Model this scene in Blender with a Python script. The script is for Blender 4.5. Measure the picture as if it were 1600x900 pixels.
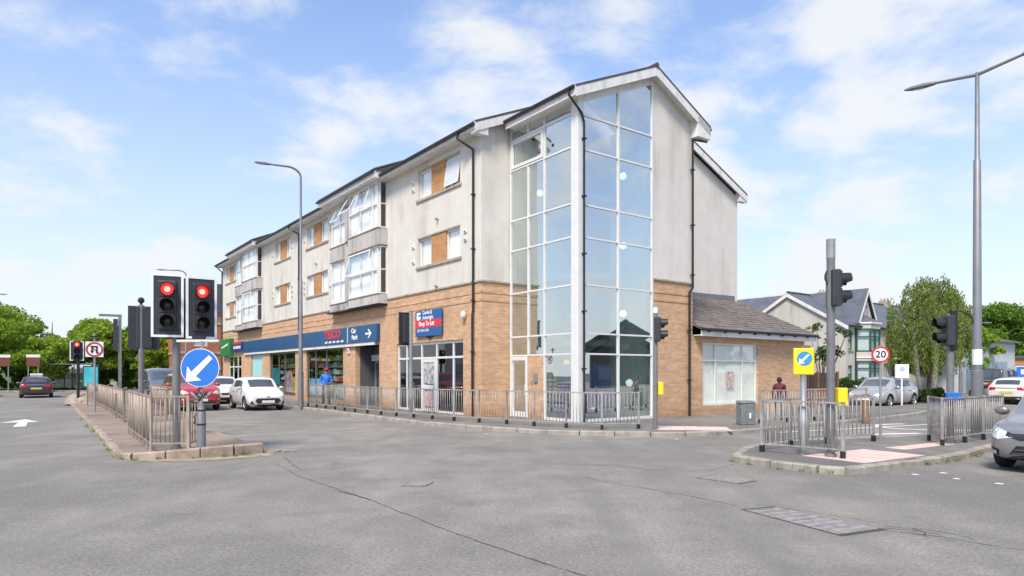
import bpy, bmesh, math, random
import numpy as np
from mathutils import Vector, Matrix
from mathutils.bvhtree import BVHTree

for o in list(bpy.data.objects):
    bpy.data.objects.remove(o)
R = math.radians
SC = bpy.context.scene
COL = SC.collection

# ------------------------------------------------------------------ camera
cd = bpy.data.cameras.new('camera')
cam = bpy.data.objects.new('camera', cd)
COL.objects.link(cam)
cam.location = (0, 0, 1.68)
cam.rotation_euler = (R(90), 0, 0)
cd.sensor_width = 36.0
cd.lens = 36.0 * 1030 / 1600
cd.shift_y = 132 / 1600
cd.clip_start = 0.1
cd.clip_end = 6000
SC.camera = cam

# ------------------------------------------------------------------ sky
SUN_EL, SUN_AZ = R(52), R(200)      # azimuth measured from +Y, clockwise
W = bpy.data.worlds.new('World')
SC.world = W
W.use_nodes = True
wt = W.node_tree
for n in list(wt.nodes):
    wt.nodes.remove(n)


def wn(t, **kw):
    n = wt.nodes.new(t)
    for k, v in kw.items():
        setattr(n, k, v)
    return n


def wmath(op, a, b=None, clamp=False):
    n = wn('ShaderNodeMath', operation=op)
    n.use_clamp = clamp
    for i, v in enumerate((a, b)):
        if v is None:
            continue
        if isinstance(v, (int, float)):
            n.inputs[i].default_value = v
        else:
            wt.links.new(v, n.inputs[i])
    return n.outputs[0]


tc = wn('ShaderNodeTexCoord')
sep = wn('ShaderNodeSeparateXYZ')
wt.links.new(tc.outputs['Generated'], sep.inputs[0])
sky = wn('ShaderNodeTexSky', sky_type='NISHITA')
sky.sun_disc = False
sky.sun_elevation = SUN_EL
sky.sun_rotation = SUN_AZ
sky.air_density = 1.0
sky.dust_density = 0.6
sky.ozone_density = 2.5
zc = wmath('MAXIMUM', sep.outputs[2], 0.0)
den = wmath('ADD', zc, 0.22)
cx = wmath('DIVIDE', sep.outputs[0], den)
cy = wmath('DIVIDE', sep.outputs[1], den)
cmb = wn('ShaderNodeCombineXYZ')
wt.links.new(cx, cmb.inputs[0])
wt.links.new(cy, cmb.inputs[1])
cmb.inputs[2].default_value = 3.1


def cnoise(scale, detail, rough, dist, off):
    mp = wn('ShaderNodeMapping')
    mp.inputs['Location'].default_value = off
    mp.inputs['Scale'].default_value = (-1, 1, 1)
    wt.links.new(cmb.outputs[0], mp.inputs[0])
    n = wn('ShaderNodeTexNoise')
    n.inputs['Scale'].default_value = scale
    n.inputs['Detail'].default_value = detail
    n.inputs['Roughness'].default_value = rough
    n.inputs['Distortion'].default_value = dist
    wt.links.new(mp.outputs[0], n.inputs['Vector'])
    return n.outputs['Fac']


n1 = cnoise(2.1, 10, 0.57, 0.15, (21.7, 12.1, 0))
n2 = cnoise(0.55, 2, 0.5, 0.0, (7.3, 1.2, 4))
nn = wmath('ADD', wmath('MULTIPLY', n1, 0.72), wmath('MULTIPLY', n2, 0.36))
cr = wn('ShaderNodeValToRGB')
cr.color_ramp.interpolation = 'EASE'
cr.color_ramp.elements[0].position = 0.52
cr.color_ramp.elements[0].color = (0, 0, 0, 1)
cr.color_ramp.elements[1].position = 0.655
cr.color_ramp.elements[1].color = (1, 1, 1, 1)
wt.links.new(nn, cr.inputs[0])
cloudf = wmath('MULTIPLY', cr.outputs[0], 0.9)
# pale haze towards the horizon, the same all the way round
hz = wmath('POWER', wmath('SUBTRACT', 1.0, zc, True), 2.6)
hz = wmath('MULTIPLY', hz, 1.05, True)
CLOUD = (7.7, 7.85, 8.0, 1)
HAZE = (7.5, 7.65, 7.75, 1)
tint = wn('ShaderNodeMix', data_type='RGBA', blend_type='MULTIPLY')
tint.inputs['Factor'].default_value = 1.0
tint.inputs[7].default_value = (1.34, 1.80, 2.25, 1)
wt.links.new(sky.outputs[0], tint.inputs[6])
m1 = wn('ShaderNodeMix', data_type='RGBA')
wt.links.new(cloudf, m1.inputs['Factor'])
wt.links.new(tint.outputs[2], m1.inputs[6])
m1.inputs[7].default_value = CLOUD
m2 = wn('ShaderNodeMix', data_type='RGBA')
wt.links.new(hz, m2.inputs['Factor'])
wt.links.new(m1.outputs[2], m2.inputs[6])
m2.inputs[7].default_value = HAZE
bg = wn('ShaderNodeBackground')
bg.inputs['Strength'].default_value = 0.094
wt.links.new(m2.outputs[2], bg.inputs['Color'])
wo = wn('ShaderNodeOutputWorld')
wt.links.new(bg.outputs[0], wo.inputs[0])

# ------------------------------------------------------------------ sun (thin cloud in front of it: soft)
sd = bpy.data.lights.new('sun', 'SUN')
sd.energy = 3.9
sd.angle = R(16)
sd.color = (1.0, 0.885, 0.74)
so = bpy.data.objects.new('sun', sd)
COL.objects.link(so)
so.location = (0, -20, 40)
sdir = Vector((math.sin(SUN_AZ) * math.cos(SUN_EL), math.cos(SUN_AZ) * math.cos(SUN_EL), math.sin(SUN_EL)))
so.rotation_euler = sdir.to_track_quat('Z', 'Y').to_euler()

SC.view_settings.view_transform = 'Standard'
SC.view_settings.look = 'None'
SC.view_settings.exposure = 0.38
SC.view_settings.gamma = 1.0
SC.view_settings.use_curve_mapping = False

# ------------------------------------------------------------------ helpers


def tag(o, label=None, cat=None, group=None, kind=None):
    if label:
        o['label'] = label
    if cat:
        o['category'] = cat
    if group:
        o['group'] = group
    if kind:
        o['kind'] = kind
    return o


def thing(name, label, cat, loc=(0, 0, 0), rz=0.0, group=None):
    o = bpy.data.objects.new(name, None)
    o.empty_display_size = 0.2
    COL.objects.link(o)
    o.location = loc
    o.rotation_euler = (0, 0, rz)
    return tag(o, label, cat, group)


def inst(name, mesh, parent=None, loc=(0, 0, 0), rot=(0, 0, 0), scale=None):
    o = bpy.data.objects.new(name, mesh)
    COL.objects.link(o)
    o.parent = parent
    o.location = loc
    o.rotation_euler = rot
    if scale:
        o.scale = scale
    return o


def copy_tree(o, parent=None):
    c = o.copy()
    COL.objects.link(c)
    c.parent = parent
    for ch in list(o.children):
        copy_tree(ch, c)
    return c


class MB:
    """collects polygons, builds one mesh"""

    def __init__(s):
        s.v = []
        s.f = []
        s.m = []

    def poly(s, pts, mi=0):
        k = len(s.v)
        s.v += [tuple(p) for p in pts]
        s.f.append(tuple(range(k, k + len(pts))))
        s.m.append(mi)
        return s

    def mesh_part(s, v, f, mi=0):
        k = len(s.v)
        s.v += [tuple(p) for p in v]
        for q in f:
            s.f.append(tuple(k + i for i in q))
            s.m.append(mi)
        return s

    def box(s, x0, x1, y0, y1, z0, z1, mi=0):
        v = [(x0, y0, z0), (x1, y0, z0), (x1, y1, z0), (x0, y1, z0), (x0, y0, z1), (x1, y0, z1), (x1, y1, z1), (x0, y1, z1)]
        f = [(0, 3, 2, 1), (4, 5, 6, 7), (0, 1, 5, 4), (1, 2, 6, 5), (2, 3, 7, 6), (3, 0, 4, 7)]
        return s.mesh_part(v, f, mi)

    def rbox(s, p0, p1, w, z0, z1, mi=0):
        """box along the ground line p0-p1, width w"""
        d = Vector((p1[0] - p0[0], p1[1] - p0[1]))
        d.normalize()
        n = Vector((-d.y, d.x)) * (w / 2)
        a = [(p0[0] + n.x, p0[1] + n.y), (p0[0] - n.x, p0[1] - n.y), (p1[0] - n.x, p1[1] - n.y), (p1[0] + n.x, p1[1] + n.y)]
        return s.prism(a, z0, z1, mi)

    def prism(s, poly, z0, z1, mi=0):
        n = len(poly)
        ar = sum(poly[i][0] * poly[(i + 1) % n][1] - poly[(i + 1) % n][0] * poly[i][1] for i in range(n))
        if ar < 0:
            poly = poly[::-1]
        v = [(p[0], p[1], z0) for p in poly] + [(p[0], p[1], z1) for p in poly]
        f = [tuple(range(n - 1, -1, -1)), tuple(range(n, 2 * n))]
        f += [(i, (i + 1) % n, n + (i + 1) % n, n + i) for i in range(n)]
        return s.mesh_part(v, f, mi)

    def extr(s, poly, vec, mi=0):
        """extrude a 3-D polygon along vec"""
        n = len(poly)
        vec = Vector(vec)
        nn = Vector((0, 0, 0))
        for i in range(n):
            nn += Vector(poly[i]).cross(Vector(poly[(i + 1) % n]))
        if nn.dot(vec) < 0:
            poly = poly[::-1]
        v = [tuple(p) for p in poly] + [tuple(Vector(p) + vec) for p in poly]
        f = [tuple(range(n - 1, -1, -1)), tuple(range(n, 2 * n))]
        f += [(i, (i + 1) % n, n + (i + 1) % n, n + i) for i in range(n)]
        return s.mesh_part(v, f, mi)

    def tube(s, pts, r, n=8, mi=0, caps=True):
        pts = [Vector(p) for p in pts]
        rs = r if isinstance(r, (list, tuple)) else [r] * len(pts)
        k = len(s.v)
        t0 = (pts[1] - pts[0]).normalized()
        up = Vector((0, 0, 1)) if abs(t0.z) < 0.9 else Vector((1, 0, 0))
        nx = t0.cross(up).normalized()
        for i, p in enumerate(pts):
            if i == 0:
                t = pts[1] - pts[0]
            elif i == len(pts) - 1:
                t = pts[-1] - pts[-2]
            else:
                t = (pts[i + 1] - pts[i]).normalized() + (pts[i] - pts[i - 1]).normalized()
            t.normalize()
            nx = (nx - t * nx.dot(t)).normalized()
            ny = t.cross(nx)
            for j in range(n):
                a = 2 * math.pi * j / n
                s.v.append(tuple(p + (nx * math.cos(a) + ny * math.sin(a)) * rs[i]))
        for i in range(len(pts) - 1):
            for j in range(n):
                s.f.append((k + i * n + j, k + i * n + (j + 1) % n, k + (i + 1) * n + (j + 1) % n, k + (i + 1) * n + j))
                s.m.append(mi)
        if caps:
            s.f.append(tuple(k + j for j in range(n - 1, -1, -1)))
            s.m.append(mi)
            e = k + (len(pts) - 1) * n
            s.f.append(tuple(e + j for j in range(n)))
            s.m.append(mi)
        return s

    def disc(s, c, r, nrm, n=28, mi=0, thick=0.0):
        c = Vector(c)
        nv = Vector(nrm).normalized()
        up = Vector((0, 0, 1)) if abs(nv.z) < 0.9 else Vector((1, 0, 0))
        ax = up.cross(nv).normalized()
        ay = nv.cross(ax)
        ring = [c + (ax * math.cos(2 * math.pi * i / n) + ay * math.sin(2 * math.pi * i / n)) * r for i in range(n)]
        if thick:
            return s.extr([tuple(p) for p in ring], nv * thick, mi)
        return s.poly(ring, mi)

    def sphere(s, c, r, nu=14, nv=9, mi=0, sc=(1, 1, 1)):
        k = len(s.v)
        for i in range(nv + 1):
            th = math.pi * i / nv
            for j in range(nu):
                ph = 2 * math.pi * j / nu
                s.v.append((c[0] + r * sc[0] * math.sin(th) * math.cos(ph), c[1] + r * sc[1] * math.sin(th) * math.sin(ph), c[2] + r * sc[2] * math.cos(th)))
        for i in range(nv):
            for j in range(nu):
                q = (k + i * nu + j, k + (i + 1) * nu + j, k + (i + 1) * nu + (j + 1) % nu, k + i * nu + (j + 1) % nu)
                s.f.append(q)
                s.m.append(mi)
        return s

    def mesh(s, name, mats, smooth=False):
        me = bpy.data.meshes.new(name)
        me.from_pydata(s.v, [], s.f)
        for m in (mats if isinstance(mats, (list, tuple)) else [mats]):
            me.materials.append(m)
        me.polygons.foreach_set('material_index', s.m)
        if smooth:
            me.polygons.foreach_set('use_smooth', [True] * len(s.f))
        me.update()
        return me

    def build(s, name, mats, parent=None, loc=(0, 0, 0), rz=0.0, smooth=False, bevel=0.0):
        o = inst(name, s.mesh(name, mats, smooth), parent, loc, (0, 0, rz))
        if smooth:
            try:
                o.data.set_sharp_from_angle(angle=R(40))
            except Exception:
                pass
        if bevel:
            md = o.modifiers.new('bevel', 'BEVEL')
            md.width = bevel
            md.segments = 2
            md.limit_method = 'ANGLE'
            md.angle_limit = R(50)
        return o


def text_mesh(body, size, mat, depth=0.004, align='CENTER', bold=0.0, sx=1.0):
    """lettering as a mesh in the XZ plane, facing -Y, origin at the centre"""
    cu = bpy.data.curves.new('lettering', 'FONT')
    cu.body = body
    cu.size = size
    cu.align_x = align
    cu.align_y = 'CENTER'
    cu.extrude = depth
    cu.offset = bold
    to = bpy.data.objects.new('tmp_text', cu)
    COL.objects.link(to)
    dg = bpy.context.evaluated_depsgraph_get()
    me = bpy.data.meshes.new_from_object(to.evaluated_get(dg))
    bpy.data.objects.remove(to)
    me.transform(Matrix.Rotation(R(90), 4, 'X') @ Matrix.Diagonal((sx, 1, 1, 1)))
    me.materials.clear()
    me.materials.append(mat)
    return me
# ------------------------------------------------------------------ materials
MATS = {}


def nt_new(name):
    m = bpy.data.materials.new(name)
    m.use_nodes = True
    nt = m.node_tree
    b = nt.nodes['Principled BSDF']
    return m, nt, b


def lk(nt, a, b):
    nt.links.new(a, b)


def nd(nt, t, **kw):
    n = nt.nodes.new(t)
    for k, v in kw.items():
        setattr(n, k, v)
    return n


def noise(nt, scale, detail=4, rough=0.55, vec=None, dist=0.0):
    n = nd(nt, 'ShaderNodeTexNoise')
    n.inputs['Scale'].default_value = scale
    n.inputs['Detail'].default_value = detail
    n.inputs['Roughness'].default_value = rough
    n.inputs['Distortion'].default_value = dist
    if vec is not None:
        lk(nt, vec, n.inputs['Vector'])
    return n.outputs['Fac']


def ramp(nt, fac, p0, p1, c0=(0, 0, 0, 1), c1=(1, 1, 1, 1)):
    n = nd(nt, 'ShaderNodeValToRGB')
    n.color_ramp.elements[0].position = p0
    n.color_ramp.elements[1].position = p1
    n.color_ramp.elements[0].color = c0
    n.color_ramp.elements[1].color = c1
    lk(nt, fac, n.inputs[0])
    return n.outputs[0]


def mixc(nt, fac, a, b, mode='MIX'):
    n = nd(nt, 'ShaderNodeMix', data_type='RGBA', blend_type=mode)
    for sock, v in (('Factor', fac), (6, a), (7, b)):
        s = n.inputs[sock]
        if isinstance(v, (int, float)):
            s.default_value = v
        elif isinstance(v, tuple):
            s.default_value = v if len(v) == 4 else v + (1,)
        else:
            lk(nt, v, s)
    return n.outputs[2]


def objco(nt, scale=(1, 1, 1), world=False):
    if world:
        g = nd(nt, 'ShaderNodeNewGeometry').outputs['Position']
    else:
        g = nd(nt, 'ShaderNodeTexCoord').outputs['Object']
    mp = nd(nt, 'ShaderNodeMapping')
    mp.inputs['Scale'].default_value = scale
    lk(nt, g, mp.inputs[0])
    return mp.outputs[0]


def bump(nt, b, h, strength=0.3, dist=0.02):
    n = nd(nt, 'ShaderNodeBump')
    n.inputs['Strength'].default_value = strength
    n.inputs['Distance'].default_value = dist
    lk(nt, h, n.inputs['Height'])
    lk(nt, n.outputs[0], b.inputs['Normal'])


def simple(name, col, rough=0.5, metal=0.0, var=0.12, sc=6.0, bmp=0.0, spec=0.5, coat=0.0, dirt=None):
    """plain surface with a little uneven colour"""
    if name in MATS:
        return MATS[name]
    m, nt, b = nt_new(name)
    co = objco(nt, world=True)
    f = noise(nt, sc, 5, 0.6, co)
    lo = tuple(c * (1 - var) for c in col) + (1,)
    hi = tuple(min(1, c * (1 + var)) for c in col) + (1,)
    c = ramp(nt, f, 0.3, 0.7, lo, hi)
    if dirt:
        f2 = noise(nt, 1.7, 6, 0.65, objco(nt, (1.6, 1.6, 0.5), world=True))
        c = mixc(nt, ramp(nt, f2, 0.5, 0.75), c, dirt)
    lk(nt, c, b.inputs['Base Color'])
    b.inputs['Roughness'].default_value = rough
    b.inputs['Metallic'].default_value = metal
    b.inputs['Specular IOR Level'].default_value = spec
    b.inputs['Coat Weight'].default_value = coat
    b.inputs['Coat Roughness'].default_value = 0.05
    if bmp:
        bump(nt, b, noise(nt, sc * 12, 4, 0.6, co), bmp, 0.01)
    MATS[name] = m
    return m


def emit(name, col, strength):
    m, nt, b = nt_new(name)
    b.inputs['Base Color'].default_value = col + (1,)
    b.inputs['Emission Color'].default_value = col + (1,)
    b.inputs['Emission Strength'].default_value = strength
    MATS[name] = m
    return m


def asphalt(name, base, warm, scale=1.0, patchy=0.25):
    m, nt, b = nt_new(name)
    co = objco(nt, world=True)
    big = noise(nt, 0.16, 5, 0.6, co, 0.4)
    mid = noise(nt, 1.1, 6, 0.62, co, 0.3)
    streak = noise(nt, 1.0, 5, 0.6, objco(nt, (0.9, 0.4, 1), world=True))
    fine = noise(nt, 95, 3, 0.7, co)
    gr = noise(nt, 26, 4, 0.75, co)
    c = ramp(nt, big, 0.32, 0.68, tuple(v * (1 - patchy) for v in base) + (1,), tuple(v * (1 + patchy * .6) for v in warm) + (1,))
    c = mixc(nt, ramp(nt, mid, 0.40, 0.72), c, tuple(v * (1 - patchy * .9) for v in base))
    c = mixc(nt, ramp(nt, streak, 0.48, 0.75, (0, 0, 0, 1), (.5, .5, .5, 1)), c, tuple(min(1, v * 1.22) for v in warm))
    sp = ramp(nt, fine, 0.33, 0.68, (0.48, 0.48, 0.48, 1), (1.48, 1.46, 1.42, 1))
    c = mixc(nt, 0.85, c, sp, 'MULTIPLY')
    sp2 = ramp(nt, gr, 0.32, 0.68, (0.60, 0.60, 0.61, 1), (1.36, 1.36, 1.33, 1))
    c = mixc(nt, 0.9, c, sp2, 'MULTIPLY')
    blot = noise(nt, 0.8, 8, 0.74, co, 0.5)
    c = mixc(nt, ramp(nt, blot, 0.50, 0.72, (0, 0, 0, 1), (.55, .55, .55, 1)), c, tuple(v * .66 for v in base))
    lane = noise(nt, 1.0, 4, 0.55, objco(nt, (0.45, 0.35, 1), world=True), 0.4)
    c = mixc(nt, ramp(nt, lane, 0.52, 0.7, (0, 0, 0, 1), (.25, .25, .25, 1)), c, tuple(min(1, v * 1.2) for v in warm))
    tm = nd(nt, 'ShaderNodeMapping')
    tm.inputs['Rotation'].default_value = (0, 0, R(-36.6))
    tm.inputs['Scale'].default_value = (1.15, 0.07, 1)
    lk(nt, nd(nt, 'ShaderNodeNewGeometry').outputs['Position'], tm.inputs[0])
    trk = noise(nt, 1.0, 3, 0.5, tm.outputs[0], 0.15)
    c = mixc(nt, ramp(nt, trk, 0.50, 0.66, (0, 0, 0, 1), (.42, .42, .42, 1)), c, tuple(v * .7 for v in base))
    # scattered dark pits and pale chips
    vo = nd(nt, 'ShaderNodeTexVoronoi')
    vo.inputs['Scale'].default_value = 9
    lk(nt, co, vo.inputs['Vector'])
    pit = ramp(nt, vo.outputs['Distance'], 0.05, 0.12, (1, 1, 1, 1), (0, 0, 0, 1))
    pf = mixc(nt, 1.0, pit, ramp(nt, noise(nt, 2.3, 3, .5, co), 0.52, 0.62), 'MULTIPLY')
    c = mixc(nt, pf, c, tuple(v * 0.35 for v in base))
    lk(nt, c, b.inputs['Base Color'])
    b.inputs['Roughness'].default_value = 0.88
    b.inputs['Specular IOR Level'].default_value = 0.3
    bump(nt, b, mixc(nt, 0.5, fine, gr), 0.5, 0.012)
    MATS[name] = m
    return m


def brick(name, c1, c2, mortar, bw=0.225, rh=0.075, ms=0.012):
    m, nt, b = nt_new(name)
    tcn = nd(nt, 'ShaderNodeTexCoord').outputs['Object']
    sp = nd(nt, 'ShaderNodeSeparateXYZ')
    lk(nt, tcn, sp.inputs[0])
    ad = nd(nt, 'ShaderNodeMath', operation='ADD')
    lk(nt, sp.outputs[0], ad.inputs[0])
    lk(nt, sp.outputs[1], ad.inputs[1])
    cb = nd(nt, 'ShaderNodeCombineXYZ')
    lk(nt, ad.outputs[0], cb.inputs[0])
    lk(nt, sp.outputs[2], cb.inputs[1])
    br = nd(nt, 'ShaderNodeTexBrick')
    br.inputs['Scale'].default_value = 1.0
    br.inputs['Brick Width'].default_value = bw
    br.inputs['Row Height'].default_value = rh
    br.inputs['Mortar Size'].default_value = ms
    br.inputs['Mortar Smooth'].default_value = 0.2
    br.inputs['Color1'].default_value = c1 + (1,)
    br.inputs['Color2'].default_value = c2 + (1,)
    br.inputs['Mortar'].default_value = mortar + (1,)
    br.inputs['Bias'].default_value = -0.1
    lk(nt, cb.outputs[0], br.inputs['Vector'])
    # uneven rows: some bricks run dark, whole courses slightly different
    mp = nd(nt, 'ShaderNodeMapping')
    mp.inputs['Scale'].default_value = (1.6, 9.0, 1)
    lk(nt, cb.outputs[0], mp.inputs[0])
    rows = noise(nt, 1.0, 4, 0.7, mp.outputs[0])
    c = mixc(nt, 0.8, br.outputs['Color'], ramp(nt, rows, 0.32, 0.68, (0.74, 0.70, 0.66, 1), (1.16, 1.14, 1.12, 1)), 'MULTIPLY')
    stain = noise(nt, 0.55, 6, 0.65, tcn)
    c = mixc(nt, ramp(nt, stain, 0.52, 0.8, (0, 0, 0, 1), (.55, .55, .55, 1)), c, tuple(v * .55 for v in c1))
    # splash dirt along the foot of the wall
    zt = nd(nt, 'ShaderNodeMath', operation='MULTIPLY_ADD')
    lk(nt, sp.outputs[2], zt.inputs[0])
    zt.inputs[1].default_value = -0.9
    zt.inputs[2].default_value = 0.75
    ft = nd(nt, 'ShaderNodeMath', operation='ADD')
    ft.use_clamp = True
    lk(nt, zt.outputs[0], ft.inputs[0])
    zn = nd(nt, 'ShaderNodeMath', operation='MULTIPLY_ADD')
    lk(nt, noise(nt, 2.2, 5, .7, tcn), zn.inputs[0])
    zn.inputs[1].default_value = 1.3
    zn.inputs[2].default_value = -0.85
    lk(nt, zn.outputs[0], ft.inputs[1])
    c = mixc(nt, ft.outputs[0], c, tuple(v * .5 for v in c1))
    lk(nt, c, b.inputs['Base Color'])
    b.inputs['Roughness'].default_value = 0.85
    b.inputs['Specular IOR Level'].default_value = 0.25
    bump(nt, b, br.outputs['Fac'], -0.5, 0.008)
    MATS[name] = m
    return m


def render_mat(name, col, dirt, amount=0.6, seed=0.0):
    """weathered sprayed render: run-down streaks and grey blooms"""
    m, nt, b = nt_new(name)
    tcn = nd(nt, 'ShaderNodeTexCoord').outputs['Object']

    def mapped(sc):
        mp = nd(nt, 'ShaderNodeMapping')
        mp.inputs['Scale'].default_value = sc
        mp.inputs['Location'].default_value = (seed, seed * 1.7, 0)
        lk(nt, tcn, mp.inputs[0])
        return mp.outputs[0]
    streak = noise(nt, 1.0, 7, 0.62, mapped((1.9, 1.9, 0.15)))
    bloom = noise(nt, 0.42, 6, 0.6, mapped((1, 1, 0.7)), 0.5)
    fine = noise(nt, 46, 4, 0.7, tcn)
    mott = noise(nt, 1.6, 6, 0.65, mapped((1, 1, 1)))
    c = ramp(nt, mott, 0.3, 0.7, tuple(v * .93 for v in col) + (1,), tuple(min(1, v * 1.04) for v in col) + (1,))
    k = amount
    c = mixc(nt, ramp(nt, bloom, 0.46, 0.80, (0, 0, 0, 1), (k * .7, k * .7, k * .7, 1)), c, dirt)
    fs = mixc(nt, 1.0, ramp(nt, streak, 0.48, 0.66), ramp(nt, bloom, 0.35, 0.6), 'MULTIPLY')
    fs = mixc(nt, 1.0, fs, (k, k, k), 'MULTIPLY')
    c = mixc(nt, fs, c, tuple(v * .88 for v in dirt))
    c = mixc(nt, 0.5, c, ramp(nt, fine, .3, .7, (.9, .9, .9, 1), (1.06, 1.06, 1.06, 1)), 'MULTIPLY')
    lk(nt, c, b.inputs['Base Color'])
    b.inputs['Roughness'].default_value = 0.9
    b.inputs['Specular IOR Level'].default_value = 0.2
    bump(nt, b, fine, 0.25, 0.006)
    MATS[name] = m
    return m


def glass(name, tint, refl=0.2, rough=0.0, wav=0.0):
    m, nt, b = nt_new(name)
    nt.nodes.remove(b)
    out = nt.nodes['Material Output']
    tr = nd(nt, 'ShaderNodeBsdfTransparent')
    tr.inputs[0].default_value = tint + (1,)
    gl = nd(nt, 'ShaderNodeBsdfGlossy')
    gl.inputs['Color'].default_value = (0.93, 0.97, 0.98, 1)
    gl.inputs['Roughness'].default_value = rough
    fr = nd(nt, 'ShaderNodeFresnel')
    bf = nd(nt, 'ShaderNodeNewGeometry').outputs['Backfacing']
    io = nd(nt, 'ShaderNodeMath', operation='MULTIPLY_ADD')
    lk(nt, bf, io.inputs[0])
    io.inputs[1].default_value = 1 / 1.5 - 1.5
    io.inputs[2].default_value = 1.5
    lk(nt, io.outputs[0], fr.inputs['IOR'])
    ma = nd(nt, 'ShaderNodeMath', operation='MULTIPLY_ADD')
    ma.use_clamp = True
    lk(nt, fr.outputs[0], ma.inputs[0])
    ma.inputs[1].default_value = 1.2
    ma.inputs[2].default_value = refl
    if wav:
        bn = nd(nt, 'ShaderNodeBump')
        bn.inputs['Strength'].default_value = wav
        bn.inputs['Distance'].default_value = 0.05
        lk(nt, noise(nt, 0.8, 2, .5, objco(nt, world=True)), bn.inputs['Height'])
        lk(nt, bn.outputs[0], gl.inputs['Normal'])
    mx = nd(nt, 'ShaderNodeMixShader')
    lk(nt, ma.outputs[0], mx.inputs[0])
    lk(nt, tr.outputs[0], mx.inputs[1])
    lk(nt, gl.outputs[0], mx.inputs[2])
    lk(nt, mx.outputs[0], out.inputs[0])
    MATS[name] = m
    return m


def leaf(name, c0, c1, c2):
    m, nt, b = nt_new(name)
    co = objco(nt, world=True)
    f = noise(nt, 0.7, 3, 0.6, co)
    f2 = noise(nt, 7.0, 3, 0.7, co)
    c = ramp(nt, f, 0.35, 0.68, c0 + (1,), c1 + (1,))
    c = mixc(nt, ramp(nt, f2, 0.45, 0.75), c, c2)
    out = nt.nodes['Material Output']
    lk(nt, c, b.inputs['Base Color'])
    b.inputs['Roughness'].default_value = 0.55
    b.inputs['Specular IOR Level'].default_value = 0.3
    tl = nd(nt, 'ShaderNodeBsdfTranslucent')
    lk(nt, mixc(nt, 1.0, c, (1.1, 1.25, 0.6), 'MULTIPLY'), tl.inputs[0])
    mx = nd(nt, 'ShaderNodeMixShader')
    mx.inputs[0].default_value = 0.45
    lk(nt, b.outputs[0], mx.inputs[1])
    lk(nt, tl.outputs[0], mx.inputs[2])
    lk(nt, mx.outputs[0], out.inputs[0])
    MATS[name] = m
    return m


M_ROAD = asphalt('weathered_asphalt', (0.245, 0.233, 0.214), (0.28, 0.261, 0.234), patchy=.30)
M_PAVE = asphalt('pavement_asphalt', (0.19, 0.182, 0.172), (0.23, 0.217, 0.20), patchy=.3)
M_ISLE = asphalt('worn_paving', (0.25, 0.205, 0.17), (0.33, 0.265, 0.215), patchy=.3)
M_GRASS = simple('grass_ground', (0.07, 0.11, 0.03), 0.95, var=0.4, sc=1.4, bmp=0.3)
M_KERB = simple('kerb_concrete', (0.33, 0.30, 0.26), 0.9, var=0.28, sc=3.0, bmp=0.3, dirt=(0.16, 0.14, 0.115))
M_KERBB = simple('kerb_concrete_warm', (0.33, 0.265, 0.205), 0.9, var=0.35, sc=3.0, bmp=0.3, dirt=(0.15, 0.115, 0.085))
M_TACT = simple('tactile_pink', (0.66, 0.50, 0.44), 0.85, var=0.16, sc=2.5, bmp=0.3)
M_WHITEPAINT = simple('road_paint', (0.66, 0.65, 0.62), 0.8, var=0.2, sc=5)
M_CRACK = simple('crack_dirt', (0.06, 0.056, 0.05), 0.95)
M_IRON = simple('cover_iron', (0.28, 0.26, 0.25), 0.7, metal=0.1, var=0.3, sc=9)
M_PATCH = asphalt('patch_asphalt', (0.185, 0.18, 0.172), (0.215, 0.207, 0.195), patchy=.3)

M_BRICK = brick('buff_brick', (0.56, 0.325, 0.178), (0.68, 0.43, 0.25), (0.52, 0.405, 0.30))
M_ORANGE = brick('orange_panel_brick', (0.50, 0.245, 0.095), (0.58, 0.30, 0.13), (0.40, 0.26, 0.15))
M_REDBRICK = brick('red_brick', (0.36, 0.10, 0.05), (0.46, 0.15, 0.075), (0.36, 0.27, 0.21))
M_REND = render_mat('weathered_render', (0.675, 0.643, 0.585), (0.42, 0.388, 0.34), 0.5)
M_REND2 = render_mat('house_render', (0.56, 0.535, 0.48), (0.33, 0.31, 0.275), 0.5, 3.3)
M_REND3 = render_mat('bay_render', (0.52, 0.50, 0.47), (0.22, 0.205, 0.185), 0.95, 6.1)
M_CREAM = render_mat('cream_stucco', (0.66, 0.61, 0.50), (0.40, 0.36, 0.28), 0.5, 5.7)
M_STONE = simple('sandstone_sill', (0.40, 0.34, 0.26), 0.85, var=0.22, sc=4, bmp=0.2, dirt=(0.15, 0.13, 0.105))
M_WPVC = simple('white_frame', (0.70, 0.70, 0.69), 0.35, var=0.05, sc=3)
M_WBOARD = simple('white_board', (0.74, 0.73, 0.70), 0.5, var=0.08, sc=2, dirt=(0.5, 0.48, 0.44))
M_TILE = simple('dark_roof_tile', (0.075, 0.07, 0.068), 0.75, var=0.3, sc=2.2, bmp=0.3)
M_TILEB = simple('brown_roof_tile', (0.17, 0.14, 0.125), 0.8, var=0.42, sc=3.2, bmp=0.3, dirt=(0.085, 0.078, 0.07))
M_SLATE = simple('blue_slate', (0.105, 0.115, 0.14), 0.6, var=0.25, sc=1.5, bmp=0.2)
M_BLACKP = simple('black_plastic', (0.018, 0.018, 0.02), 0.4, var=0.1)
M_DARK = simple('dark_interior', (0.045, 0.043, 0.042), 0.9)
M_DGREY = simple('dark_grey_panel', (0.10, 0.105, 0.115), 0.5, var=0.1)
M_CURT = simple('net_curtain', (0.90, 0.90, 0.88), 0.9, var=0.06, sc=9)
M_BLIND = simple('grey_blind', (0.74, 0.76, 0.77), 0.9, var=0.08, sc=5)
M_GREYST = simple('galvanised_steel', (0.34, 0.345, 0.35), 0.5, metal=0.55, var=0.18, sc=5)
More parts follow.
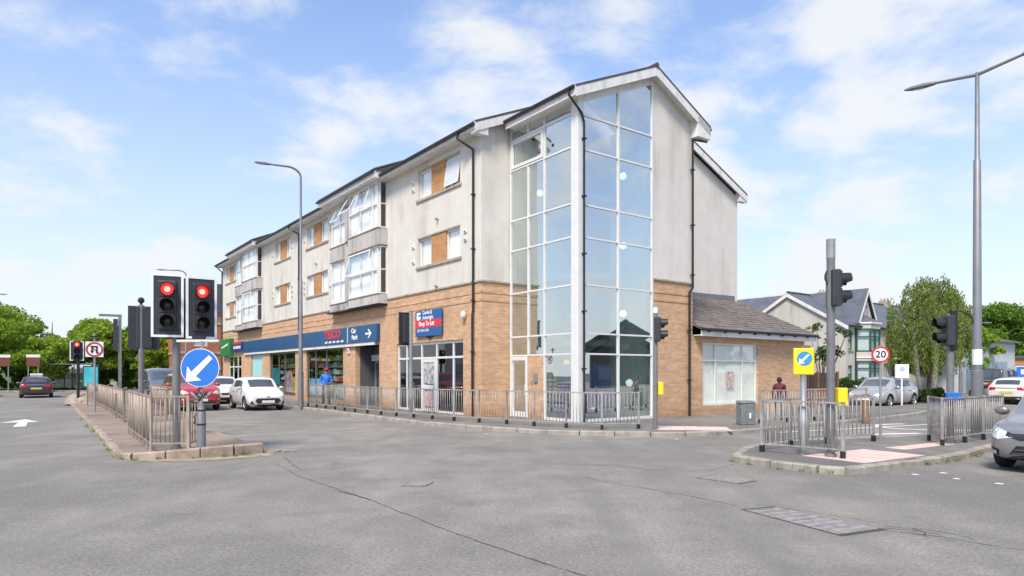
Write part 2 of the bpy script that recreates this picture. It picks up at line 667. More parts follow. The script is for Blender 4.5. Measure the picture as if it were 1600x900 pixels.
M_RAIL = simple('rail_grey_paint', (0.38, 0.37, 0.35), 0.55, metal=0.3, var=0.25, sc=4, dirt=(0.2, 0.15, 0.11))
M_RAILB = simple('rail_rusty_paint', (0.36, 0.30, 0.245), 0.6, metal=0.2, var=0.25, sc=4, dirt=(0.21, 0.14, 0.09))
M_POLE = simple('pole_grey_paint', (0.19, 0.19, 0.20), 0.5, metal=0.2, var=0.15, sc=4)
M_LAMPP = simple('lamp_column_grey', (0.21, 0.215, 0.23), 0.5, metal=0.3, var=0.12, sc=3)
M_SIGBLK = simple('signal_black', (0.014, 0.015, 0.017), 0.45, var=0.15)
M_SIGGREY = simple('signal_board_grey', (0.034, 0.037, 0.044), 0.5, var=0.15)
M_WHITE = simple('white_vinyl', (0.82, 0.82, 0.81), 0.45, var=0.04)
M_BLUE = simple('sign_blue', (0.025, 0.17, 0.60), 0.4, var=0.06)
M_RED = simple('sign_red', (0.62, 0.03, 0.035), 0.4, var=0.06)
M_YEL = simple('sign_yellow', (0.86, 0.66, 0.02), 0.45, var=0.06)
M_BLK = simple('sign_black', (0.015, 0.015, 0.016), 0.5)
M_NAVY = simple('shop_navy', (0.010, 0.075, 0.20), 0.35, var=0.1, sc=1.5)
M_GREEN = simple('shop_green', (0.02, 0.20, 0.05), 0.35, var=0.1)
M_BOARDBLUE = simple('board_blue', (0.012, 0.10, 0.30), 0.4, var=0.06)
M_CYAN = simple('pale_cyan_film', (0.36, 0.62, 0.62), 0.6, var=0.06)
M_BROWN = simple('brown_sign', (0.16, 0.055, 0.03), 0.5)
M_LENS_OFF = simple('dark_lens', (0.03, 0.022, 0.02), 0.2, var=0.3)
M_RED_ON = emit('red_lamp_lit', (1.0, 0.035, 0.025), 1.25)
M_RED_CORE = emit('red_lamp_core', (1.0, 0.42, 0.32), 1.35)
M_GLOBE = emit('white_globe_lit', (1.0, 0.97, 0.9), 1.6)
M_GLOBEO = emit('amber_globe_lit', (1.0, 0.45, 0.05), 0.75)
M_GLASS = glass('curtain_wall_glass', (0.66, 0.83, 0.83), 0.56, wav=0.02)
M_GLASSW = glass('window_glass', (0.99, 1.0, 1.0), 0.06)
M_GLASSS = glass('shop_glass', (0.80, 0.86, 0.86), 0.06)
M_GREENW = simple('mint_interior', (0.66, 0.74, 0.68), 0.85, var=0.05)
M_BLUEW = simple('blue_interior', (0.012, 0.15, 0.52), 0.6, var=0.12)
M_WOOD = simple('timber', (0.20, 0.12, 0.06), 0.8, var=0.3)
M_BARK = simple('bark', (0.12, 0.095, 0.07), 0.95, var=0.35, sc=9, bmp=0.5)
M_BIRCHB = simple('birch_bark', (0.42, 0.39, 0.34), 0.9, var=0.5, sc=7, bmp=0.3)
L_LIME = leaf('lime_leaf', (0.26, 0.37, 0.045), (0.39, 0.48, 0.07), (0.13, 0.23, 0.03))
L_MID = leaf('mid_leaf', (0.13, 0.24, 0.03), (0.22, 0.35, 0.045), (0.065, 0.14, 0.022))
L_YEL = leaf('yellow_leaf', (0.32, 0.37, 0.03), (0.48, 0.47, 0.04), (0.16, 0.22, 0.025))
L_BIRCH = leaf('birch_leaf', (0.19, 0.25, 0.06), (0.30, 0.34, 0.10), (0.11, 0.155, 0.04))
L_DARK = leaf('hedge_leaf', (0.045, 0.09, 0.018), (0.08, 0.14, 0.028), (0.026, 0.052, 0.012))
# ------------------------------------------------------------------ the setting
CORNER = Vector((2.06, 20.6))            # glazed corner of the flats
AX = Vector((-0.5963979, 0.8026890))     # along the shop front, away from the camera
BX = Vector((0.8026890, 0.5963979))      # along the gable side
BROT = math.atan2(BX.y, BX.x)


def L2W(t, s, o=CORNER):
    return (o.x + t * BX.x + s * AX.x, o.y + t * BX.y + s * AX.y)


def sheet(name, poly, z, mat, kind='structure', label=None, parent=None):
    b = MB()
    n = len(poly)
    ar = sum(poly[i][0] * poly[(i + 1) % n][1] - poly[(i + 1) % n][0] * poly[i][1] for i in range(n))
    if ar < 0:
        poly = poly[::-1]
    b.poly([(p[0], p[1], z) for p in poly])
    o = b.build(name, mat, parent)
    bm = bmesh.new()
    bm.from_mesh(o.data)
    bmesh.ops.triangulate(bm, faces=bm.faces)
    bm.to_mesh(o.data)
    bm.free()
    return tag(o, label, kind=kind)


def walk(path, step):
    """points every `step` metres along a polyline"""
    pts = [Vector(p[:2]) for p in path]
    out = [pts[0].copy()]
    need = step
    for i in range(len(pts) - 1):
        a, b = pts[i], pts[i + 1]
        L = (b - a).length
        pos = 0.0
        while L - pos >= need:
            pos += need
            out.append(a + (b - a) * (pos / L))
            need = step
        need -= (L - pos)
    if (out[-1] - pts[-1]).length > 0.3 * step or len(out) == 1:
        out.append(pts[-1].copy())
    else:
        out[-1] = pts[-1].copy()
    return out


def smooth_path(path, it=2):
    p = [Vector(q[:2]) for q in path]
    for _ in range(it):
        q = [p[0]]
        for i in range(len(p) - 1):
            q.append(p[i] * .75 + p[i + 1] * .25)
            q.append(p[i] * .25 + p[i + 1] * .75)
        q.append(p[-1])
        p = q
    return [(v.x, v.y) for v in p]


def kerb(path, parent, mat, top=0.125, w=0.15, step=0.92, seed=1, topf=None):
    rnd = random.Random(seed)
    pts = walk(path, step)
    for i in range(len(pts) - 1):
        a, b = pts[i], pts[i + 1]
        d = (b - a)
        if d.length < 0.1:
            continue
        d.normalize()
        a2 = a + d * 0.006
        b2 = b - d * 0.006
        mb = MB()
        n = Vector((-d.y, d.x))
        h0 = top + rnd.uniform(-.008, .008)
        h1 = h0 + rnd.uniform(-.006, .006)
        if topf:
            h0, h1 = topf(a) + rnd.uniform(-.006, .006), topf(b)
        j = rnd.uniform(-.012, .012)
        ww = w / 2
        cf = 0.025

        def ring(p, h):
            q = p + n * j
            return [(q.x + n.x * ww, q.y + n.y * ww, -0.05), (q.x + n.x * ww, q.y + n.y * ww, h - cf), (q.x + n.x * (ww - cf), q.y + n.y * (ww - cf), h),
                    (q.x - n.x * (ww - cf), q.y - n.y * (ww - cf), h), (q.x - n.x * ww, q.y - n.y * ww, h - cf), (q.x - n.x * ww, q.y - n.y * ww, -0.05)]
        r0, r1 = ring(a2, h0), ring(b2, h1)
        mb.mesh_part(r0 + r1, [(5, 4, 3, 2, 1, 0), (6, 7, 8, 9, 10, 11)] + [(k, k + 1, k + 7, k + 6) for k in range(5)])
        mb.build('kerb_stone', mat, parent)


ground = sheet('ground', [(-2500, -2500), (2500, -2500), (2500, 2500), (-2500, 2500)], -0.04, M_GRASS, label='green ground running out to the horizon')
road = sheet('road', [(-170, -70), (110, -70), (110, 120), (-170, 120)], 0.0, M_ROAD, label='worn grey asphalt of the wide road junction')

# pavement in front of the shops and round the corner
kp = smooth_path([L2W(-3.7, 60), L2W(-3.7, 30), L2W(-3.7, 5), L2W(-3.55, 1.8), L2W(-2.9, -.4), L2W(-2.2, -2.0), L2W(-1.4, -3.0), L2W(-.4, -3.85),
                  L2W(.8, -4.45), L2W(2.2, -4.6), L2W(6, -4.5), L2W(14, -4.3), L2W(20, -2.6), L2W(70, -2.4)], 2)
pave = sheet('pavement', kp + [L2W(70, 60)], 0.118, M_PAVE, label='dark asphalt pavement along the shops and round the corner')
kerb(kp[: len(kp)], pave, M_KERB, 0.125, seed=3)

# left traffic island
isl_left = [(-7.62, 12.85), (-11.7, 18.6), (-16.6, 25.4), (-22.0, 33.0), (-28.6, 42.6)]
isl_far = [(-28.6, 42.6), (-29.0, 44.6), (-28.0, 45.6), (-26.2, 44.8)]
isl_right = [(-26.2, 44.8), (-17.6, 33.0), (-12.6, 25.4), (-8.6, 18.4), (-5.25, 13.75)]
isl_front = [(-5.25, 13.75), (-5.5, 13.32), (-6.3, 13.0), (-7.1, 12.75), (-7.62, 12.85)]
isle = sheet('traffic_island', isl_left + isl_far[1:] + isl_right[1:] + isl_front[1:-1], 0.112, M_ISLE, label='long worn traffic island on the left')
kerb(isl_left, isle, M_KERBB, 0.12, seed=5)
kerb(isl_far, isle, M_KERBB, 0.12, seed=6)
kerb(isl_right, isle, M_KERBB, 0.12, seed=7)
kerb(smooth_path(isl_front, 1), isle, M_KERBB, 0.15, seed=8, w=0.2, step=0.6, topf=lambda p: 0.12 + 0.10 * max(0, min(1, (p.x + 7.3) / 1.5)))
ap = smooth_path([(-7.45, 12.7), (-6.9, 12.35), (-6.1, 12.45), (-5.2, 12.85), (-4.75, 13.4), (-5.2, 13.8), (-5.9, 13.2), (-6.8, 12.8)], 1)
sheet('concrete_apron', ap, 0.006, M_KERBB, parent=isle)
for k, (x, y, r) in enumerate([(-4.95, 13.95, .05), (-4.75, 13.9, .035), (-4.6, 14.05, .03), (-5.0, 13.6, .03)]):
    mb = MB()
    mb.sphere((0, 0, 0), r, 7, 5, sc=(1.3, 1, .6))
    tag(mb.build('rubble', M_KERBB, isle, (x, y, .02)))

# right refuge island
ri = smooth_path([(4.23, 12.45), (4.5, 11.9), (5.2, 10.95), (5.5, 10.8), (6.2, 11.25)], 1)
ri2 = smooth_path([(7.4, 12.0), (8.2, 12.4), (9.9, 13.9), (13.2, 16.5)], 1)
ri3 = smooth_path([(13.2, 16.5), (12.5, 17.4), (9.9, 16.35), (8.0, 15.7), (6.3, 15.1), (5.1, 14.1), (4.23, 12.45)], 1)
refuge = sheet('refuge_island', ri + ri2 + ri3[1:-1], 0.116, M_PAVE, label='dark asphalt refuge island at the mouth of the side road')
kerb(ri, refuge, M_KERB, 0.125, seed=11, w=.19, step=.42)
kerb([(6.22, 11.27), (7.4, 12.0)], refuge, M_KERB, 0.119, seed=12, w=.17)
kerb(ri2, refuge, M_KERB, 0.125, seed=13, w=.19, step=.6)
kerb(ri3, refuge, M_KERB, 0.125, seed=14, w=.19, step=.6)


def tactile(parent, o, ex, ey, nx, ny, sz=0.4, z=0.122):
    mb = MB()
    mb.box(0.004, sz - .004, 0.004, sz - .004, -0.02, 0.0)
    for i in range(5):
        for j in range(5):
            c = (sz * (i + .5) / 5, sz * (j + .5) / 5)
            mb.prism([(c[0] + .014 * math.cos(a * math.pi / 3), c[1] + .014 * math.sin(a * math.pi / 3)) for a in range(6)], 0.0, 0.005)
    me = mb.mesh('tactile_slab', M_TACT)
    ang = math.atan2(ex[1], ex[0])
    rnd = random.Random(4)
    for i in range(nx):
        for j in range(ny):
            inst('tactile_slab', me, parent, (o[0] + ex[0] * i * sz + ey[0] * j * sz, o[1] + ex[1] * i * sz + ey[1] * j * sz, z + rnd.uniform(-.002, .002)), (0, 0, ang))


tactile(refuge, (6.08, 11.36), (0.85, 0.527), (-0.527, 0.85), 5, 3)
tactile(refuge, (7.95, 13.35), (0.86, 0.51), (-0.51, 0.86), 5, 1)
p0 = L2W(-.55, -3.25)
e1, e2 = (0.985, -0.17), (0.17, 0.985)
tactile(pave, (3.95, 18.0), e1, e2, 5, 3, z=.125)

# left verge under the trees
verge = sheet('grass_verge', [(-170, 56), (-40, 57), (-36.5, 59), (-37, 62), (-62, 92), (-90, 119.9), (-170, 119.9)], 0.11, M_GRASS, label='grass verge under the trees on the left')
kerb([(-75, 56.4), (-40, 57), (-36.5, 59), (-37, 62), (-55, 83)], verge, M_KERB, 0.12, seed=21, step=1.8)

# painted markings -------------------------------------------------
Z1 = 0.004


def mark(poly):
    return sheet('road_marking', poly, Z1, M_WHITEPAINT, parent=road)


def oriented(o, d, poly):
    d = Vector(d).normalized()
    n = Vector((d.y, -d.x))
    return [(o[0] + d.x * y + n.x * x, o[1] + d.y * y + n.y * x) for x, y in poly]


mark(oriented((-15.25, 20.4), (-.56, .83), [(-.16, 0), (.16, 0), (.13, 2.2), (.42, 2.1), (0, 3.9), (-.62, 2.3), (-.13, 2.25)]))
for k, (y, x0, x1) in enumerate([(17.75, 9.4, 11.3), (17.0, 9.0, 10.6), (16.35, 8.75, 10.2)]):
    d = Vector((0.97, 0.24))
    mark(oriented((x0, y), (d.x, d.y), [(-.13, 0), (.13, 0), (.13, x1 - x0), (-.13, x1 - x0)]))
mark(oriented((7.4, 18.4), (0.9, 0.43), [(-.07, 0), (.07, 0), (.07, 7.5), (-.07, 7.5)]))
arc_o, arc_i = [], []
for k in range(17):
    a = R(100 + k * 13)
    arc_o.append((13.1 + 1.9 * math.cos(a), 20.3 + 1.35 * math.sin(a)))
    arc_i.append((13.1 + 1.68 * math.cos(a), 20.3 + 1.13 * math.sin(a)))
for k in range(16):
    mark([arc_o[k], arc_o[k + 1], arc_i[k + 1], arc_i[k]])
for (x, y) in [(6.64, 10.85), (7.02, 10.4), (7.36, 9.95), (7.2, 11.0), (-9.9, 24.7), (-6.4, 24.7), (-2.8, 20.9), (4.15, 16.6), (-.7, 18.0)]:
    w = .035 + .02 * random.Random(x).random()
    mark(oriented((x, y), (.8, .6), [(-w, -w * 1.4), (w, -w), (w * .9, w), (-w, w * 1.2)]))

# cracks, joints and covers ------------------------------------------


def crack(path, w0, w1, seed):
    rnd = random.Random(seed)
    pts = walk(path, 0.09)
    L = []
    Rr = []
    off = 0.0
    for i, p in enumerate(pts):
        d = (pts[min(i + 1, len(pts) - 1)] - pts[max(i - 1, 0)]).normalized()
        n = Vector((-d.y, d.x))
        off = off * .85 + rnd.uniform(-.012, .012)
        f = i / len(pts)
        w = (w0 + (w1 - w0) * f) * rnd.uniform(.35, 1.2) / 2
        c = p + n * off
        L.append((c.x + n.x * w, c.y + n.y * w, Z1))
        Rr.append((c.x - n.x * w, c.y - n.y * w, Z1))
    mb = MB()
    k = len(L)
    mb.mesh_part(L + Rr, [(i, k + i, k + i + 1, i + 1) for i in range(k - 1)])
    return mb.build('road_crack', M_CRACK, road)


def g(u, v):
    y = 1.68 * 1030 / (v - 582)
    return ((u - 800) / 1030 * y, y)


crack([(-4.33, 12.1), (-3.3, 10.45), (-2.32, 9.25), (-1.87, 8.65), (-.68, 7.03), (.58, 5.45), (1.6, 4.3)], .012, .016, 1)
crack([(-2.45, 9.3), (-2.1, 8.95), (-1.87, 8.65)], .035, .02, 2)
crack([(1.18, 10.6), (1.38, 10.2), (2.42, 8.92), (2.81, 8.28)], .010, .012, 3)
crack([(4.2, 6.95), (4.65, 6.4), (5.1, 5.97), (5.6, 5.5)], .011, .009, 4)
crack([(-4.5, 13.0), (-4.1, 12.2), (-3.6, 11.3)], .02, .01, 5)
crack([(2.3, 11.4), (3.3, 11.2), (4.2, 12.2)], .014, .008, 7)
crack([(.4, 12.2), (1.9, 11.9), (2.4, 11.3)], .008, .014, 8)
for k, q in enumerate([[(4.0, 7.1), (4.25, 7.0), (4.45, 6.8)], [(4.1, 6.95), (4.35, 6.75), (4.5, 6.6)], [(4.05, 7.2), (4.4, 7.05), (4.6, 6.8), (4.62, 6.6)], [(3.9, 7.05), (4.15, 6.85), (4.4, 6.55)], [(4.3, 7.1), (4.35, 6.9), (4.25, 6.75)], [(3.1, 8.4), (3.6, 7.95), (4.1, 7.35)]]):
    crack(q, .012, .01, 20 + k)


def cover(corners, label, nu, nv, lobes=True):
    """cast iron cover: recessed frame joint and raised tread studs"""
    c = [Vector(p) for p in corners]
    ctr = sum(c, Vector((0, 0))) / 4
    rt = thing('manhole_cover', label, 'manhole cover', (ctr.x, ctr.y, 0))

    def bl(u, v):
        p = (c[0] * (1 - u) + c[1] * u) * (1 - v) + (c[3] * (1 - u) + c[2] * u) * v
        return p - ctr
    fr = MB()
    e = 0.03
    fr.poly([(*bl(-e, -e), .003), (*bl(1 + e, -e), .003), (*bl(1 + e, 1 + e), .003), (*bl(-e, 1 + e), .003)])
    fr.build('joint', M_CRACK, rt)
    pl = MB()
    for a0, a1 in ((0.01, .49), (.51, .99)) if nu > 8 else ((0.01, .99),):
        pl.extr([(*bl(a0, .02), .004), (*bl(a1, .02), .004), (*bl(a1, .98), .004), (*bl(a0, .98), .004)], (0, 0, .003))
    pl.build('plate', M_IRON, rt)
    st = MB()
    for i in range(nu):
        for j in range(nv):
            u, v = (i + .5) / nu, (j + .5) / nv
            p = bl(u, v)
            d = (bl(u + .01, v) - p).normalized()
            if (i + j) % 2:
                d = Vector((-d.y, d.x))
            n = Vector((-d.y, d.x))
            l, w = .024, .009
            q = [p + d * l + n * w, p - d * l + n * w, p - d * l - n * w, p + d * l - n * w]
            st.extr([(x.x, x.y, .007) for x in q], (0, 0, .005))
    o = st.build('tread_studs', M_IRON, rt)
    o['kind'] = 'stuff'
    return rt


cover([(2.83, 8.05), (3.27, 8.22), (3.97, 7.06), (3.38, 6.80)], 'large tread plate cover in the road nearest the camera', 22, 9)
cover([(2.95, 10.5), (3.27, 10.75), (3.78, 10.2), (3.42, 9.95)], 'smaller iron cover in the road near the refuge island', 8, 8)
cover([(-1.62, 9.75), (-1.55, 10.15), (-1.2, 10.1), (-1.27, 9.72)], 'little square cover set in the middle of the road', 6, 6)
# ------------------------------------------------------------------ the flats over the shops
flats = thing('apartment_building', 'cream rendered flats over buff brick shops with a glazed stair tower', 'building', (CORNER.x, CORNER.y, 0), BROT)
# local frame: x = depth from the shop front plane of the tower, y = along the shop front, z up
FX = -1.23          # shop front plane of the long block
Y0, Y1 = 3.57, 40.2
DEP = 13.5
ZB = 4.82           # brick / render line
ZE = 9.97           # eave


def wall_y(mb, x, y0, y1, z0, z1, holes, depth=0.16, face=-1, mi=0):
    """wall in the plane x = const facing -x (face=-1), with openings (y0,y1,z0,z1) and reveals"""
    ys = sorted({y0, y1} | {h[0] for h in holes} | {h[1] for h in holes})
    zs = sorted({z0, z1} | {h[2] for h in holes} | {h[3] for h in holes})
    ys = [y for y in ys if y0 <= y <= y1]
    zs = [z for z in zs if z0 <= z <= z1]

    def hole(yc, zc):
        return any(h[0] < yc < h[1] and h[2] < zc < h[3] for h in holes)
    for i in range(len(ys) - 1):
        for j in range(len(zs) - 1):
            a, b, c, d = ys[i], ys[i + 1], zs[j], zs[j + 1]
            if hole((a + b) / 2, (c + d) / 2):
                continue
            q = [(x, a, c), (x, a, d), (x, b, d), (x, b, c)]
            mb.poly(q if face < 0 else q[::-1], mi)
    for h in holes:
        a, b, c, d = h[:4]
        xi = x - face * depth
        mb.poly([(x, a, c), (xi, a, c), (xi, a, d), (x, a, d)], mi)
        mb.poly([(x, b, c), (x, b, d), (xi, b, d), (xi, b, c)], mi)
        mb.poly([(x, a, d), (xi, a, d), (xi, b, d), (x, b, d)], mi)
        mb.poly([(x, a, c), (x, b, c), (xi, b, c), (xi, a, c)], mi)
    return mb


def wall_x(mb, y, x0, x1, z0, z1, holes, depth=0.16, mi=0, face=-1):
    """the same in the plane y = const facing -y"""
    t = MB()
    wall_y(t, y, x0, x1, z0, z1, holes, depth, face, mi)
    mb.mesh_part([(v[1], v[0], v[2]) for v in t.v], [f[::-1] for f in t.f], mi)
    return mb


def window_y(parent, x, y0, y1, z0, z1, curtain=M_CURT, mull=(), trans=(), fw=0.06, fmat=None, gmat=None, name='window', fd=0.07, back=True, face=-1, tilt=0.0):
    """window in a wall that faces -x: frame (part) > pane, curtain (sub-parts)"""
    fmat = fmat or M_WPVC
    gmat = gmat or M_GLASSW
    fr = MB()
    d = -face
    xa, xb = (x, x + d * fd) if d > 0 else (x + d * fd, x)
    fr.box(xa, xb, y0, y1, z0, z0 + fw)
    fr.box(xa, xb, y0, y1, z1 - fw, z1)
    fr.box(xa, xb, y0, y0 + fw, z0 + fw, z1 - fw)
    fr.box(xa, xb, y1 - fw, y1, z0 + fw, z1 - fw)
    for m in mull:
        fr.box(xa + .003, xb - .003, m - fw * .45, m + fw * .45, z0 + fw, z1 - fw)
    ys = [y0 + fw] + sorted(mull) + [y1 - fw]
    for t in trans:
        for i in range(len(ys) - 1):
            fr.box(xa + .003, xb - .003, ys[i] + (fw * .45 if i else 0), ys[i + 1] - (fw * .45 if i < len(ys) - 2 else 0), t - fw * .45, t + fw * .45)
    o = fr.build(name, fmat, parent)
    zs = [z0 + fw] + sorted(trans) + [z1 - fw]
    xm = x + d * fd * .5
    for i in range(len(ys) - 1):
        for j in range(len(zs) - 1):
            p = MB()
            q = [(xm, ys[i], zs[j]), (xm, ys[i], zs[j + 1]), (xm, ys[i + 1], zs[j + 1]), (xm, ys[i + 1], zs[j])]
            p.poly(q)
            p.build('pane', gmat, o)
    if back:
        c = MB()
        xc = x + d * (fd + .02)
        n = max(3, int((y1 - y0) / .07))
        for i in range(n):
            a, b = y0 + (y1 - y0) * i / n, y0 + (y1 - y0) * (i + 1) / n
            wv = .012 * (1 if i % 2 else -1)
            c.poly([(xc + wv, a, z0), (xc + wv, a, z1), (xc - wv, b, z1), (xc - wv, b, z0)])
        c.build('curtain', curtain, o)
    return o


def window_x(parent, y, x0, x1, z0, z1, **kw):
    """window in a wall that faces -y: built as window_y and mirrored into place"""
    o = window_y(parent, y, x0, x1, z0, z1, **kw)
    for q in [o] + list(o.children):
        me = q.data
        for v in me.vertices:
            v.co = Vector((v.co.y, v.co.x, v.co.z))
        me.flip_normals()
    return o


def S(s):
    return Y0 + s


# --- long block walls
shop_holes = [(S(1.17), S(6.39), .12, 2.87), (S(8.1), S(10.7), .12, 2.93), (S(12.2), S(17.5), .3, 2.93), (S(19.3), S(24.3), .3, 2.9), (S(25.85), S(28.5), .5, 2.9), (S(31.0), S(34.8), .12, 2.95)]
bw = MB()
wall_y(bw, FX, Y0, Y1, 0, ZB, shop_holes, .22)
bw.box(FX + .001, DEP, Y1 - .3, Y1, 0, ZB)                       # far end
wall_x(bw, Y0, FX, 0.0, 0, ZB, [])                              # return beside the tower
bw.poly([(DEP, Y0, 0), (DEP, Y1, 0), (DEP, Y1, ZB), (DEP, Y0, ZB)])
bw.build('brick_wall', M_BRICK, flats)
# soldier courses standing slightly proud
sc = MB()
for z in (4.16, 4.44):
    sc.box(FX - .018, FX, Y0 - .018, Y1, z, z + .075)
    sc.box(FX - .018, 0, Y0 - .018, Y0, z, z + .075)
sc.build('brick_course', M_BRICK, flats)
pairs = [(1.38, 2.43, 3.51, 4.51), (14.24, 15.32, 16.38, 17.33), (20.2, 21.1, 22.17, 23.1), (32.5, 33.5, 34.5, 35.45)]
lev = [(8.55, 9.66), (5.88, 6.99)]
bays = [7.3, 25.8]
rh = []
for p in pairs:
    for z0, z1 in lev:
        rh.append((S(p[0]), S(p[3]), z0, z1))
for b0 in bays:
    for z0, z1 in ((5.1, 7.15), (7.95, 9.9)):
        rh.append((S(b0 + .15), S(b0 + 5.85), z0, z1))
rw = MB()
wall_y(rw, FX, Y0, Y1, ZB + .07, ZE + .1, rh, .2)
rw.box(FX + .001, DEP, Y1 - .3, Y1, ZB + .07, ZE)


def gable_z(t):
    c = (FX + DEP) / 2
    return ZE + .1 + .433 * min(t - FX, DEP - t)


mid = (FX + DEP) / 2
rw.poly([(FX, Y0, ZB + .07), (DEP, Y0, ZB + .07), (DEP, Y0, ZE + .1), (mid, Y0, gable_z(mid)), (FX, Y0, ZE + .1)])
rw.poly([(FX, Y1, ZB + .07), (DEP, Y1, ZB + .07), (DEP, Y1, ZE + .1), (mid, Y1, gable_z(mid)), (FX, Y1, ZE + .1)][::-1])
rw.poly([(DEP, Y0, ZB), (DEP, Y1, ZB), (DEP, Y1, ZE), (DEP, Y0, ZE)])
rw.build('rendered_wall', M_REND, flats)
band = MB()
band.box(FX - .05, FX + .1, Y0 - .05, Y1, ZB, ZB + .07)
band.box(FX + .1, 0, Y0 - .05, Y0 + .1, ZB, ZB + .07)
band.build('string_course', M_STONE, flats, bevel=.008)
# inner floor slabs so that nothing shows through
sl = MB()
sl.box(FX + .3, DEP - .02, Y0 + .02, Y1 - .32, 3.4, 3.6)
sl.box(FX + .3, DEP - .02, Y0 + .02, Y1 - .32, 7.3, 7.5)
sl.build('floor_slab', M_DARK, flats)

rnd = random.Random(12)
for p in pairs:
    for k, (z0, z1) in enumerate(lev):
        pn = MB()
        pn.box(FX + .03, FX + .19, S(p[1]), S(p[2]), z0, z1 - .002)
        pn.build('brick_panel', M_ORANGE, flats)
        si = MB()
        si.box(FX - .06, FX + .02, S(p[0]) - .12, S(p[3]) + .12, z0 - .11, z0 - .003)
        si.build('window_sill', M_STONE, flats, bevel=.01)
        ho = MB()
        ho.box(FX - .012, FX + .03, S(p[0]) - .02, S(p[3]) + .02, z1 + .002, z1 + .05)
        ho.build('lintel', M_STONE, flats)
        for a, b in ((p[0], p[1]), (p[2], p[3])):
            cu = M_BLIND if rnd.random() < .4 else M_CURT
            window_y(flats, FX + .09, S(a) + .01, S(b) - .01, z0 + .005, z1 - .005, cu)
# an open light on the top floor beside the downpipe
ol = MB()
a, b, z0, z1 = S(1.42), S(2.38), 8.6, 9.6
ol.extr([(FX + .08, a, z1), (FX + .08, b, z1), (FX - .06, b, z0), (FX - .06, a, z0)], (-.035, 0, -.02))
ol = ol.build('open_light', M_WPVC, flats)
og = MB()
e = .07
f0, f1 = e / (z1 - z0), 1 - e / (z1 - z0)
og.poly([(FX + .04 - .14 * f, y, z1 - f * (z1 - z0) - .03) for f, y in ((f0, a + e), (f0, b - e), (f1, b - e), (f1, a + e))])
og.build('pane', M_GLASSW, ol)

# extract vents: little square cowls with a dark slot
for p, dz in ((pairs[0], 0), (pairs[1], 0), (pairs[2], 0)):
    for z in (9.35, 9.05, 6.75, 6.45, 6.15):
        for s in (p[0] - .38, p[3] + .38):
            if rnd.random() < .15:
                continue
            v = MB()
            v.box(FX - .05, FX, S(s) - .09, S(s) + .09, z - .075, z + .075)
            v = v.build('vent_cowl', M_WBOARD, flats)
            sl = MB()
            sl.box(FX - .054, FX - .05, S(s) - .05, S(s) + .05, z - .06, z - .01)
            sl.build('slot', M_DARK, v)
for s, z in ((2.95, 7.5), (15.8, 7.5), (3.0, 4.95)):
    v = MB()
    v.tube([(FX, S(s), z), (FX - .12, S(s), z + .02)], .05, 10)
    v.build('flue', M_GREYST, flats)


def bay(b0):
    """two storey oriel: shallow strip, pier and a deeper glazed box with a side light"""
    y0, ym0, ym1, y1 = S(b0), S(b0 + 3.2), S(b0 + 3.85), S(b0 + 6.0)
    P, Q = FX - .42, FX - .16
    fr = MB()
    # base slab and spandrel
    for z0, z1 in ((4.66, 5.06), (7.2, 7.9)):
        fr.box(P - .05, FX + .02, y0 - .06, ym0, z0, z1)
        fr.box(Q - .05, FX + .02, ym0, y1 + .12, z0, z1 - .002)
    fr.box(P + .06, FX + .02, ym0, ym1, 5.06, 7.2)
    fr.box(P + .06, FX + .02, ym0, ym1, 7.9, 10.0)
    o = fr.build('oriel_render', M_REND3, flats, bevel=.012)
    for z in (5.06, 7.9, 7.16):
        for xx, ya_, yb_ in ((P, y0 - .09, ym0), (Q, ym1, y1 + .12)):
            led = MB()
            led.box(xx - .085, xx + .02, ya_, yb_, z, z + .037)
            led.build('ledge', M_STONE, o)
    # soffit board under the base slab
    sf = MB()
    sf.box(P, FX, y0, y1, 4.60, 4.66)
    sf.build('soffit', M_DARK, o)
    for z0, z1 in ((5.1, 7.16), (7.94, 9.96)):
        window_y(flats, P, y0 + .07, ym0, z0, z1, M_CURT, mull=(y0 + .62, y0 + 1.9), trans=(z0 + 1.05,), fw=.075)
        window_y(flats, Q, ym1 + .02, y1, z0, z1, M_CURT, mull=((ym1 + y1) / 2,), trans=(z0 + 1.05,), fw=.065)
        # side light facing the camera
        w = window_x(flats, y0, P + .075, FX + .0, z0, z1, back=False, trans=(z0 + 1.05,), fw=.05, gmat=M_GLASSS)
        bk = MB()
        bk.box(FX - .02, FX - .01, y0 + .08, y0 + .1, z0, z1)
        bk.build('reveal', M_DARK, w)
    # raised eave over the bay
    e = MB()
    e.box(P - .30, FX + .4, y0 - .28, y1 + .28, 9.98, 10.03)
    e.build('eave_soffit', M_WBOARD, flats)
    e = MB()
    e.box(P - .33, P - .30, y0 - .30, y1 + .30, 9.97, 10.25)
    e.box(P - .30, FX - .0, y0 - .30, y0 - .27, 9.97, 10.25)
    e.box(P - .30, FX - .0, y1 + .27, y1 + .30, 9.97, 10.25)
    e.build('fascia_board', M_WBOARD, flats)
    rf = MB()
    yA, yB = y0 - .34, y1 + .34
    xa, xb = P - .36, 2.2
    za, zb = 10.26, 10.26 + .433 * (xb - xa)
    rf.extr([(xa, yA, za), (xb, yA, zb), (xb, yB, zb), (xa, yB, za)], (0, 0, .07))
    for yy in (yA, yB - .02):
        rf.extr([(xa + .04, yy, za - .02), (xb, yy, zb), (xb, yy, za - .02)], (0, .02, 0))
    rf.build('oriel_roof', M_TILE, flats)
    gt = MB()
    gt.tube([(P - .40, yA, 10.2), (P - .40, yB, 10.2)], .055, 8)
    gt.build('gutter', M_BLACKP, flats)
    return o


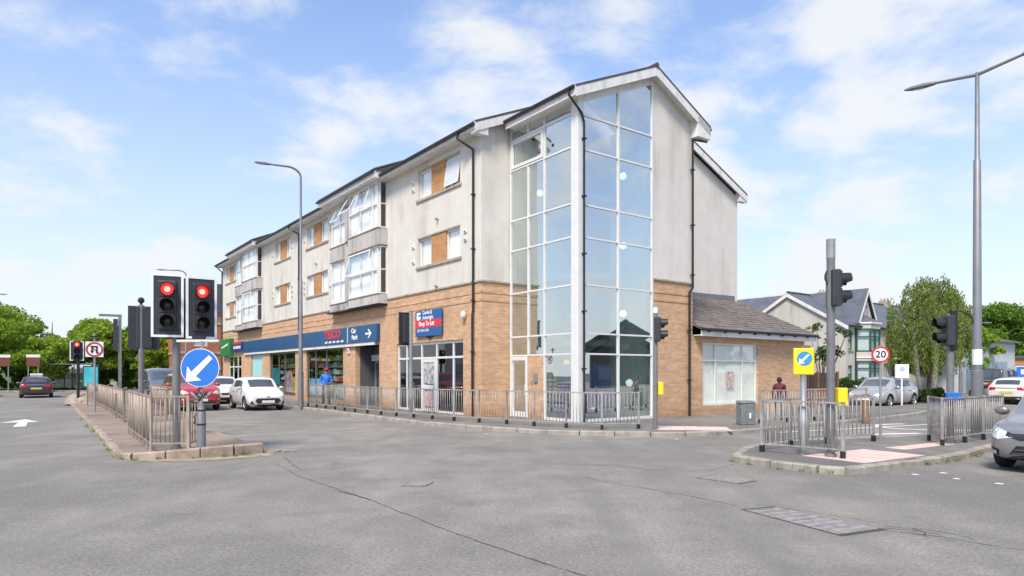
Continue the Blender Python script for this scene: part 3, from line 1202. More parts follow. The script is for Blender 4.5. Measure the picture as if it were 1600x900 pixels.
def open_light(x, y0, y1, ztop, h, out):
    """top-hung sash pushed open"""
    mb = MB()
    n = 4
    fwid = .06
    pts = [(x - .01, y0, ztop), (x - .01, y1, ztop), (x - out, y1, ztop - h), (x - out, y0, ztop - h)]
    P = [Vector(p) for p in pts]

    def lerp(u, v):
        return (P[0] * (1 - u) + P[1] * u) * (1 - v) + (P[3] * (1 - u) + P[2] * u) * v
    eu, ev = fwid / (y1 - y0), fwid / h
    for (u0, u1, v0, v1) in ((0, 1, 0, ev), (0, 1, 1 - ev, 1), (0, eu, ev, 1 - ev), (1 - eu, 1, ev, 1 - ev)):
        mb.extr([tuple(lerp(u, v)) for u, v in ((u0, v0), (u1, v0), (u1, v1), (u0, v1))], (-.04, 0, -.015))
    o = mb.build('open_light', M_WPVC, flats)
    gp = MB()
    gp.poly([tuple(lerp(u, v) + Vector((-.02, 0, -.008))) for u, v in ((eu, ev), (1 - eu, ev), (1 - eu, 1 - ev), (eu, 1 - ev))])
    gp.build('pane', M_GLASSW, o)


for b0 in bays:
    bay(b0)
open_light(FX - .43, S(9.25), S(10.4), 9.9, .95, .55)
open_light(FX - .43, S(8.0), S(9.2), 9.9, .95, .35)
open_light(FX - .17, S(11.3), S(12.2), 9.9, .95, .5)
open_light(FX - .43, S(8.0), S(10.35), 7.1, 1.0, .28)
open_light(FX - .43, S(26.6), S(28.8), 7.1, 1.0, .2)

# --- main roof
OV = .42
rf = MB()
RZ = ZE + .17
zr = RZ + .433 * (mid - FX + OV)
ya, yb = Y0 - .28, Y1 + .3
rf.extr([(FX - OV, ya, RZ), (mid, ya, zr), (mid, yb, zr), (FX - OV, yb, RZ)], (0, 0, .075))
rf.extr([(mid, ya, zr), (DEP + OV, ya, RZ), (DEP + OV, yb, RZ), (mid, yb, zr)], (0, 0, .075))
rf.build('main_roof', M_TILE, flats)
rd = MB()
rd.tube([(mid, ya, zr + .06), (mid, yb, zr + .06)], .11, 8)
rd.build('ridge_tiles', M_TILE, flats)
so_ = MB()
so_.box(FX - OV, FX, Y0 - .25, Y1 + .25, ZE - .02, ZE + .03)
so_.build('eave_soffit', M_WBOARD, flats)
fa = MB()
fa.box(FX - OV - .03, FX - OV, Y0 - .27, Y1 + .27, ZE - .05, ZE + .19)
fa.box(DEP + OV, DEP + OV + .03, Y0 - .27, Y1 + .27, ZE - .05, ZE + .19)
fa.build('fascia_board', M_WBOARD, flats)
# barge boards on the near gable, with boxed ends
bb = MB()
for sgn, xe in ((1, FX - OV), (-1, DEP + OV)):
    xm = mid
    z_e, z_m = RZ, zr
    bb.extr([(xe, Y0 - .27, z_e + .0), (xm, Y0 - .27, z_m + .0), (xm, Y0 - .27, z_m - .3), (xe, Y0 - .27, z_e - .3)], (0, .03, 0))
    bb.extr([(xe, Y0 - .24, z_e - .08), (xm, Y0 - .24, z_m - .08), (xm, Y0 - .24, z_m - .11), (xe, Y0 - .24, z_e - .11)], (0, .24, 0))
    bb.extr([(xe, Y0 - .24, ZE - .16), (xe + sgn * .55, Y0 - .24, ZE - .16), (xe + sgn * .55, Y0 - .24, ZE + .3), (xe, Y0 - .24, ZE + .08)], (0, .24, 0))
bb.build('barge_board', M_WBOARD, flats)
gt = MB()
gt.tube([(FX - OV - .09, Y0 - .28, ZE + .1), (FX - OV - .09, Y1 + .28, ZE + .1)], .06, 8)
gt.build('gutter', M_BLACKP, flats)


def downpipe(pts, r=.045, brackets=()):
    d = MB()
    d.tube(pts, r, 8)
    for b in brackets:
        d.box(b[0] - .065, b[0] + .065, b[1] - .065, b[1] + .065, b[2] - .02, b[2] + .02)
    return d.build('downpipe', M_BLACKP, flats, smooth=False)


dpx = FX - .07
downpipe([(FX - OV - .09, S(.75), ZE + .06), (FX - OV - .09, S(.75), ZE - .12), (dpx, S(.42), ZE - .5), (dpx, S(.42), 3.85), (dpx - .03, S(.42), 3.7), (dpx - .03, S(.42), .1)],
         brackets=[(dpx, S(.42), z) for z in (7.9, 6.0, 4.2)] + [(dpx - .03, S(.42), z) for z in (2.4, 1.0)])
downpipe([(FX - OV - .09, S(18.9), ZE + .06), (FX - OV - .09, S(18.9), ZE - .1), (dpx, S(18.5), ZE - .4), (dpx, S(18.5), 4.0)], brackets=[(dpx, S(18.5), 7)])
downpipe([(FX - OV - .09, Y1 - .1, ZE + .06), (dpx, Y1 - .15, ZE - .4), (dpx, Y1 - .15, .1)])

# --- shopfronts
# white framed empty shop
def mullioned(y0, y1, z0, z1, mull, trans, fw, door=None, gmat=M_GLASSS, x=FX + .06):
    return window_y(flats, x, y0, y1, z0, z1, mull=mull, trans=trans, fw=fw, gmat=gmat, back=False, name='shopfront')


w = mullioned(S(1.18), S(6.38), .14, 2.86, [S(1.95), S(3.17), S(4.35), S(5.62)], [2.25], .085)
dr = MB()
dy0, dy1 = S(3.17), S(4.35)
dr.box(FX + .045, FX + .135, dy0 + .04, dy0 + .17, .16, 2.2)
dr.box(FX + .045, FX + .135, dy1 - .17, dy1 - .04, .16, 2.2)
dr.box(FX + .045, FX + .135, dy0 + .17, dy1 - .17, .16, .3)
dr.box(FX + .045, FX + .135, dy0 + .17, dy1 - .17, 1.02, 1.2)
dr.box(FX + .045, FX + .135, dy0 + .17, dy1 - .17, 2.08, 2.2)
dr = dr.build('shop_door', M_WPVC, flats)
ph = MB()
ph.tube([(FX - .01, dy0 + .1, .95), (FX - .01, dy0 + .1, 1.3)], .014, 6)
ph.build('handle', M_GREYST, dr)
M_POSTER = simple('grey_poster', (0.42, 0.41, 0.40), 0.7, var=0.75, sc=7)
M_POSTERP = simple('pink_poster', (0.60, 0.42, 0.40), 0.7, var=0.55, sc=8)
ps = MB()
ps.box(FX + .05, FX + .06, dy0 + .2, dy1 - .2, 1.24, 2.05)
ps.build('poster', M_POSTER, dr)
ps = MB()
ps.box(FX + .05, FX + .06, dy0 + .2, dy1 - .2, .34, .95)
ps.build('poster', M_POSTERP, dr)

# recessed entrance of the big shop
en = MB()
en.box(FX + .9, FX + .95, S(8.1), S(10.7), .12, 2.93)
en.box(FX + .22, FX + .9, S(10.62), S(10.7), .12, 2.93)
en.box(FX + .22, FX + .9, S(8.1), S(8.18), .12, 2.93)
en.build('entrance_recess', M_DGREY, flats)
ed = MB()
for a, b in ((8.3, 9.25), (9.32, 10.3)):
    ed.box(FX + .82, FX + .88, S(a), S(a) + .07, .14, 2.2)
    ed.box(FX + .82, FX + .88, S(b) - .07, S(b), .14, 2.2)
    ed.box(FX + .82, FX + .88, S(a) + .07, S(b) - .07, 2.12, 2.2)
    ed.box(FX + .82, FX + .88, S(a) + .07, S(b) - .07, .14, .25)
ed = ed.build('entrance_door', M_GREYST, flats)
for a, b in ((8.37, 9.18), (9.39, 10.23)):
    q = MB()
    q.poly([(FX + .85, S(a), .25), (FX + .85, S(a), 2.12), (FX + .85, S(b), 2.12), (FX + .85, S(b), .25)])
    q.build('pane', M_GLASSS, ed)
hd = MB()
hd.box(FX + .5, FX + .81, S(8.2), S(10.0), 2.22, 2.5)
hd.build('door_header', M_GREYST, flats)
nt_ = MB()
nt_.box(FX + .80, FX + .81, S(8.95), S(9.22), 1.15, 1.45)
nt_.build('door_notice', M_WHITE, flats)

# display windows with stocked shelves behind
M_DFRAME = simple('shop_frame_grey', (0.16, 0.17, 0.18), 0.4, metal=.3, var=.1)
cols = [simple('pack_red', (.45, .05, .04), .5), simple('pack_yellow', (.55, .40, .05), .5), simple('pack_white', (.6, .6, .58), .5), simple('pack_green', (.08, .26, .07), .5), simple('pack_blue', (.05, .13, .4), .5), simple('pack_orange', (.55, .2, .03), .5)]


def shelves(y0, y1, z0, z1, seed):
    r = random.Random(seed)
    mb = MB()
    x = FX + .55
    mb.box(x + .42, x + .46, y0, y1, z0 - .2, z1, 6)
    z = z0
    while z < z1 - .3:
        mb.box(x, x + .4, y0, y1, z, z + .03, 7)
        y = y0 + .05
        while y < y1 - .15:
            w = r.uniform(.06, .22)
            h = r.uniform(.12, .27)
            c = r.randrange(6)
            for k in range(r.randrange(1, 4)):
                if y + w > y1:
                    break
                mb.box(x + r.uniform(0, .06), x + .3, y, y + w - .01, z + .03, z + .03 + h, c)
                y += w
            if r.random() < .2:
                y += .15
        z += .36
    o = mb.build('stocked_shelves', cols + [M_DARK, M_GREYST], flats)
    o['kind'] = 'stuff'


for (a, b, mu) in ((12.2, 17.5, (14.6, 16.2)), (19.3, 24.3, (21.4, 22.6))):
    window_y(flats, FX + .07, S(a) + .005, S(b) - .005, .305, 2.925 if a < 18 else 2.895, mull=[S(m) for m in mu], fw=.07, fmat=M_DFRAME, gmat=M_GLASSS, back=False, name='shop_window')
    shelves(S(a) + .3, S(b) - .3, .5, 2.6, int(a))
inter = MB()
inter.box(FX + 2.6, FX + 2.65, Y0 + .1, S(36), .1, 3.4)
inter.box(FX + .25, FX + 2.6, Y0 + .1, S(36), .05, .11)
for s in (.3, 7.2, 11.4, 18.3, 25, 29.6, 36):
    inter.box(FX + .25, FX + 2.6, S(s), S(s) + .05, .11, 3.39)
inter.build('shop_interior', M_DARK, flats)
# window stickers
for (a, b, z0, z1, mt) in ((14.7, 17.3, .45, 1.35, simple('pale_blue_film', (.30, .52, .75), .5, var=.5, sc=3)), (12.35, 13.3, .4, 1.1, simple('green_film', (.25, .42, .36), .5, var=.6, sc=6)), (20.2, 21.6, .5, 1.75, simple('pink_film', (.55, .36, .40), .5, var=.6, sc=5)), (19.5, 20.3, .5, 1.4, simple('yellow_film', (.6, .5, .12), .5, var=.6, sc=5))):
    f = MB()
    f.box(FX + .125, FX + .13, S(a), S(b), z0, z1)
    f.build('window_film', mt, flats)
f = MB()
f.box(FX + .10, FX + .14, S(25.87), S(28.48), 1.36, 2.88)
f.build('window_film', M_CYAN, flats)
f = MB()
f.box(FX + .09, FX + .14, S(25.87), S(28.48), .52, 1.35)
f.build('window_poster', M_NAVY, flats)
f = MB()
for z, a, b in ((1.12, 26.3, 27.0), (.98, 26.2, 27.2), (.84, 26.3, 27.1)):
    f.box(FX + .083, FX + .09, S(a), S(b), z, z + .06)
f.box(FX + .083, FX + .09, S(27.5), S(28.1), .75, 1.2)
f.build('poster_print', M_WHITE, flats)
mullioned(S(31.02), S(34.78), .14, 2.94, [S(32.2), S(33.5)], [2.1], .1)

# --- glazed stair tower -------------------------------------------------
TW = 5.6
tw = MB()
wall_x(tw, 0.0, 3.45, TW, 0, 4.86, [])
tw.poly([(TW, 0, 0), (TW, Y0, 0), (TW, Y0, 4.86), (TW, 0, 4.86)])
tw.poly([(3.45, 0, 0), (3.45, 0, 4.86), (3.45, .25, 4.86), (3.45, .25, 0)])
tw.build('brick_wall', M_BRICK, flats)
tc_ = MB()
for z in (4.16, 4.44):
    tc_.box(3.45, TW, -.018, 0, z, z + .075)
tc_.build('brick_course', M_BRICK, flats)
AP, EVL, EVR = 3.3, 10.5, 10.78


def tz(t):
    return EVL + .432 * min(t, AP) if t <= AP else EVL + .432 * AP - (t - AP) * ((EVL + .432 * AP - EVR) / (TW - AP))


tr = MB()
tr.poly([(3.45, 0, 4.93), (TW, 0, 4.93), (TW, 0, tz(TW)), (3.45, 0, tz(3.45))])
tr.poly([(3.45, 0, 4.86), (3.45, 0, tz(3.45)), (3.45, .25, tz(3.45)), (3.45, .25, 4.86)])
tr.poly([(TW, 0, 4.93), (TW, Y0, 4.93), (TW, Y0, EVR), (TW, 0, EVR)])
tr.build('rendered_wall', M_REND, flats)
tb = MB()
tb.box(3.46, TW + .04, -.05, .05, 4.86, 4.93)
tb.build('string_course', M_STONE, flats, bevel=.008)

# corner column and curtain wall framing
cw = MB()
cw.box(-.05, .22, -.05, .28, .118, EVL)
cw = cw.build('corner_column', M_WPVC, flats, bevel=.02)
LT = [2.27, 2.92, 4.45, 5.96, 7.02, 8.8]
FWD = .07
fl = MB()                                     # left face, plane x = 0
fl.box(-.03, .06, .3, Y0 - .002, .118, .2)
for y in (1.63, Y0 - .06):
    fl.box(-.035, .06, y - .028, y + .028, .2, 10.5)
for z in LT:
    fl.box(-.031, .055, .3, Y0 - .1, z - .027, z + .027)
for z in (9.85, 10.22):
    fl.box(-.031, .055, .3, Y0 - .1, z - .03, z + .03)
fl.box(-.033, .056, 2.5 - .03, 2.5 + .03, 2.31, 8.76)
fl.box(-.033, .056, 2.5 - .03, 2.5 + .03, 9.88, 10.2)
fl = fl.build('curtain_wall_frame', M_WPVC, flats)


prnd = random.Random(31)


def pane_l(y0, y1, z0, z1, parent, mat=M_GLASS):
    p = MB()
    j = lambda: .01 + prnd.uniform(-.006, .006)
    p.poly([(j(), y0, z0), (j(), y0, z1), (.01, y1, z1), (j(), y1, z0)])
    p.build('pane', mat, parent)


zz = [2.27, 2.92, 4.45, 5.96, 7.02, 8.8, 9.85, 10.22]
for i in range(len(zz) - 1):
    pane_l(.3, 1.63, zz[i], zz[i + 1], fl)
    if i == 5:
        pane_l(1.63, Y0 - .06, zz[i], zz[i + 1], fl)
    else:
        pane_l(1.63, 2.5, zz[i], zz[i + 1], fl)
        pane_l(2.5, Y0 - .06, zz[i], zz[i + 1], fl)
pane_l(.3, 1.63, .2, 2.27, fl)
# opening light framing in the top left bay
of = MB()
for (y0, y1, z0, z1) in ((1.68, 3.44, 9.70, 9.80), (1.68, 3.44, 8.85, 8.95), (1.68, 1.78, 8.95, 9.70), (3.34, 3.44, 8.95, 9.70)):
    of.box(-.05, .0, y0, y1, z0, z1)
of.build('opening_light_frame', M_WPVC, flats)
pn = MB()
pn.box(-.02, .03, .3, Y0 - .01, 10.25, EVL)
pn.build('head_panel', M_WBOARD, flats)
# tower door and the brick infill next to it
dd = MB()
for (y0, y1, z0, z1) in ((2.5, 2.62, .14, 2.23), (3.36, 3.48, .14, 2.23), (2.62, 3.36, 2.1, 2.23), (2.62, 3.36, .14, .32)):
    dd.box(-.06, .03, y0, y1, z0, z1)
dd = dd.build('tower_door', M_WPVC, flats)
q = MB()
q.poly([(-.01, 2.62, .32), (-.01, 2.62, 2.1), (-.01, 3.36, 2.1), (-.01, 3.36, .32)])
q.build('pane', M_GLASS, dd)
q = MB()
q.box(-.1, -.06, 2.54, 2.6, .9, 1.25)
q.build('handle', M_WPVC, dd)
bi = MB()
bi.box(-.04, .15, 1.67, 2.46, .118, 2.235)
bi.build('brick_infill', M_BRICK, flats)
ip = MB()
ip.box(-.09, -.04, 1.95, 2.12, 1.35, 1.65)
ip.box(-.07, -.04, 2.2, 2.28, 1.3, 1.42)
ip.build('entry_panel', M_GREYST, flats)

fr = MB()                                     # right face, plane y = 0
fr.box(.24, 3.45, -.03, .06, .118, .2)
GT = lambda t: 10.12 + .432 * t
for t in (1.78, 3.42):
    fr.extr([(t - .035, -.035, .2), (t + .035, -.035, .2), (t + .035, -.035, tz(t + .03) - .02), (t - .035, -.035, tz(t - .03) - .02)], (0, .095, 0))
for z in [2.27, 2.92, 4.45, 5.94, 6.96, 8.7, 9.78]:
    fr.box(.24, 3.39, -.031, .055, z - .027, z + .027)
fr.extr([(.24, -.03, GT(.24) - .03), (3.4, -.03, GT(3.4) - .03), (3.4, -.03, GT(3.4) + .03), (.24, -.03, GT(.24) + .03)], (0, .08, 0))
fr = fr.build('curtain_wall_frame', M_WPVC, flats)
zr_ = [.2, 2.27, 2.92, 4.45, 5.94, 6.96, 8.7, 9.78]
for i in range(len(zr_)):
    for (t0, t1) in ((.24, 1.78), (1.78, 3.42)):
        if i == len(zr_) - 1:
            q = [(t0, .01, zr_[i]), (t1, .01, zr_[i]), (t1, .01, GT(t1)), (t0, .01, GT(t0))]
        else:
            q = [(t0, .01, zr_[i]), (t1, .01, zr_[i]), (t1, .01, zr_[i + 1]), (t0, .01, zr_[i + 1])]
        q = [(a_, b_ + prnd.uniform(-.006, .006), c_) for a_, b_, c_ in q]
        p = MB()
        p.poly(q)
        p.build('pane', M_GLASS, fr)
hp = MB()
hp.extr([(.24, -.02, GT(.24) + .03), (3.42, -.02, GT(3.42) + .03), (3.42, -.02, tz(3.42)), (AP, -.02, tz(AP)), (.24, -.02, tz(.24))], (0, .05, 0))
hp.build('head_panel', M_WBOARD, flats)

# tower roof, barge boards, fascia
rf = MB()
o_ = .38
zl, za_, zr2 = tz(0) - .432 * o_ + .08, tz(AP) + .10, EVR - .2
xr = TW + .62
rf.extr([(-o_, -.34, zl), (AP, -.34, za_), (AP, Y0 - .285, za_), (-o_, Y0 - .285, zl)], (0, 0, .07))
rf.extr([(AP, -.34, za_), (xr, -.34, zr2), (xr, Y0 - .285, zr2), (AP, Y0 - .285, za_)], (0, 0, .07))
rf.build('tower_roof', M_TILE, flats)
bb = MB()
bb.extr([(-o_, -.33, zl), (AP, -.33, za_), (AP, -.33, za_ - .30), (-o_, -.33, zl - .30)], (0, .03, 0))
bb.extr([(AP, -.33, za_), (xr, -.33, zr2), (xr, -.33, zr2 - .30), (AP, -.33, za_ - .30)], (0, .03, 0))
bb.extr([(xr, -.33, zr2 - .01), (xr - .72, -.33, zr2 + .3), (xr - .72, -.33, zr2 - .42), (xr, -.33, zr2 - .42)], (0, .33, 0))
bb.extr([(-o_, -.30, zl - .1), (AP, -.30, za_ - .1), (AP, -.30, za_ - .13), (-o_, -.30, zl - .13)], (0, .3, 0))
bb.extr([(AP, -.30, za_ - .1), (xr - .7, -.30, zr2 + .2), (xr - .7, -.30, zr2 + .17), (AP, -.30, za_ - .13)], (0, .3, 0))
bb.box(-o_ - .03, -o_, -.33, Y0 - .29, zl - .26, zl + .02)
bb.box(-o_, -.02, -.30, Y0 - .29, zl - .20, zl - .17)
bb.build('barge_board', M_WBOARD, flats)
rc = MB()
rc.tube([(AP, -.36, za_ + .05), (AP, Y0 - .3, za_ + .05)], .09, 8)
rc.build('ridge_tiles', M_TILE, flats)
gt = MB()
gt.tube([(-o_ - .09, -.32, zl - .02), (-o_ - .09, Y0 - .3, zl - .02)], .06, 8)
gt.build('gutter', M_BLACKP, flats)
gt = MB()
gt.tube([(xr + .06, -.3, zr2 - .03), (xr + .06, Y0 - .3, zr2 - .03)], .055, 8)
gt.build('gutter', M_BLACKP, flats)
downpipe([(-o_ - .09, -.1, zl - .03), (-o_ - .09, -.1, zl - .2), (.08, -.1, zl - .65), (.17, -.1, zl - .9), (.17, -.1, .1)], r=.036, brackets=[(.17, -.1, z) for z in (9, 7.2, 5.4, 3.6, 1.8)])
downpipe([(xr + .06, -.1, zr2 - .05), (xr + .06, -.1, zr2 - .42), (TW - .1, -.09, zr2 - .5), (TW - .1, -.09, 4.75), (TW - .28, -.09, 4.55), (TW - .28, -.09, .1)], brackets=[(TW - .1, -.09, z) for z in (9, 7, 5.2)] + [(TW - .28, -.09, z) for z in (3.2, 1.4)])

# inside the tower
ti = MB()
ti.box(.12, TW - .1, Y0 - .14, Y0 - .02, .1, 10.4)
ti.box(TW - .2, TW - .1, .1, Y0 - .14, .1, 10.4)
ti.box(3.5, 3.6, .1, 2.1, .1, 10.4)
ti.build('stairwell_wall', M_GREENW, flats)
tf = MB()
tf.box(.1, TW - .1, .1, Y0 - .14, .08, .13)
for z in (2.62, 5.0, 7.75):
    tf.box(1.5, TW - .2, 1.5, Y0 - .14, z, z + .2)
tf.build('landing', simple('landing_concrete', (.5, .5, .49), .8), flats)
stp = MB()
for lv, (za0, za1) in enumerate(((.13, 2.62), (2.82, 5.0), (5.2, 7.75))):
    n = 11
    for i in range(n):
        z = za0 + (za1 - za0) * (i + 1) / n
        x = 3.3 - 1.8 * i / n if lv % 2 == 0 else 1.5 + 1.8 * i / n
        stp.box(x - .09, x + .09, 2.4, 3.4, z - .2, z)
stp.build('stair_flight', simple('stair_grey', (.36, .38, .40), .8), flats)
bl = MB()
bl.box(.45, 2.2, .75, .8, .14, 1.95)
bl.box(.45, .5, .8, 1.55, .14, 1.95)
bl.box(2.2, 2.9, 2.4, 2.46, 5.2, 6.9)
bl.box(1.9, 2.5, 2.9, 2.95, 2.85, 4.3)
bl.build('blue_door', M_BLUEW, flats)
hr = MB()
for z in (3.6, 6.0, 8.7):
    hr.tube([(1.5, 1.52, z - .6), (3.4, 1.52, z - .6)], .02, 6)
    for k in range(13):
        hr.tube([(1.5 + k * .155, 1.52, z - 1.0 + .2), (1.5 + k * .155, 1.52, z - .6)], .009, 5)
hr.build('landing_rail', M_GREYST, flats)

# --- single storey wing -------------------------------------------------
lw = MB()
LX0, LX1 = TW, 13.15
wall_x(lw, 0.0, LX0, LX1, 0, 3.02, [(6.19, 9.68, .45, 2.8)], .14)
lw.poly([(LX1, 0, 0), (LX1, Y0, 0), (LX1, Y0, 4.95), (LX1, 0, 3.02)])
lw.build('brick_wall', M_BRICK, flats)
w = window_x(flats, .05, 6.2, 9.67, .455, 2.795, mull=(7.03, 8.73), trans=(2.13,), fw=.07, back=False, name='wing_window')
wb = MB()
wb.box(6.21, 9.66, .135, .15, .46, 2.79)
wb.build('frosted_screen', simple('pale_green_screen', (.90, .91, .80), .8, var=.1, sc=1.5), w)
pp = MB()
pp.box(7.75, 8.2, .07, .075, 1.1, 1.72)
pp.build('poster', M_POSTERP, w)
lf = MB()
lf.box(LX0 + .05, LX1 + .32, -.36, -.33, 3.0, 3.2)
lf.box(LX0 + .05, LX1 + .3, -.33, -.0, 3.02, 3.05)
lf.build('fascia_board', M_WBOARD, flats)
lg = MB()
lg.tube([(LX0 + .02, -.42, 3.24), (LX1 + .34, -.42, 3.24)], .06, 8)
for k in range(9):
    lg.box(LX0 + .4 + k * .95, LX0 + .46 + k * .95, -.47, -.34, 3.14, 3.2)
lg.build('gutter', M_BLACKP, flats)
lr = MB()
zA, zB_ = 3.22, 5.02
lr.extr([(LX0, -.4, zA), (LX1 + .34, -.4, zA), (LX1 + .34, Y0 - .01, zB_), (LX0, Y0 - .01, zB_)], (0, 0, .03))
lr.build('wing_roof', M_TILEB, flats)
tl = MB()
nr, nc = 15, 30
rnd = random.Random(8)
for i in range(nr):
    f0, f1 = i / nr, (i + 1.25) / nr
    f1 = min(f1, 1.0)
    for j in range(nc):
        a = LX0 + (LX1 + .33 - LX0) * (j + (.5 if i % 2 else 0)) / nc
        b = min(a + (LX1 + .33 - LX0) / nc - .012, LX1 + .34)
        if a >= LX1 + .3:
            continue
        ya, yb = -.43 + (Y0 + .4) * f0, -.43 + (Y0 + .4) * f1
        za, zb = zA + .03 + (zB_ - zA) * f0 + .03, zA + .03 + (zB_ - zA) * f1 + .006
        d = rnd.uniform(-.004, .006)
        tl.extr([(a, ya, za + d), (b, ya, za + d + rnd.uniform(-.004, .004)), (b, yb, zb), (a, yb, zb)], (0, 0, .016))
o = tl.build('roof_tiles', M_TILEB, flats)
o['kind'] = 'stuff'
fl_ = MB()
fl_.extr([(LX0, Y0 - .02, zB_ + .03), (LX1 + .05, Y0 - .02, zB_ + .03), (LX1 + .05, Y0 - .02, zB_ + .28), (LX0, Y0 - .02, zB_ + .2)], (0, -.05, 0))
fl_.build('lead_flashing', simple('lead_grey', (.16, .165, .17), .6), flats)

# lamps inside the tower (they are lit)
for k, (x, y, z, m_, lab) in enumerate([(3.05, 1.0, 8.6, M_GLOBE, 'topmost white globe lamp hanging inside the glazed tower'), (3.05, 1.0, 6.15, M_GLOBE, 'second white globe lamp from the top inside the tower'),
                                        (3.05, 1.0, 3.75, M_GLOBE, 'third white globe lamp from the top inside the tower'), (3.1, .75, 1.32, M_GLOBE, 'lowest white globe lamp behind the ground floor glass'),
                                        (.55, 1.15, 2.0, M_GLOBEO, 'amber globe lamp behind the ground floor glass'), (.7, 2.75, 8.0, M_GLOBE, 'white globe lamp behind the narrow upper left panes')]):
    wpos = L2W(x, y)
    t = thing('globe_lamp', lab, 'lamp', (wpos[0], wpos[1], z), group='globe lamps in the stair tower')
    mb = MB()
    mb.sphere((0, 0, 0),   .125 if k < 4 else .11, 16, 10)
    mb.build('globe', m_, t, smooth=True)
    mb = MB()
    mb.tube([(0, 0, .12), (0, 0, .4)], .01, 5)
    mb.build('stem', M_GREYST, t)
# ------------------------------------------------------------------ shop signs
def on_front(name, label, cat, s, z, out=0.0, group=None):
    """an Empty on the shop front facing the road: local x runs to the right as seen, local -y faces out"""
    p = L2W(FX - out, S(s))
    # right as seen from the road = -AX ; outwards = -BX
    return thing(name, label, cat, (p[0], p[1], z), math.atan2(-AX.y, -AX.x), group)


t = on_front('fascia_sign', 'long navy fascia sign with red and white lettering over the shop windows', 'sign', 8.0, 3.46)
b = MB()
b.box(-21.9, 0, -.17, .0, -.39, .39)
b.build('panel', M_NAVY, t, bevel=.012)
b = MB()
b.box(-21.9, -.35, -.13, -.02, -.54, -.395)
b.build('light_strip', M_WBOARD, t)
o = inst('lettering', text_mesh('TESCO', .54, M_RED, .008, bold=.02, sx=1.25), t, (-5.15, -.18, .1))
b = MB()
for k in range(5):
    x = -6.2 + k * .52
    b.extr([(x, -.171, -.30), (x + .34, -.171, -.30), (x + .42, -.171, -.21), (x + .08, -.171, -.21)], (0, -.006, 0))
b.build('stripe_mark', M_WHITE, t)
inst('lettering', text_mesh('Car', .3, M_WHITE, .006, bold=.01, sx=1.2), t, (-2.5, -.175, .17))
inst('lettering', text_mesh('Park', .3, M_WHITE, .006, bold=.01, sx=1.2), t, (-2.4, -.175, -.14))
b = MB()
b.box(-3.25, -3.2, -.185, -.172, -.36, .38)
b.build('divider', M_WHITE, t)
b = MB()
b.extr([(-1.2, -.172, .02), (-.75, -.172, .02), (-.93, -.172, .18), (-.83, -.172, .18), (-.52, -.172, -.02), (-.83, -.172, -.22), (-.93, -.172, -.22), (-.75, -.172, -.06), (-1.2, -.172, -.06)], (0, -.006, 0))
b.build('arrow', M_WHITE, t)
t = on_front('wall_sign', 'small dark blue sign with a red stripe at the far end of the fascia', 'sign', 30.0, 3.52)
b = MB()
b.box(-2.9, 0, -.2, 0, -.3, .36)
b.build('panel', simple('deep_blue', (.012, .03, .14), .4), t)
b = MB()
b.box(-2.7, -.3, -.21, -.2, .22, .32)
b.build('red_stripe', M_RED, t)
b = MB()
for k in range(6):
    b.box(-2.4 + k * .34, -2.18 + k * .34, -.21, -.2, -.12, .08)
b.build('print', M_WHITE, t)
t = on_front('projecting_sign', 'square green shop sign with a white slanted stroke', 'sign', 33.0, 3.55, .02)
b = MB()
b.box(-3.0, -.1, -.3, 0, -.62, .68)
b.build('panel', M_GREEN, t, bevel=.03)
b = MB()
b.extr([(-2.6, -.302, -.05), (-.6, -.302, .18), (-.4, -.302, .34), (-2.4, -.302, .08)], (0, -.008, 0))
b.build('print', M_WHITE, t)

# letting board fixed to the wall on a bracket
t = on_front('letting_board', 'blue and red letting board on the brick above the empty shop', 'sign', 3.55, 3.6, .05)
b = MB()
b.box(-1.02, 1.02, -.05, 0, -.5, .5)
b.build('panel', M_BOARDBLUE, t)
b = MB()
b.box(-1.02, 1.02, -.053, -.05, -.17, .13)
b.build('red_band', M_RED, t)
inst('lettering', text_mesh('Cooke &\nArkwright', .2, M_WHITE, .003, 'LEFT', bold=.004), t, (-.42, -.055, .31))
inst('lettering', text_mesh('Shop To Let', .24, M_WHITE, .003, 'CENTER', bold=.006), t, (-.12, -.057, -.02))
inst('lettering', text_mesh('029 2034 6346', .15, M_WHITE, .003, 'LEFT'), t, (-.85, -.055, -.28))
b = MB()
b.extr([(-.9, -.053, .14), (-.62, -.053, .14), (-.55, -.053, .22), (-.62, -.053, .3), (-.75, -.053, .26), (-.75, -.053, .34), (-.58, -.053, .36), (-.58, -.053, .44), (-.9, -.053, .44)], (0, -.003, 0))
b.build('emblem', M_WHITE, t)
b = MB()
b.box(-.1, .1, .0, .06, -.62, -.5)
b.box(-.25, .25, .0, .06, -.56, -.5)
b.build('bracket', M_BLACKP, t)
t = on_front('flood_light', 'round white bulkhead light on the brick beside the letting board', 'light', 1.0, 3.72)
b = MB()
b.sphere((0, -.1, 0), .13, 12, 8, sc=(.8, .8, 1.2))
b.build('lamp_body', M_WBOARD, t, smooth=True)
b = MB()
b.box(-.05, .05, -.03, 0, -.05, .05)
b.build('mount', M_GREYST, t)
t = on_front('alarm_box', 'small white alarm box on the brick pier beside the shop entrance', 'alarm box', 11.45, 2.72)
b = MB()
b.box(-.14, .14, -.08, 0, -.14, .14)
b.build('case', simple('alarm_white', (.75, .6, .52), .5), t, bevel=.02)
b = MB()
b.box(-.05, .05, -.09, -.08, -.03, .05)
b.build('strobe', M_RED, t)

# ------------------------------------------------------------------ guard railings
bar_me = {}


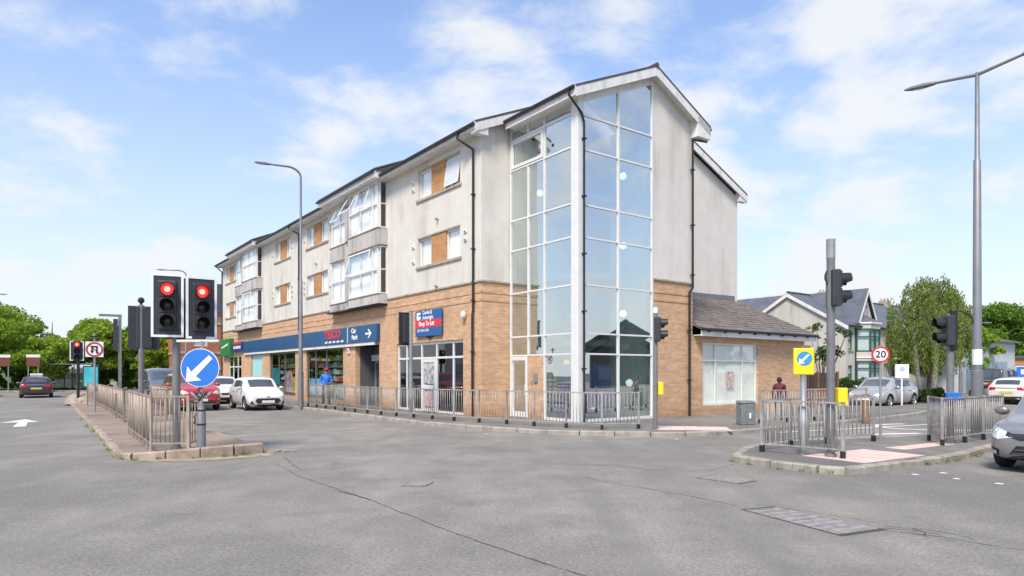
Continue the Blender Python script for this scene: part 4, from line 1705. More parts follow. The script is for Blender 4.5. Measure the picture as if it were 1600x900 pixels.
def rail_meshes(mat, h):
    k = (mat.name, h)
    if k not in bar_me:
        b = MB()
        b.tube([(0, 0, .17), (0, 0, h - .03)], .0095, 6)
        p = MB()
        p.box(-.026, .026, -.02, .02, 0, h + .01)
        f = MB()
        f.box(-.04, .04, -.035, .035, 0, .13)
        bar_me[k] = (b.mesh('bar', mat, True), p.mesh('post', mat), f.mesh('post_foot', M_BLACKP))
    return bar_me[k]


def railing(path, label, mat=None, h=1.02, z=.118, step=1.08, bars=9, name='guard_railing', group='pedestrian guard railings', feet=True, lean=0.0):
    mat = mat or M_RAIL
    bme, pme, fme = rail_meshes(mat, h)
    pts = walk(path, step)
    o = pts[0]
    root = thing(name, label, 'railing', (o.x, o.y, z), 0, group)
    rnd = random.Random(len(label))
    for i, p in enumerate(pts):
        q = p - o
        nxt = pts[min(i + 1, len(pts) - 1)] - pts[max(i - 1, 0)]
        ang = math.atan2(nxt.y, nxt.x)
        po = inst('post', pme, root, (q.x, q.y, 0), (rnd.uniform(-.012, .012) + lean * (i == 0), rnd.uniform(-.012, .012), ang))
        if feet and mat is not M_RAILB:
            inst('post_foot', fme, po)
        if i == len(pts) - 1:
            break
        d = pts[i + 1] - p
        L = d.length
        dn = d.normalized()
        for nm, zc, hh in (('top_rail', h - .015, .034), ('bottom_rail', .16, .026)):
            b = MB()
            b.box(0.027, L - .027, -.016, .016, -hh / 2, hh / 2)
            inst(nm, b.mesh(nm, mat), root, (q.x, q.y, zc), (0, 0, math.atan2(dn.y, dn.x)))
        n = max(2, int(round(bars * L / step)))
        for k in range(n):
            f = (k + 1) / (n + 1)
            inst('bar', bme, root, (q.x + d.x * f, q.y + d.y * f, 0))
    return root


railing([(3.5, 18.25), (2.55, 18.0), (1.65, 18.5), (.7, 19.15), (-.25, 20.0), (-1.2, 20.7), (-2.3, 21.6), (-4.5, 23.95), (-6.1, 25.9), (-7.6, 28.0), (-8.8, 29.6), (-9.4, 30.4)],
        'long grey guard railing along the kerb in front of the shops')
railing([(-6.42, 13.08), (-7.12, 13.0), (-7.55, 13.62), (-9.0, 15.7), (-9.8, 16.85)], 'nearest worn guard railing on the left island around the signal pole', M_RAILB, step=.70, bars=7, h=1.1)
railing([(-6.42, 13.12), (-6.5, 13.75)], 'short end panel of the railing beside the blue arrow sign', M_RAILB, step=.9, bars=4)
railing([(-12.2, 20.7), (-13.3, 22.3), (-15.9, 26.0), (-17.6, 28.4), (-19.2, 30.6), (-20.1, 31.2)], 'second worn guard railing further along the left edge of the island', M_RAILB, step=1.1)
railing([(-12.2, 20.72), (-11.2, 22.0), (-12.6, 24.4), (-16.5, 30.2)], 'guard railing along the far lane side of the left island', M_RAILB, step=1.3)
railing([(-20.4, 32.2), (-23.5, 36.6), (-25.6, 39.8)], 'most distant guard railing on the left island near the small signal', M_RAILB, step=1.4)
railing([(4.93, 13.0), (6.0, 11.95)], 'leaning grey guard railing at the front of the refuge island', step=1.5, bars=13, lean=.03)
railing([(4.98, 13.12), (6.1, 14.1), (7.42, 14.75), (8.2, 14.95)], 'guard railing along the back of the refuge island', step=1.2)
railing([(9.55, 15.1), (9.2, 14.1), (10.1, 14.7), (11.0, 15.35), (11.95, 16.05)], 'guard railing round the lamp column at the right of the refuge', step=1.07, bars=9)
railing([(7.6, 20.2), (9.2, 21.1), (10.9, 21.9), (12.2, 22.7)], 'far guard railing across the side road in front of the wing', step=1.25)

# ------------------------------------------------------------------ traffic signals
def signal_head(parent, loc, rz, lit=True, n=3, board=True, white=True, bw=.56, bh=1.18, tilt=0.0, visor=True):
    """head facing local -y: housing (part) > backing_board, visor, lens"""
    hs = MB()
    hs.box(-.165, .165, 0, .16, -.16 * n - .02, .16 * n + .02)
    ho = hs.build('signal_head', M_SIGGREY, parent, loc, rz, bevel=.025)
    ho.rotation_euler = (0, tilt, rz)
    for k in range(n):
        zc = .16 * (n - 1) - .32 * k
        dr = MB()
        dr.box(-.155, .155, -.018, .001, zc - .152, zc + .152)
        dr.build('door', M_SIGGREY, ho, bevel=.012)
        ring = MB()
        m_ = 20
        v, f = [], []
        for j in range(m_ + 1):
            a = R(-60) + (2 * math.pi - R(60)) * j / m_ if visor else 2 * math.pi * j / m_
            a += R(0)
            cth, sth = math.cos(a), math.sin(a)
            dep = .21 if sth > -.3 else .12
            for (rr, yy) in ((.118, -.018), (.122, -dep), (.132, -dep), (.128, -.018)):
                v.append((rr * cth, yy, zc + rr * sth))
        for j in range(m_):
            for e in range(4):
                f.append((j * 4 + e, j * 4 + (e + 1) % 4, (j + 1) * 4 + (e + 1) % 4, (j + 1) * 4 + e))
        ring.mesh_part(v, f)
        ring.build('visor', M_SIGBLK, ho, smooth=True)
        le = MB()
        on = lit and k == 0
        nu = 18
        for i in range(4):
            r0, r1 = .115 * i / 4, .115 * (i + 1) / 4
            y0, y1 = -.055 + .035 * (r0 / .115) ** 2, -.055 + .035 * (r1 / .115) ** 2
            for j in range(nu):
                a0, a1 = 2 * math.pi * j / nu, 2 * math.pi * (j + 1) / nu
                q = [(r0 * math.cos(a0), y0, zc + r0 * math.sin(a0)), (r1 * math.cos(a0), y1, zc + r1 * math.sin(a0)), (r1 * math.cos(a1), y1, zc + r1 * math.sin(a1)), (r0 * math.cos(a1), y0, zc + r0 * math.sin(a1))]
                le.poly(q if i else q[1:], 1 if (on and i < 2) else 0)
        le.build('lens', [M_RED_ON, M_RED_CORE] if on else [M_LENS_OFF, M_LENS_OFF], ho)
    if board:
        bd = MB()
        bd.box(-bw / 2 + .045, bw / 2 - .045, .03, .045, -bh / 2 + .045, bh / 2 - .045)
        bd.build('backing_board', M_SIGGREY, ho)
        e = MB()
        e.box(-bw / 2, bw / 2, .02, .05, bh / 2 - .045, bh / 2)
        e.box(-bw / 2, bw / 2, .02, .05, -bh / 2, -bh / 2 + .045)
        e.box(-bw / 2, -bw / 2 + .045, .02, .05, -bh / 2 + .045, bh / 2 - .045)
        e.box(bw / 2 - .045, bw / 2, .02, .05, -bh / 2 + .045, bh / 2 - .045)
        e.build('board_border', M_WHITE if white else M_SIGGREY, ho)
    return ho


def pole(parent, h, r=.057, mat=None, cap=True, loc=(0, 0, 0)):
    b = MB()
    b.tube([(0, 0, 0), (0, 0, h)], r, 14)
    o = b.build('pole', mat or M_POLE, parent, loc, smooth=True)
    c = MB()
    c.tube([(0, 0, h), (0, 0, h + .03)], r * 1.08, 12)
    c.build('cap', M_GREYST, o)
    f = MB()
    f.tube([(0, 0, .0), (0, 0, .06)], r * 1.35, 12)
    f.build('collar', mat or M_POLE, o)
    return o


IZ = .115
# the pair of red signals on the left island
t = thing('traffic_signal', 'pair of red traffic signals with white bordered boards on the left island', 'traffic signal', (-6.8, 13.2, IZ))
pole(t, 2.35, .075, loc=(0, .16, 0))
signal_head(t, (-.05, -.10, 2.90), R(24), True, bw=.58, bh=1.26)
signal_head(t, (.50, 0.19, 2.88), R(36), True, bw=.58, bh=1.26)
b = MB()
b.box(-.2, .6, .1, .16, 2.24, 2.30)
b.build('bracket', M_SIGBLK, t)
b = MB()
b.box(-.42, .1, .34, .4, 2.28, 3.5)
b.build('rear_board', M_SIGGREY, t)
t = thing('traffic_signal', 'grey back of a traffic signal on the pole behind the railing', 'traffic signal', (-8.72, 15.5, IZ))
pole(t, 3.12, .06)
signal_head(t, (0, .12, 2.62), R(180 + 30), True, white=False, bw=.66, bh=1.02)
b = MB()
b.sphere((0, 0, 3.26), .075, 10, 6)
b.tube([(0, 0, 3.1), (0, 0, 3.22)], .03, 8)
b.build('detector', M_SIGBLK, t)
t = thing('traffic_signal', 'small distant red traffic signal on a black pole', 'traffic signal', (-21.85, 33.2, IZ))
pole(t, 2.4, .07, M_BLACKP)
signal_head(t, (0, -.1, 2.65), R(33), True, bw=.6, bh=.98)
t = thing('traffic_signal', 'black backed traffic signal turned away beside the letting board', 'traffic signal', (-3.62, 23.6, .118))
pole(t, 3.75, .065, M_GREYST)
signal_head(t, (-.22, .05, 3.12), R(180 + 50), True, white=False, bw=.62, bh=1.18)
t = thing('traffic_signal', 'traffic signal pole with yellow box at the glazed corner', 'traffic signal', (3.95, 18.15, .118))
pole(t, 3.35, .062)
signal_head(t, (.12, 0, 2.75), R(84), False, n=2, board=False)
b = MB()
b.box(.06, .2, -.1, .08, .95, 1.3)
b.build('push_button_box', M_YEL, t, bevel=.015)
b = MB()
b.tube([(0, 0, 3.2), (0, 0, 3.36)], .066, 12)
b.build('white_band', M_WHITE, t)
t = thing('traffic_signal', 'tall grey signal pole with black head and yellow box on the refuge', 'traffic signal', (5.9, 12.2, IZ))
pole(t, 4.0, .075)
signal_head(t, (.13, .0, 3.12), R(88), False, n=2, board=False)
b = MB()
b.box(.085, .26, -.12, .1, .95, 1.28)
b.build('push_button_box', M_YEL, t, bevel=.015)
b = MB()
b.tube([(0, 0, 3.68), (0, 0, 4.0)], .079, 12)
b.build('grey_band', M_GREYST, t)
b = MB()
b.tube([(-.06 - .06 * math.sin(math.pi * k / 8), -.02, 3.18 + .3 * k / 8) for k in range(9)], .012, 6)
b.build('cable_loop', M_BLACKP, t)
t = thing('traffic_signal', 'signal pole with black head facing left and a cable loop', 'traffic signal', (9.84, 14.8, IZ))
pole(t, 2.85, .075)
signal_head(t, (-.13, .0, 2.5), R(-98), False, n=2, board=False)
b = MB()
b.box(-.05, .1, -.1, .0, 2.05, 2.95)
b.build('mount_plate', M_SIGBLK, t)
b = MB()
b.tube([(.08 + .42 * math.sin(math.pi * k / 12), -.02, 2.95 - .5 * (1 - math.cos(math.pi * k / 12)) / 2) for k in range(13)], .016, 6)
b.build('cable_loop', M_BLACKP, t)
b = MB()
b.box(-.16, .16, -.16, -.06, 0.93, 1.12)
b.build('push_button_box', M_BLUE, t, bevel=.015)

# ------------------------------------------------------------------ lamp columns
def lamp_column(name, label, loc, h, arm, r0=.09, r1=.05, bend=.5, dbl=None, rise=.15, step=0.55, mat=None, head=.62):
    mat = mat or M_LAMPP
    t = thing(name, label, 'street lamp', loc, group='street lamps')
    b = MB()
    b.tube([(0, 0, 0), (0, 0, 1.6), (0, 0, 1.62), (0, 0, h * step), (0, 0, h * step + .03), (0, 0, h)], [r0 * 1.25, r0 * 1.25, r0, r0 * .78, r1, r1 * .8], 12)
    b.build('column', mat, t, smooth=True)
    for arm_ in ([arm] + ([dbl] if dbl else [])):
        a = Vector((arm_[0], arm_[1], 0))
        L = a.length
        d = a / L
        pts = []
        if bend > 0:
            for k in range(7):
                an = math.pi / 2 * k / 6
                pts.append((d.x * bend * (1 - math.cos(an)), d.y * bend * (1 - math.cos(an)), h - .02 + bend * math.sin(an) * .7))
            zt = pts[-1][2]
            pts.append((d.x * (L - head), d.y * (L - head), zt + rise))
        else:
            zt = h - .05
            pts = [(0, 0, zt), (d.x * (L - head), d.y * (L - head), zt + rise)]
        q = MB()
        q.tube(pts, [r1 * .8] * (len(pts) - 1) + [r1 * .6], 8)
        ao = q.build('arm', mat, t, smooth=True)
        e = Vector(pts[-1])
        slope = rise / max(.1, L)
        lh = MB()
        n = Vector((-d.y, d.x, 0))
        prof = [(-.08, .05, .045), (.0, .075, .06), (.2, .10, .075), (.5, .095, .06), (head, .05, .02)]
        v, f = [], []
        for (x, w, th) in prof:
            c = e + d * x + Vector((0, 0, slope * x))
            for (sx, sz) in ((-1, -.35), (-.7, .6), (.7, .6), (1, -.35), (.8, -.6), (-.8, -.6)):
                p = c + n * (w * sx) + Vector((0, 0, th * sz))
                v.append(tuple(p))
        for i in range(len(prof) - 1):
            for k in range(6):
                f.append((i * 6 + k, i * 6 + (k + 1) % 6, (i + 1) * 6 + (k + 1) % 6, (i + 1) * 6 + k))
        f.append((5, 4, 3, 2, 1, 0))
        f.append(tuple((len(prof) - 1) * 6 + k for k in range(6)))
        lh.mesh_part(v, f)
        lo = lh.build('luminaire', M_POLE, t, smooth=True)
        dfz = MB()
        c = e + d * .3 + Vector((0, 0, slope * .3 - .05))
        dfz.sphere(tuple(c), .09, 10, 6, sc=(1.3, 1.3, .35))
        dfz.build('lamp_bowl', M_GLASSW, lo, smooth=True)
    return t


lamp_column('street_lamp', 'tall single arm street lamp on the shop pavement', (-9.55, 29.8, .118), 10.4, (-1.62, -1.2), .1, .06, bend=.55, rise=-.05)
t = lamp_column('street_lamp', 'tall double arm street lamp on the refuge at the right', (11.15, 15.8, IZ), 8.75, (-.94, 1.34), .1, .055, bend=0, dbl=(.94, -1.34), rise=.14, step=.76, head=.66)
b = MB()
b.tube([(0, 0, 1.75), (0, 0, 2.12)], .106, 14)
b.build('white_notice', M_WHITE, t)
lamp_column('street_lamp', 'distant street lamp seen above the pair of red signals', (-26.2, 53, 0), 9.5, (-1.7, -1.3), .1, .06, bend=.5, rise=-.05)
lamp_column('street_lamp', 'very distant small street lamp above the no u turn sign', (-48, 76, .1), 6.0, (2.6, -.6), .1, .06, bend=.4, rise=-.05)
lamp_column('street_lamp', 'street lamp whose arm reaches in at the left edge', (-40.2, 48, 0), 7.1, (3.6, -.2), .1, .06, bend=.4, rise=.0)
lamp_column('street_lamp', 'hooked street lamp beside the birch on the right', (31.3, 46, .1), 4.6, (2.4, 0.3), .09, .06, bend=.7, rise=.0)
lamp_column('street_lamp', 'small distant street lamp in front of the dark trees', (50.0, 69, .1), 5.2, (2.0, 0.2), .09, .06, bend=.3, rise=.0)

# ------------------------------------------------------------------ signs on posts
def face(parent, r, mats, build, loc, rz, name='sign_plate'):
    pass


def arrow_poly(sz):
    """arrow pointing down-left, in XZ"""
    p = [(-.56, -.56), (.02, -.50), (-.13, -.34), (.46, .24), (.46, .24), (.24, .46), (-.34, -.13), (-.50, .02)]
    p = [(-.56, -.56), (.06, -.50), (-.16, -.34), (.50, .36), (.36, .50), (-.34, -.16), (-.50, .06)]
    return [(x * sz, z * sz) for x, z in p]


t = thing('keep_left_sign', 'round blue keep left sign with white arrow on a battered post', 'sign', (-6.22, 13.2, IZ))
b = MB()
b.tube([(0, 0, 0), (0, 0, .78), (0, 0, .8), (0, 0, .95)], [.085, .085, .07, .055], 14)
b.build('post', M_POLE, t, smooth=True)
b = MB()
b.tube([(0, 0, .95), (.02, 0, 2.2)], .03, 10)
b.build('spigot', M_GREYST, t, smooth=True)
b = MB()
b.tube([(-.07, -.03, .75), (-.11, -.06, .7), (-.08, -.09, .6), (-.11, -.06, .55)], .018, 6)
b.tube([(0, 0, .52), (0, 0, .545)], .095, 12)
b.tube([(0, 0, .80), (0, 0, .825)], .09, 12)
b.build('strap', M_BLACKP, t)
b = MB()
b.tube([(-.04, -.03, 1.0), (.05, -.05, 1.12), (-.05, -.05, 1.22), (.05, -.04, 1.33)], .016, 6)
b.build('cable', M_BLACKP, t)
b = MB()
b.disc((0, -.06, 1.66), .385, (0, 1, 0), 40, thick=.012)
sp_ = b.build('sign_rim', M_WHITE, t)
b = MB()
b.disc((0, -.064, 1.66), .372, (0, 1, 0), 40, thick=.003)
b.build('sign_face', M_BLUE, sp_)
b = MB()
b.extr([(x, -.065, 1.66 + z) for x, z in arrow_poly(.5)], (0, -.003, 0))
b.build('arrow', M_WHITE, sp_)
b = MB()
b.box(-.5, .35, -.02, .06, 2.17, 2.22)
b.build('sign_light', M_WBOARD, t, bevel=.015)

t = thing('keep_left_bollard', 'yellow keep left plate with blue arrow disc on a white post', 'sign', (5.57, 12.6, IZ), R(-16))
b = MB()
b.tube([(0, 0, 0), (0, 0, .9), (0, 0, .95), (0, 0, 1.55)], [.095, .095, .06, .06], 12)
b.build('post', M_GREYST, t, smooth=True)
b = MB()
b.box(-.185, .185, -.07, .0, 1.52, 2.03)
pl = b.build('sign_plate', M_YEL, t, bevel=.02)
b = MB()
b.disc((0.01, -.074, 1.83), .135, (0, 1, 0), 32, thick=.003)
b.build('blue_disc', simple('teal_blue', (.04, .28, .52), .4), pl)
b = MB()
b.extr([(.01 + x, -.075, 1.83 + z) for x, z in arrow_poly(.18)], (0, -.003, 0))
b.build('arrow', M_WHITE, pl)
b = MB()
b.box(-.05, .12, -.05, .0, 2.03, 2.08)
b.build('clamp', M_WOOD, pl)

t = thing('speed_limit_sign', 'round twenty speed limit sign with red ring on a thin post', 'sign', (8.55, 15.3, IZ), R(-22))
b = MB()
b.tube([(0, 0, 0), (0, 0, 2.2)], .027, 10)
b.build('post', M_GREYST, t, smooth=True)
b = MB()
b.disc((0, -.045, 1.98), .19, (0, 1, 0), 36, thick=.012)
pl = b.build('red_ring', M_RED, t)
b = MB()
b.disc((0, -.049, 1.98), .145, (0, 1, 0), 36, thick=.004)
b.build('white_disc', M_WHITE, pl)
inst('lettering', text_mesh('20', .22, M_BLK, .002, bold=.004), pl, (0, -.052, 1.98))

t = thing('no_u_turn_sign', 'no u turn sign on a white square board over the left island', 'sign', (-16.4, 25.9, IZ), R(30))
b = MB()
b.tube([(0, 0, 0), (0, 0, 3.1)], .04, 10)
b.build('post', M_GREYST, t, smooth=True)
b = MB()
b.box(-.3, .3, -.07, -.05, 2.17, 2.77)
pl = b.build('board', M_WHITE, t, bevel=.02)
b = MB()
n = 36
for k in range(n):
    a0, a1 = 2 * math.pi * k / n, 2 * math.pi * (k + 1) / n
    b.extr([(r * math.cos(a), -.072, 2.47 + r * math.sin(a)) for r, a in ((.29, a0), (.29, a1), (.225, a1), (.225, a0))], (0, -.006, 0))
b.extr([(-.2, -.072, 2.64), (-.17, -.072, 2.67), (.2, -.072, 2.30), (.17, -.072, 2.27)], (0, -.004, 0))
b.build('red_ring', simple('dark_red', (.35, .04, .05), .5), pl)
b = MB()
for (x0, x1, z0, z1) in ((.05, .11, 2.3, 2.55), (-.11, -.05, 2.4, 2.55), (-.11, .11, 2.55, 2.61)):
    b.extr([(x0, -.072, z0), (x1, -.072, z0), (x1, -.072, z1), (x0, -.072, z1)], (0, -.005, 0))
b.extr([(-.15, -.072, 2.42), (-.01, -.072, 2.42), (-.08, -.072, 2.30)], (0, -.005, 0))
b.build('arrow', M_BLK, pl)
b = MB()
b.box(-.16, .16, -.1, .04, 2.95, 3.0)
b.build('sign_light', M_SIGBLK, t)

t = thing('camera_post', 'square grey post with a short arm and side panel on the left island', 'post', (-13.65, 22.95, IZ), R(30))
b = MB()
b.box(-.05, .05, -.05, .05, .85, 3.5)
b.build('post', M_POLE, t)
b = MB()
b.box(-.13, .13, -.11, .11, 0, .85)
b.build('base_cabinet', M_POLE, t, bevel=.01)
b = MB()
b.box(-.62, .06, -.05, .05, 3.5, 3.58)
b.build('arm', M_POLE, t)
b = MB()
b.box(-.2, -.06, -.09, .03, 2.35, 3.42)
b.build('side_panel', M_SIGGREY, t)

t = thing('notice_sign', 'small white square notice on a pale post by the parked hatchback', 'sign', (18.45, 31.2, .118), R(-20))
b = MB()
b.tube([(0, 0, 0), (0, 0, 1.55)], .045, 8)
b.build('post', M_WBOARD, t)
b = MB()
b.box(-.28, .28, -.06, -.04, 1.3, 1.95)
pl = b.build('board', M_WHITE, t)
b = MB()
b.disc((0, -.06, 1.72), .12, (0, -1, 0), 20, thick=.004)
for k in range(3):
    b.extr([(-.18, -.061, 1.38 + k * .06), (.18, -.061, 1.38 + k * .06), (.18, -.061, 1.40 + k * .06), (-.18, -.061, 1.40 + k * .06)], (0, -.002, 0))
b.build('print', simple('pale_print', (.38, .5, .62), .5), pl)

for k, (x, y, w, lab) in enumerate([(-40.3, 55.5, .95, 'brown direction board standing in front of the left trees'), (-43.2, 56.0, .95, 'brown direction board cut by the left edge')]):
    t = thing('direction_sign', lab, 'sign', (x, y, .11), R(20), 'brown direction boards')
    for sx in (-.35, .35):
        b = MB()
        b.tube([(sx, 0, 0), (sx, 0, 2.9)], .05, 8)
        b.build('post', M_GREYST, t)
    b = MB()
    b.box(-w / 2, w / 2, -.08, -.05, 2.1, 2.85)
    pl = b.build('board', M_BROWN, t)
    b = MB()
    b.box(-w / 2 - .03, w / 2 + .03, -.05, -.03, 2.85, 3.08)
    b.build('white_header', M_WBOARD, pl)

# cabinet, bollard and other small furniture
t = thing('utility_cabinet', 'grey speckled cabinet beside the wing on the corner pavement', 'cabinet', (7.0, 19.75, .118), R(12))
b = MB()
b.box(-.23, .23, -.16, .16, 0, .64)
b.build('body', simple('cabinet_grey', (.17, .185, .18), .6, var=.35, sc=12), t, bevel=.03)
b = MB()
b.extr([(-.25, -.18, .64), (.25, -.18, .64), (.22, -.15, .72), (-.22, -.15, .72)], (0, .34, 0))
b.build('lid', simple('cabinet_grey', (0, 0, 0)), t, bevel=.02)
b = MB()
b.box(.02, .08, -.165, -.16, .2, .36)
b.build('sticker', M_WHITE, t)
t = thing('timber_bollard', 'short brown timber bollard behind the refuge railing', 'bollard', (11.6, 21.6, .0))
b = MB()
b.tube([(0, 0, 0), (0, 0, .92), (0, 0, .97)], [.12, .12, .09], 10)
b.build('post', M_WOOD, t, smooth=True)
b = MB()
b.tube([(0, 0, .78), (0, 0, .84)], .124, 10)
b.build('band', M_WHITE, t)
mo = MB()
n = 12
for i in range(5):
    pass
v, f = [], []
for i in range(6):
    th = i / 5 * math.pi / 2
    for j in range(18):
        a = 2 * math.pi * j / 18
        rr = math.cos(th)
        v.append((1.0 * rr * math.cos(a), 1.7 * rr * math.sin(a), .62 * math.sin(th)))
for i in range(5):
    for j in range(18):
        f.append((i * 18 + j, i * 18 + (j + 1) % 18, (i + 1) * 18 + (j + 1) % 18, (i + 1) * 18 + j))
mo.mesh_part(v, f)
o = mo.build('concrete_mound', M_KERBB, None, (-22.2, 34.4, .08), R(36), smooth=True)
tag(o, 'rounded concrete mound at the left edge of the island', 'concrete mound')
t = thing('bus_shelter', 'dark bus shelter with a cyan advert panel under the left trees', 'bus shelter', (-38.5, 58.5, .11), R(12))
b = MB()
b.box(-2.6, 1.6, -.7, .8, 2.25, 2.36)
b.build('roof', M_DGREY, t)
b = MB()
b.box(-2.5, 1.5, .7, .73, .2, 2.2)
b.build('back_glass', M_GLASSS, t)
b = MB()
b.box(.65, 1.95, -.75, -.6, .15, 2.15)
b.build('advert_frame', M_BLACKP, t)
b = MB()
b.box(.75, 1.85, -.77, -.75, .35, 2.05)
b.build('advert', simple('cyan_advert', (.05, .42, .50), .4, var=.25, sc=1.2), t)
for x in (-2.5, -.6, 1.45):
    b = MB()
    b.tube([(x, .72, 0), (x, .72, 2.25)], .04, 8)
    b.build('post', M_BLACKP, t)
# ------------------------------------------------------------------ cars
def paint(name, col, metal=0.0):
    m, nt, b = nt_new(name)
    f = noise(nt, 3.0, 4, .6, objco(nt))
    c = ramp(nt, f, .3, .7, tuple(v * .93 for v in col) + (1,), tuple(min(1, v * 1.05) for v in col) + (1,))
    # road film towards the sills
    sp = nd(nt, 'ShaderNodeSeparateXYZ')
    lk(nt, nd(nt, 'ShaderNodeTexCoord').outputs['Object'], sp.inputs[0])
    dz = nd(nt, 'ShaderNodeMapRange')
    dz.inputs[1].default_value = .55
    dz.inputs[2].default_value = .15
    dz.inputs[3].default_value = 0
    dz.inputs[4].default_value = .45
    lk(nt, sp.outputs[2], dz.inputs[0])
    c = mixc(nt, dz.outputs[0], c, (.16, .145, .125))
    lk(nt, c, b.inputs['Base Color'])
    b.inputs['Roughness'].default_value = .28
    b.inputs['Metallic'].default_value = metal
    b.inputs['Coat Weight'].default_value = .8
    b.inputs['Coat Roughness'].default_value = .04
    return m


C_GLASS = simple('car_glass', (0.075, 0.085, 0.09), .04, var=.25, sc=2.0, spec=1.0)
C_TYRE = simple('tyre', (.02, .02, .021), .85)
C_RIM = simple('alloy', (.42, .43, .44), .35, metal=.8)
C_TRIM = simple('car_trim', (.022, .022, .024), .5)
C_LAMP = simple('headlamp', (.62, .65, .68), .08, var=.35, sc=14, spec=.8)
C_TAIL = simple('tail_lamp', (.42, .015, .015), .15)
C_PLATEW = simple('plate_white', (.72, .72, .68), .5)
C_PLATEY = simple('plate_yellow', (.68, .50, .06), .5)
C_CHROME = simple('chrome', (.6, .6, .6), .15, metal=1.0)

STN = {
    # f, w, zb, belt, top, wtop, side material of the panel that follows, top material of the panel that follows
    'hatch': [(0, .62, .30, .55, .60, .56, 0, 0), (.018, .83, .22, .64, .69, .74, 0, 0), (.06, .95, .18, .73, .79, .82, 0, 0), (.14, 1, .17, .82, .89, .82, 0, 0), (.235, 1, .17, .88, .97, .80, 0, 1),
              (.40, 1, .17, .92, 1.44, .70, 2, 0), (.43, 1, .17, .925, 1.47, .69, 2, 0), (.545, 1, .17, .94, 1.50, .69, 4, 0), (.57, 1, .17, .94, 1.50, .69, 2, 0), (.76, 1, .17, .97, 1.48, .68, 0, 0), (.85, .99, .18, .99, 1.43, .67, 0, 3),
              (.945, .96, .2, .99, 1.06, .74, 0, 0), (.985, .92, .24, .86, .92, .76, 0, 0), (1.0, .72, .32, .66, .70, .62, 0, 0)],
    'suv': [(0, .62, .34, .72, .80, .56, 0, 0), (.015, .84, .25, .84, .92, .76, 0, 0), (.05, .95, .21, .93, 1.0, .83, 0, 0), (.14, 1, .20, 1.0, 1.07, .84, 0, 0), (.255, 1, .20, 1.04, 1.14, .82, 0, 1),
            (.40, 1, .2, 1.07, 1.62, .72, 2, 0), (.43, 1, .2, 1.07, 1.65, .72, 2, 0), (.545, 1, .2, 1.08, 1.69, .72, 4, 0), (.565, 1, .2, 1.08, 1.69, .72, 2, 0), (.72, 1, .2, 1.11, 1.68, .71, 4, 0), (.74, 1, .2, 1.11, 1.68, .71, 2, 0), (.84, 1, .2, 1.16, 1.64, .70, 0, 0), (.885, .99, .22, 1.17, 1.60, .69, 0, 3),
            (.955, .97, .24, 1.13, 1.2, .76, 0, 0), (.985, .93, .28, 1.0, 1.08, .76, 0, 0), (1.0, .74, .36, .78, .84, .62, 0, 0)],
    'estate': [(0, .62, .28, .58, .62, .56, 0, 0), (.015, .84, .21, .66, .71, .76, 0, 0), (.05, .95, .17, .74, .79, .84, 0, 0), (.15, 1, .16, .83, .88, .84, 0, 0), (.27, 1, .16, .88, .95, .82, 0, 1),
               (.41, 1, .16, .90, 1.38, .70, 2, 0), (.44, 1, .16, .90, 1.41, .70, 2, 0), (.54, 1, .16, .91, 1.44, .69, 4, 0), (.555, 1, .16, .91, 1.44, .69, 2, 0), (.70, 1, .16, .93, 1.42, .68, 4, 0), (.715, 1, .16, .93, 1.42, .68, 2, 0), (.86, 1, .16, .97, 1.37, .66, 0, 0), (.90, .99, .17, .97, 1.33, .66, 0, 3),
               (.97, .96, .2, .95, 1.0, .76, 0, 0), (.99, .92, .24, .84, .88, .76, 0, 0), (1.0, .76, .3, .66, .7, .62, 0, 0)],
    'van': [(0, .62, .34, .74, .82, .58, 0, 0), (.015, .84, .25, .86, .95, .78, 0, 0), (.05, .95, .21, .96, 1.06, .84, 0, 0), (.12, 1, .2, 1.04, 1.15, .85, 0, 0), (.19, 1, .2, 1.08, 1.24, .84, 0, 1),
            (.345, 1, .2, 1.12, 1.80, .78, 2, 0), (.375, 1, .2, 1.12, 1.86, .78, 2, 0), (.50, 1, .2, 1.12, 1.93, .78, 4, 0), (.52, 1, .2, 1.12, 1.93, .78, 2, 0), (.70, 1, .2, 1.12, 1.93, .78, 4, 0), (.72, 1, .2, 1.12, 1.93, .78, 2, 0), (.92, 1, .2, 1.12, 1.91, .77, 0, 0), (.955, .99, .22, 1.12, 1.86, .77, 0, 3),
            (.985, .97, .24, 1.1, 1.16, .8, 0, 0), (.993, .94, .28, 1.0, 1.06, .78, 0, 0), (1.0, .8, .36, .78, .84, .66, 0, 0)],
}


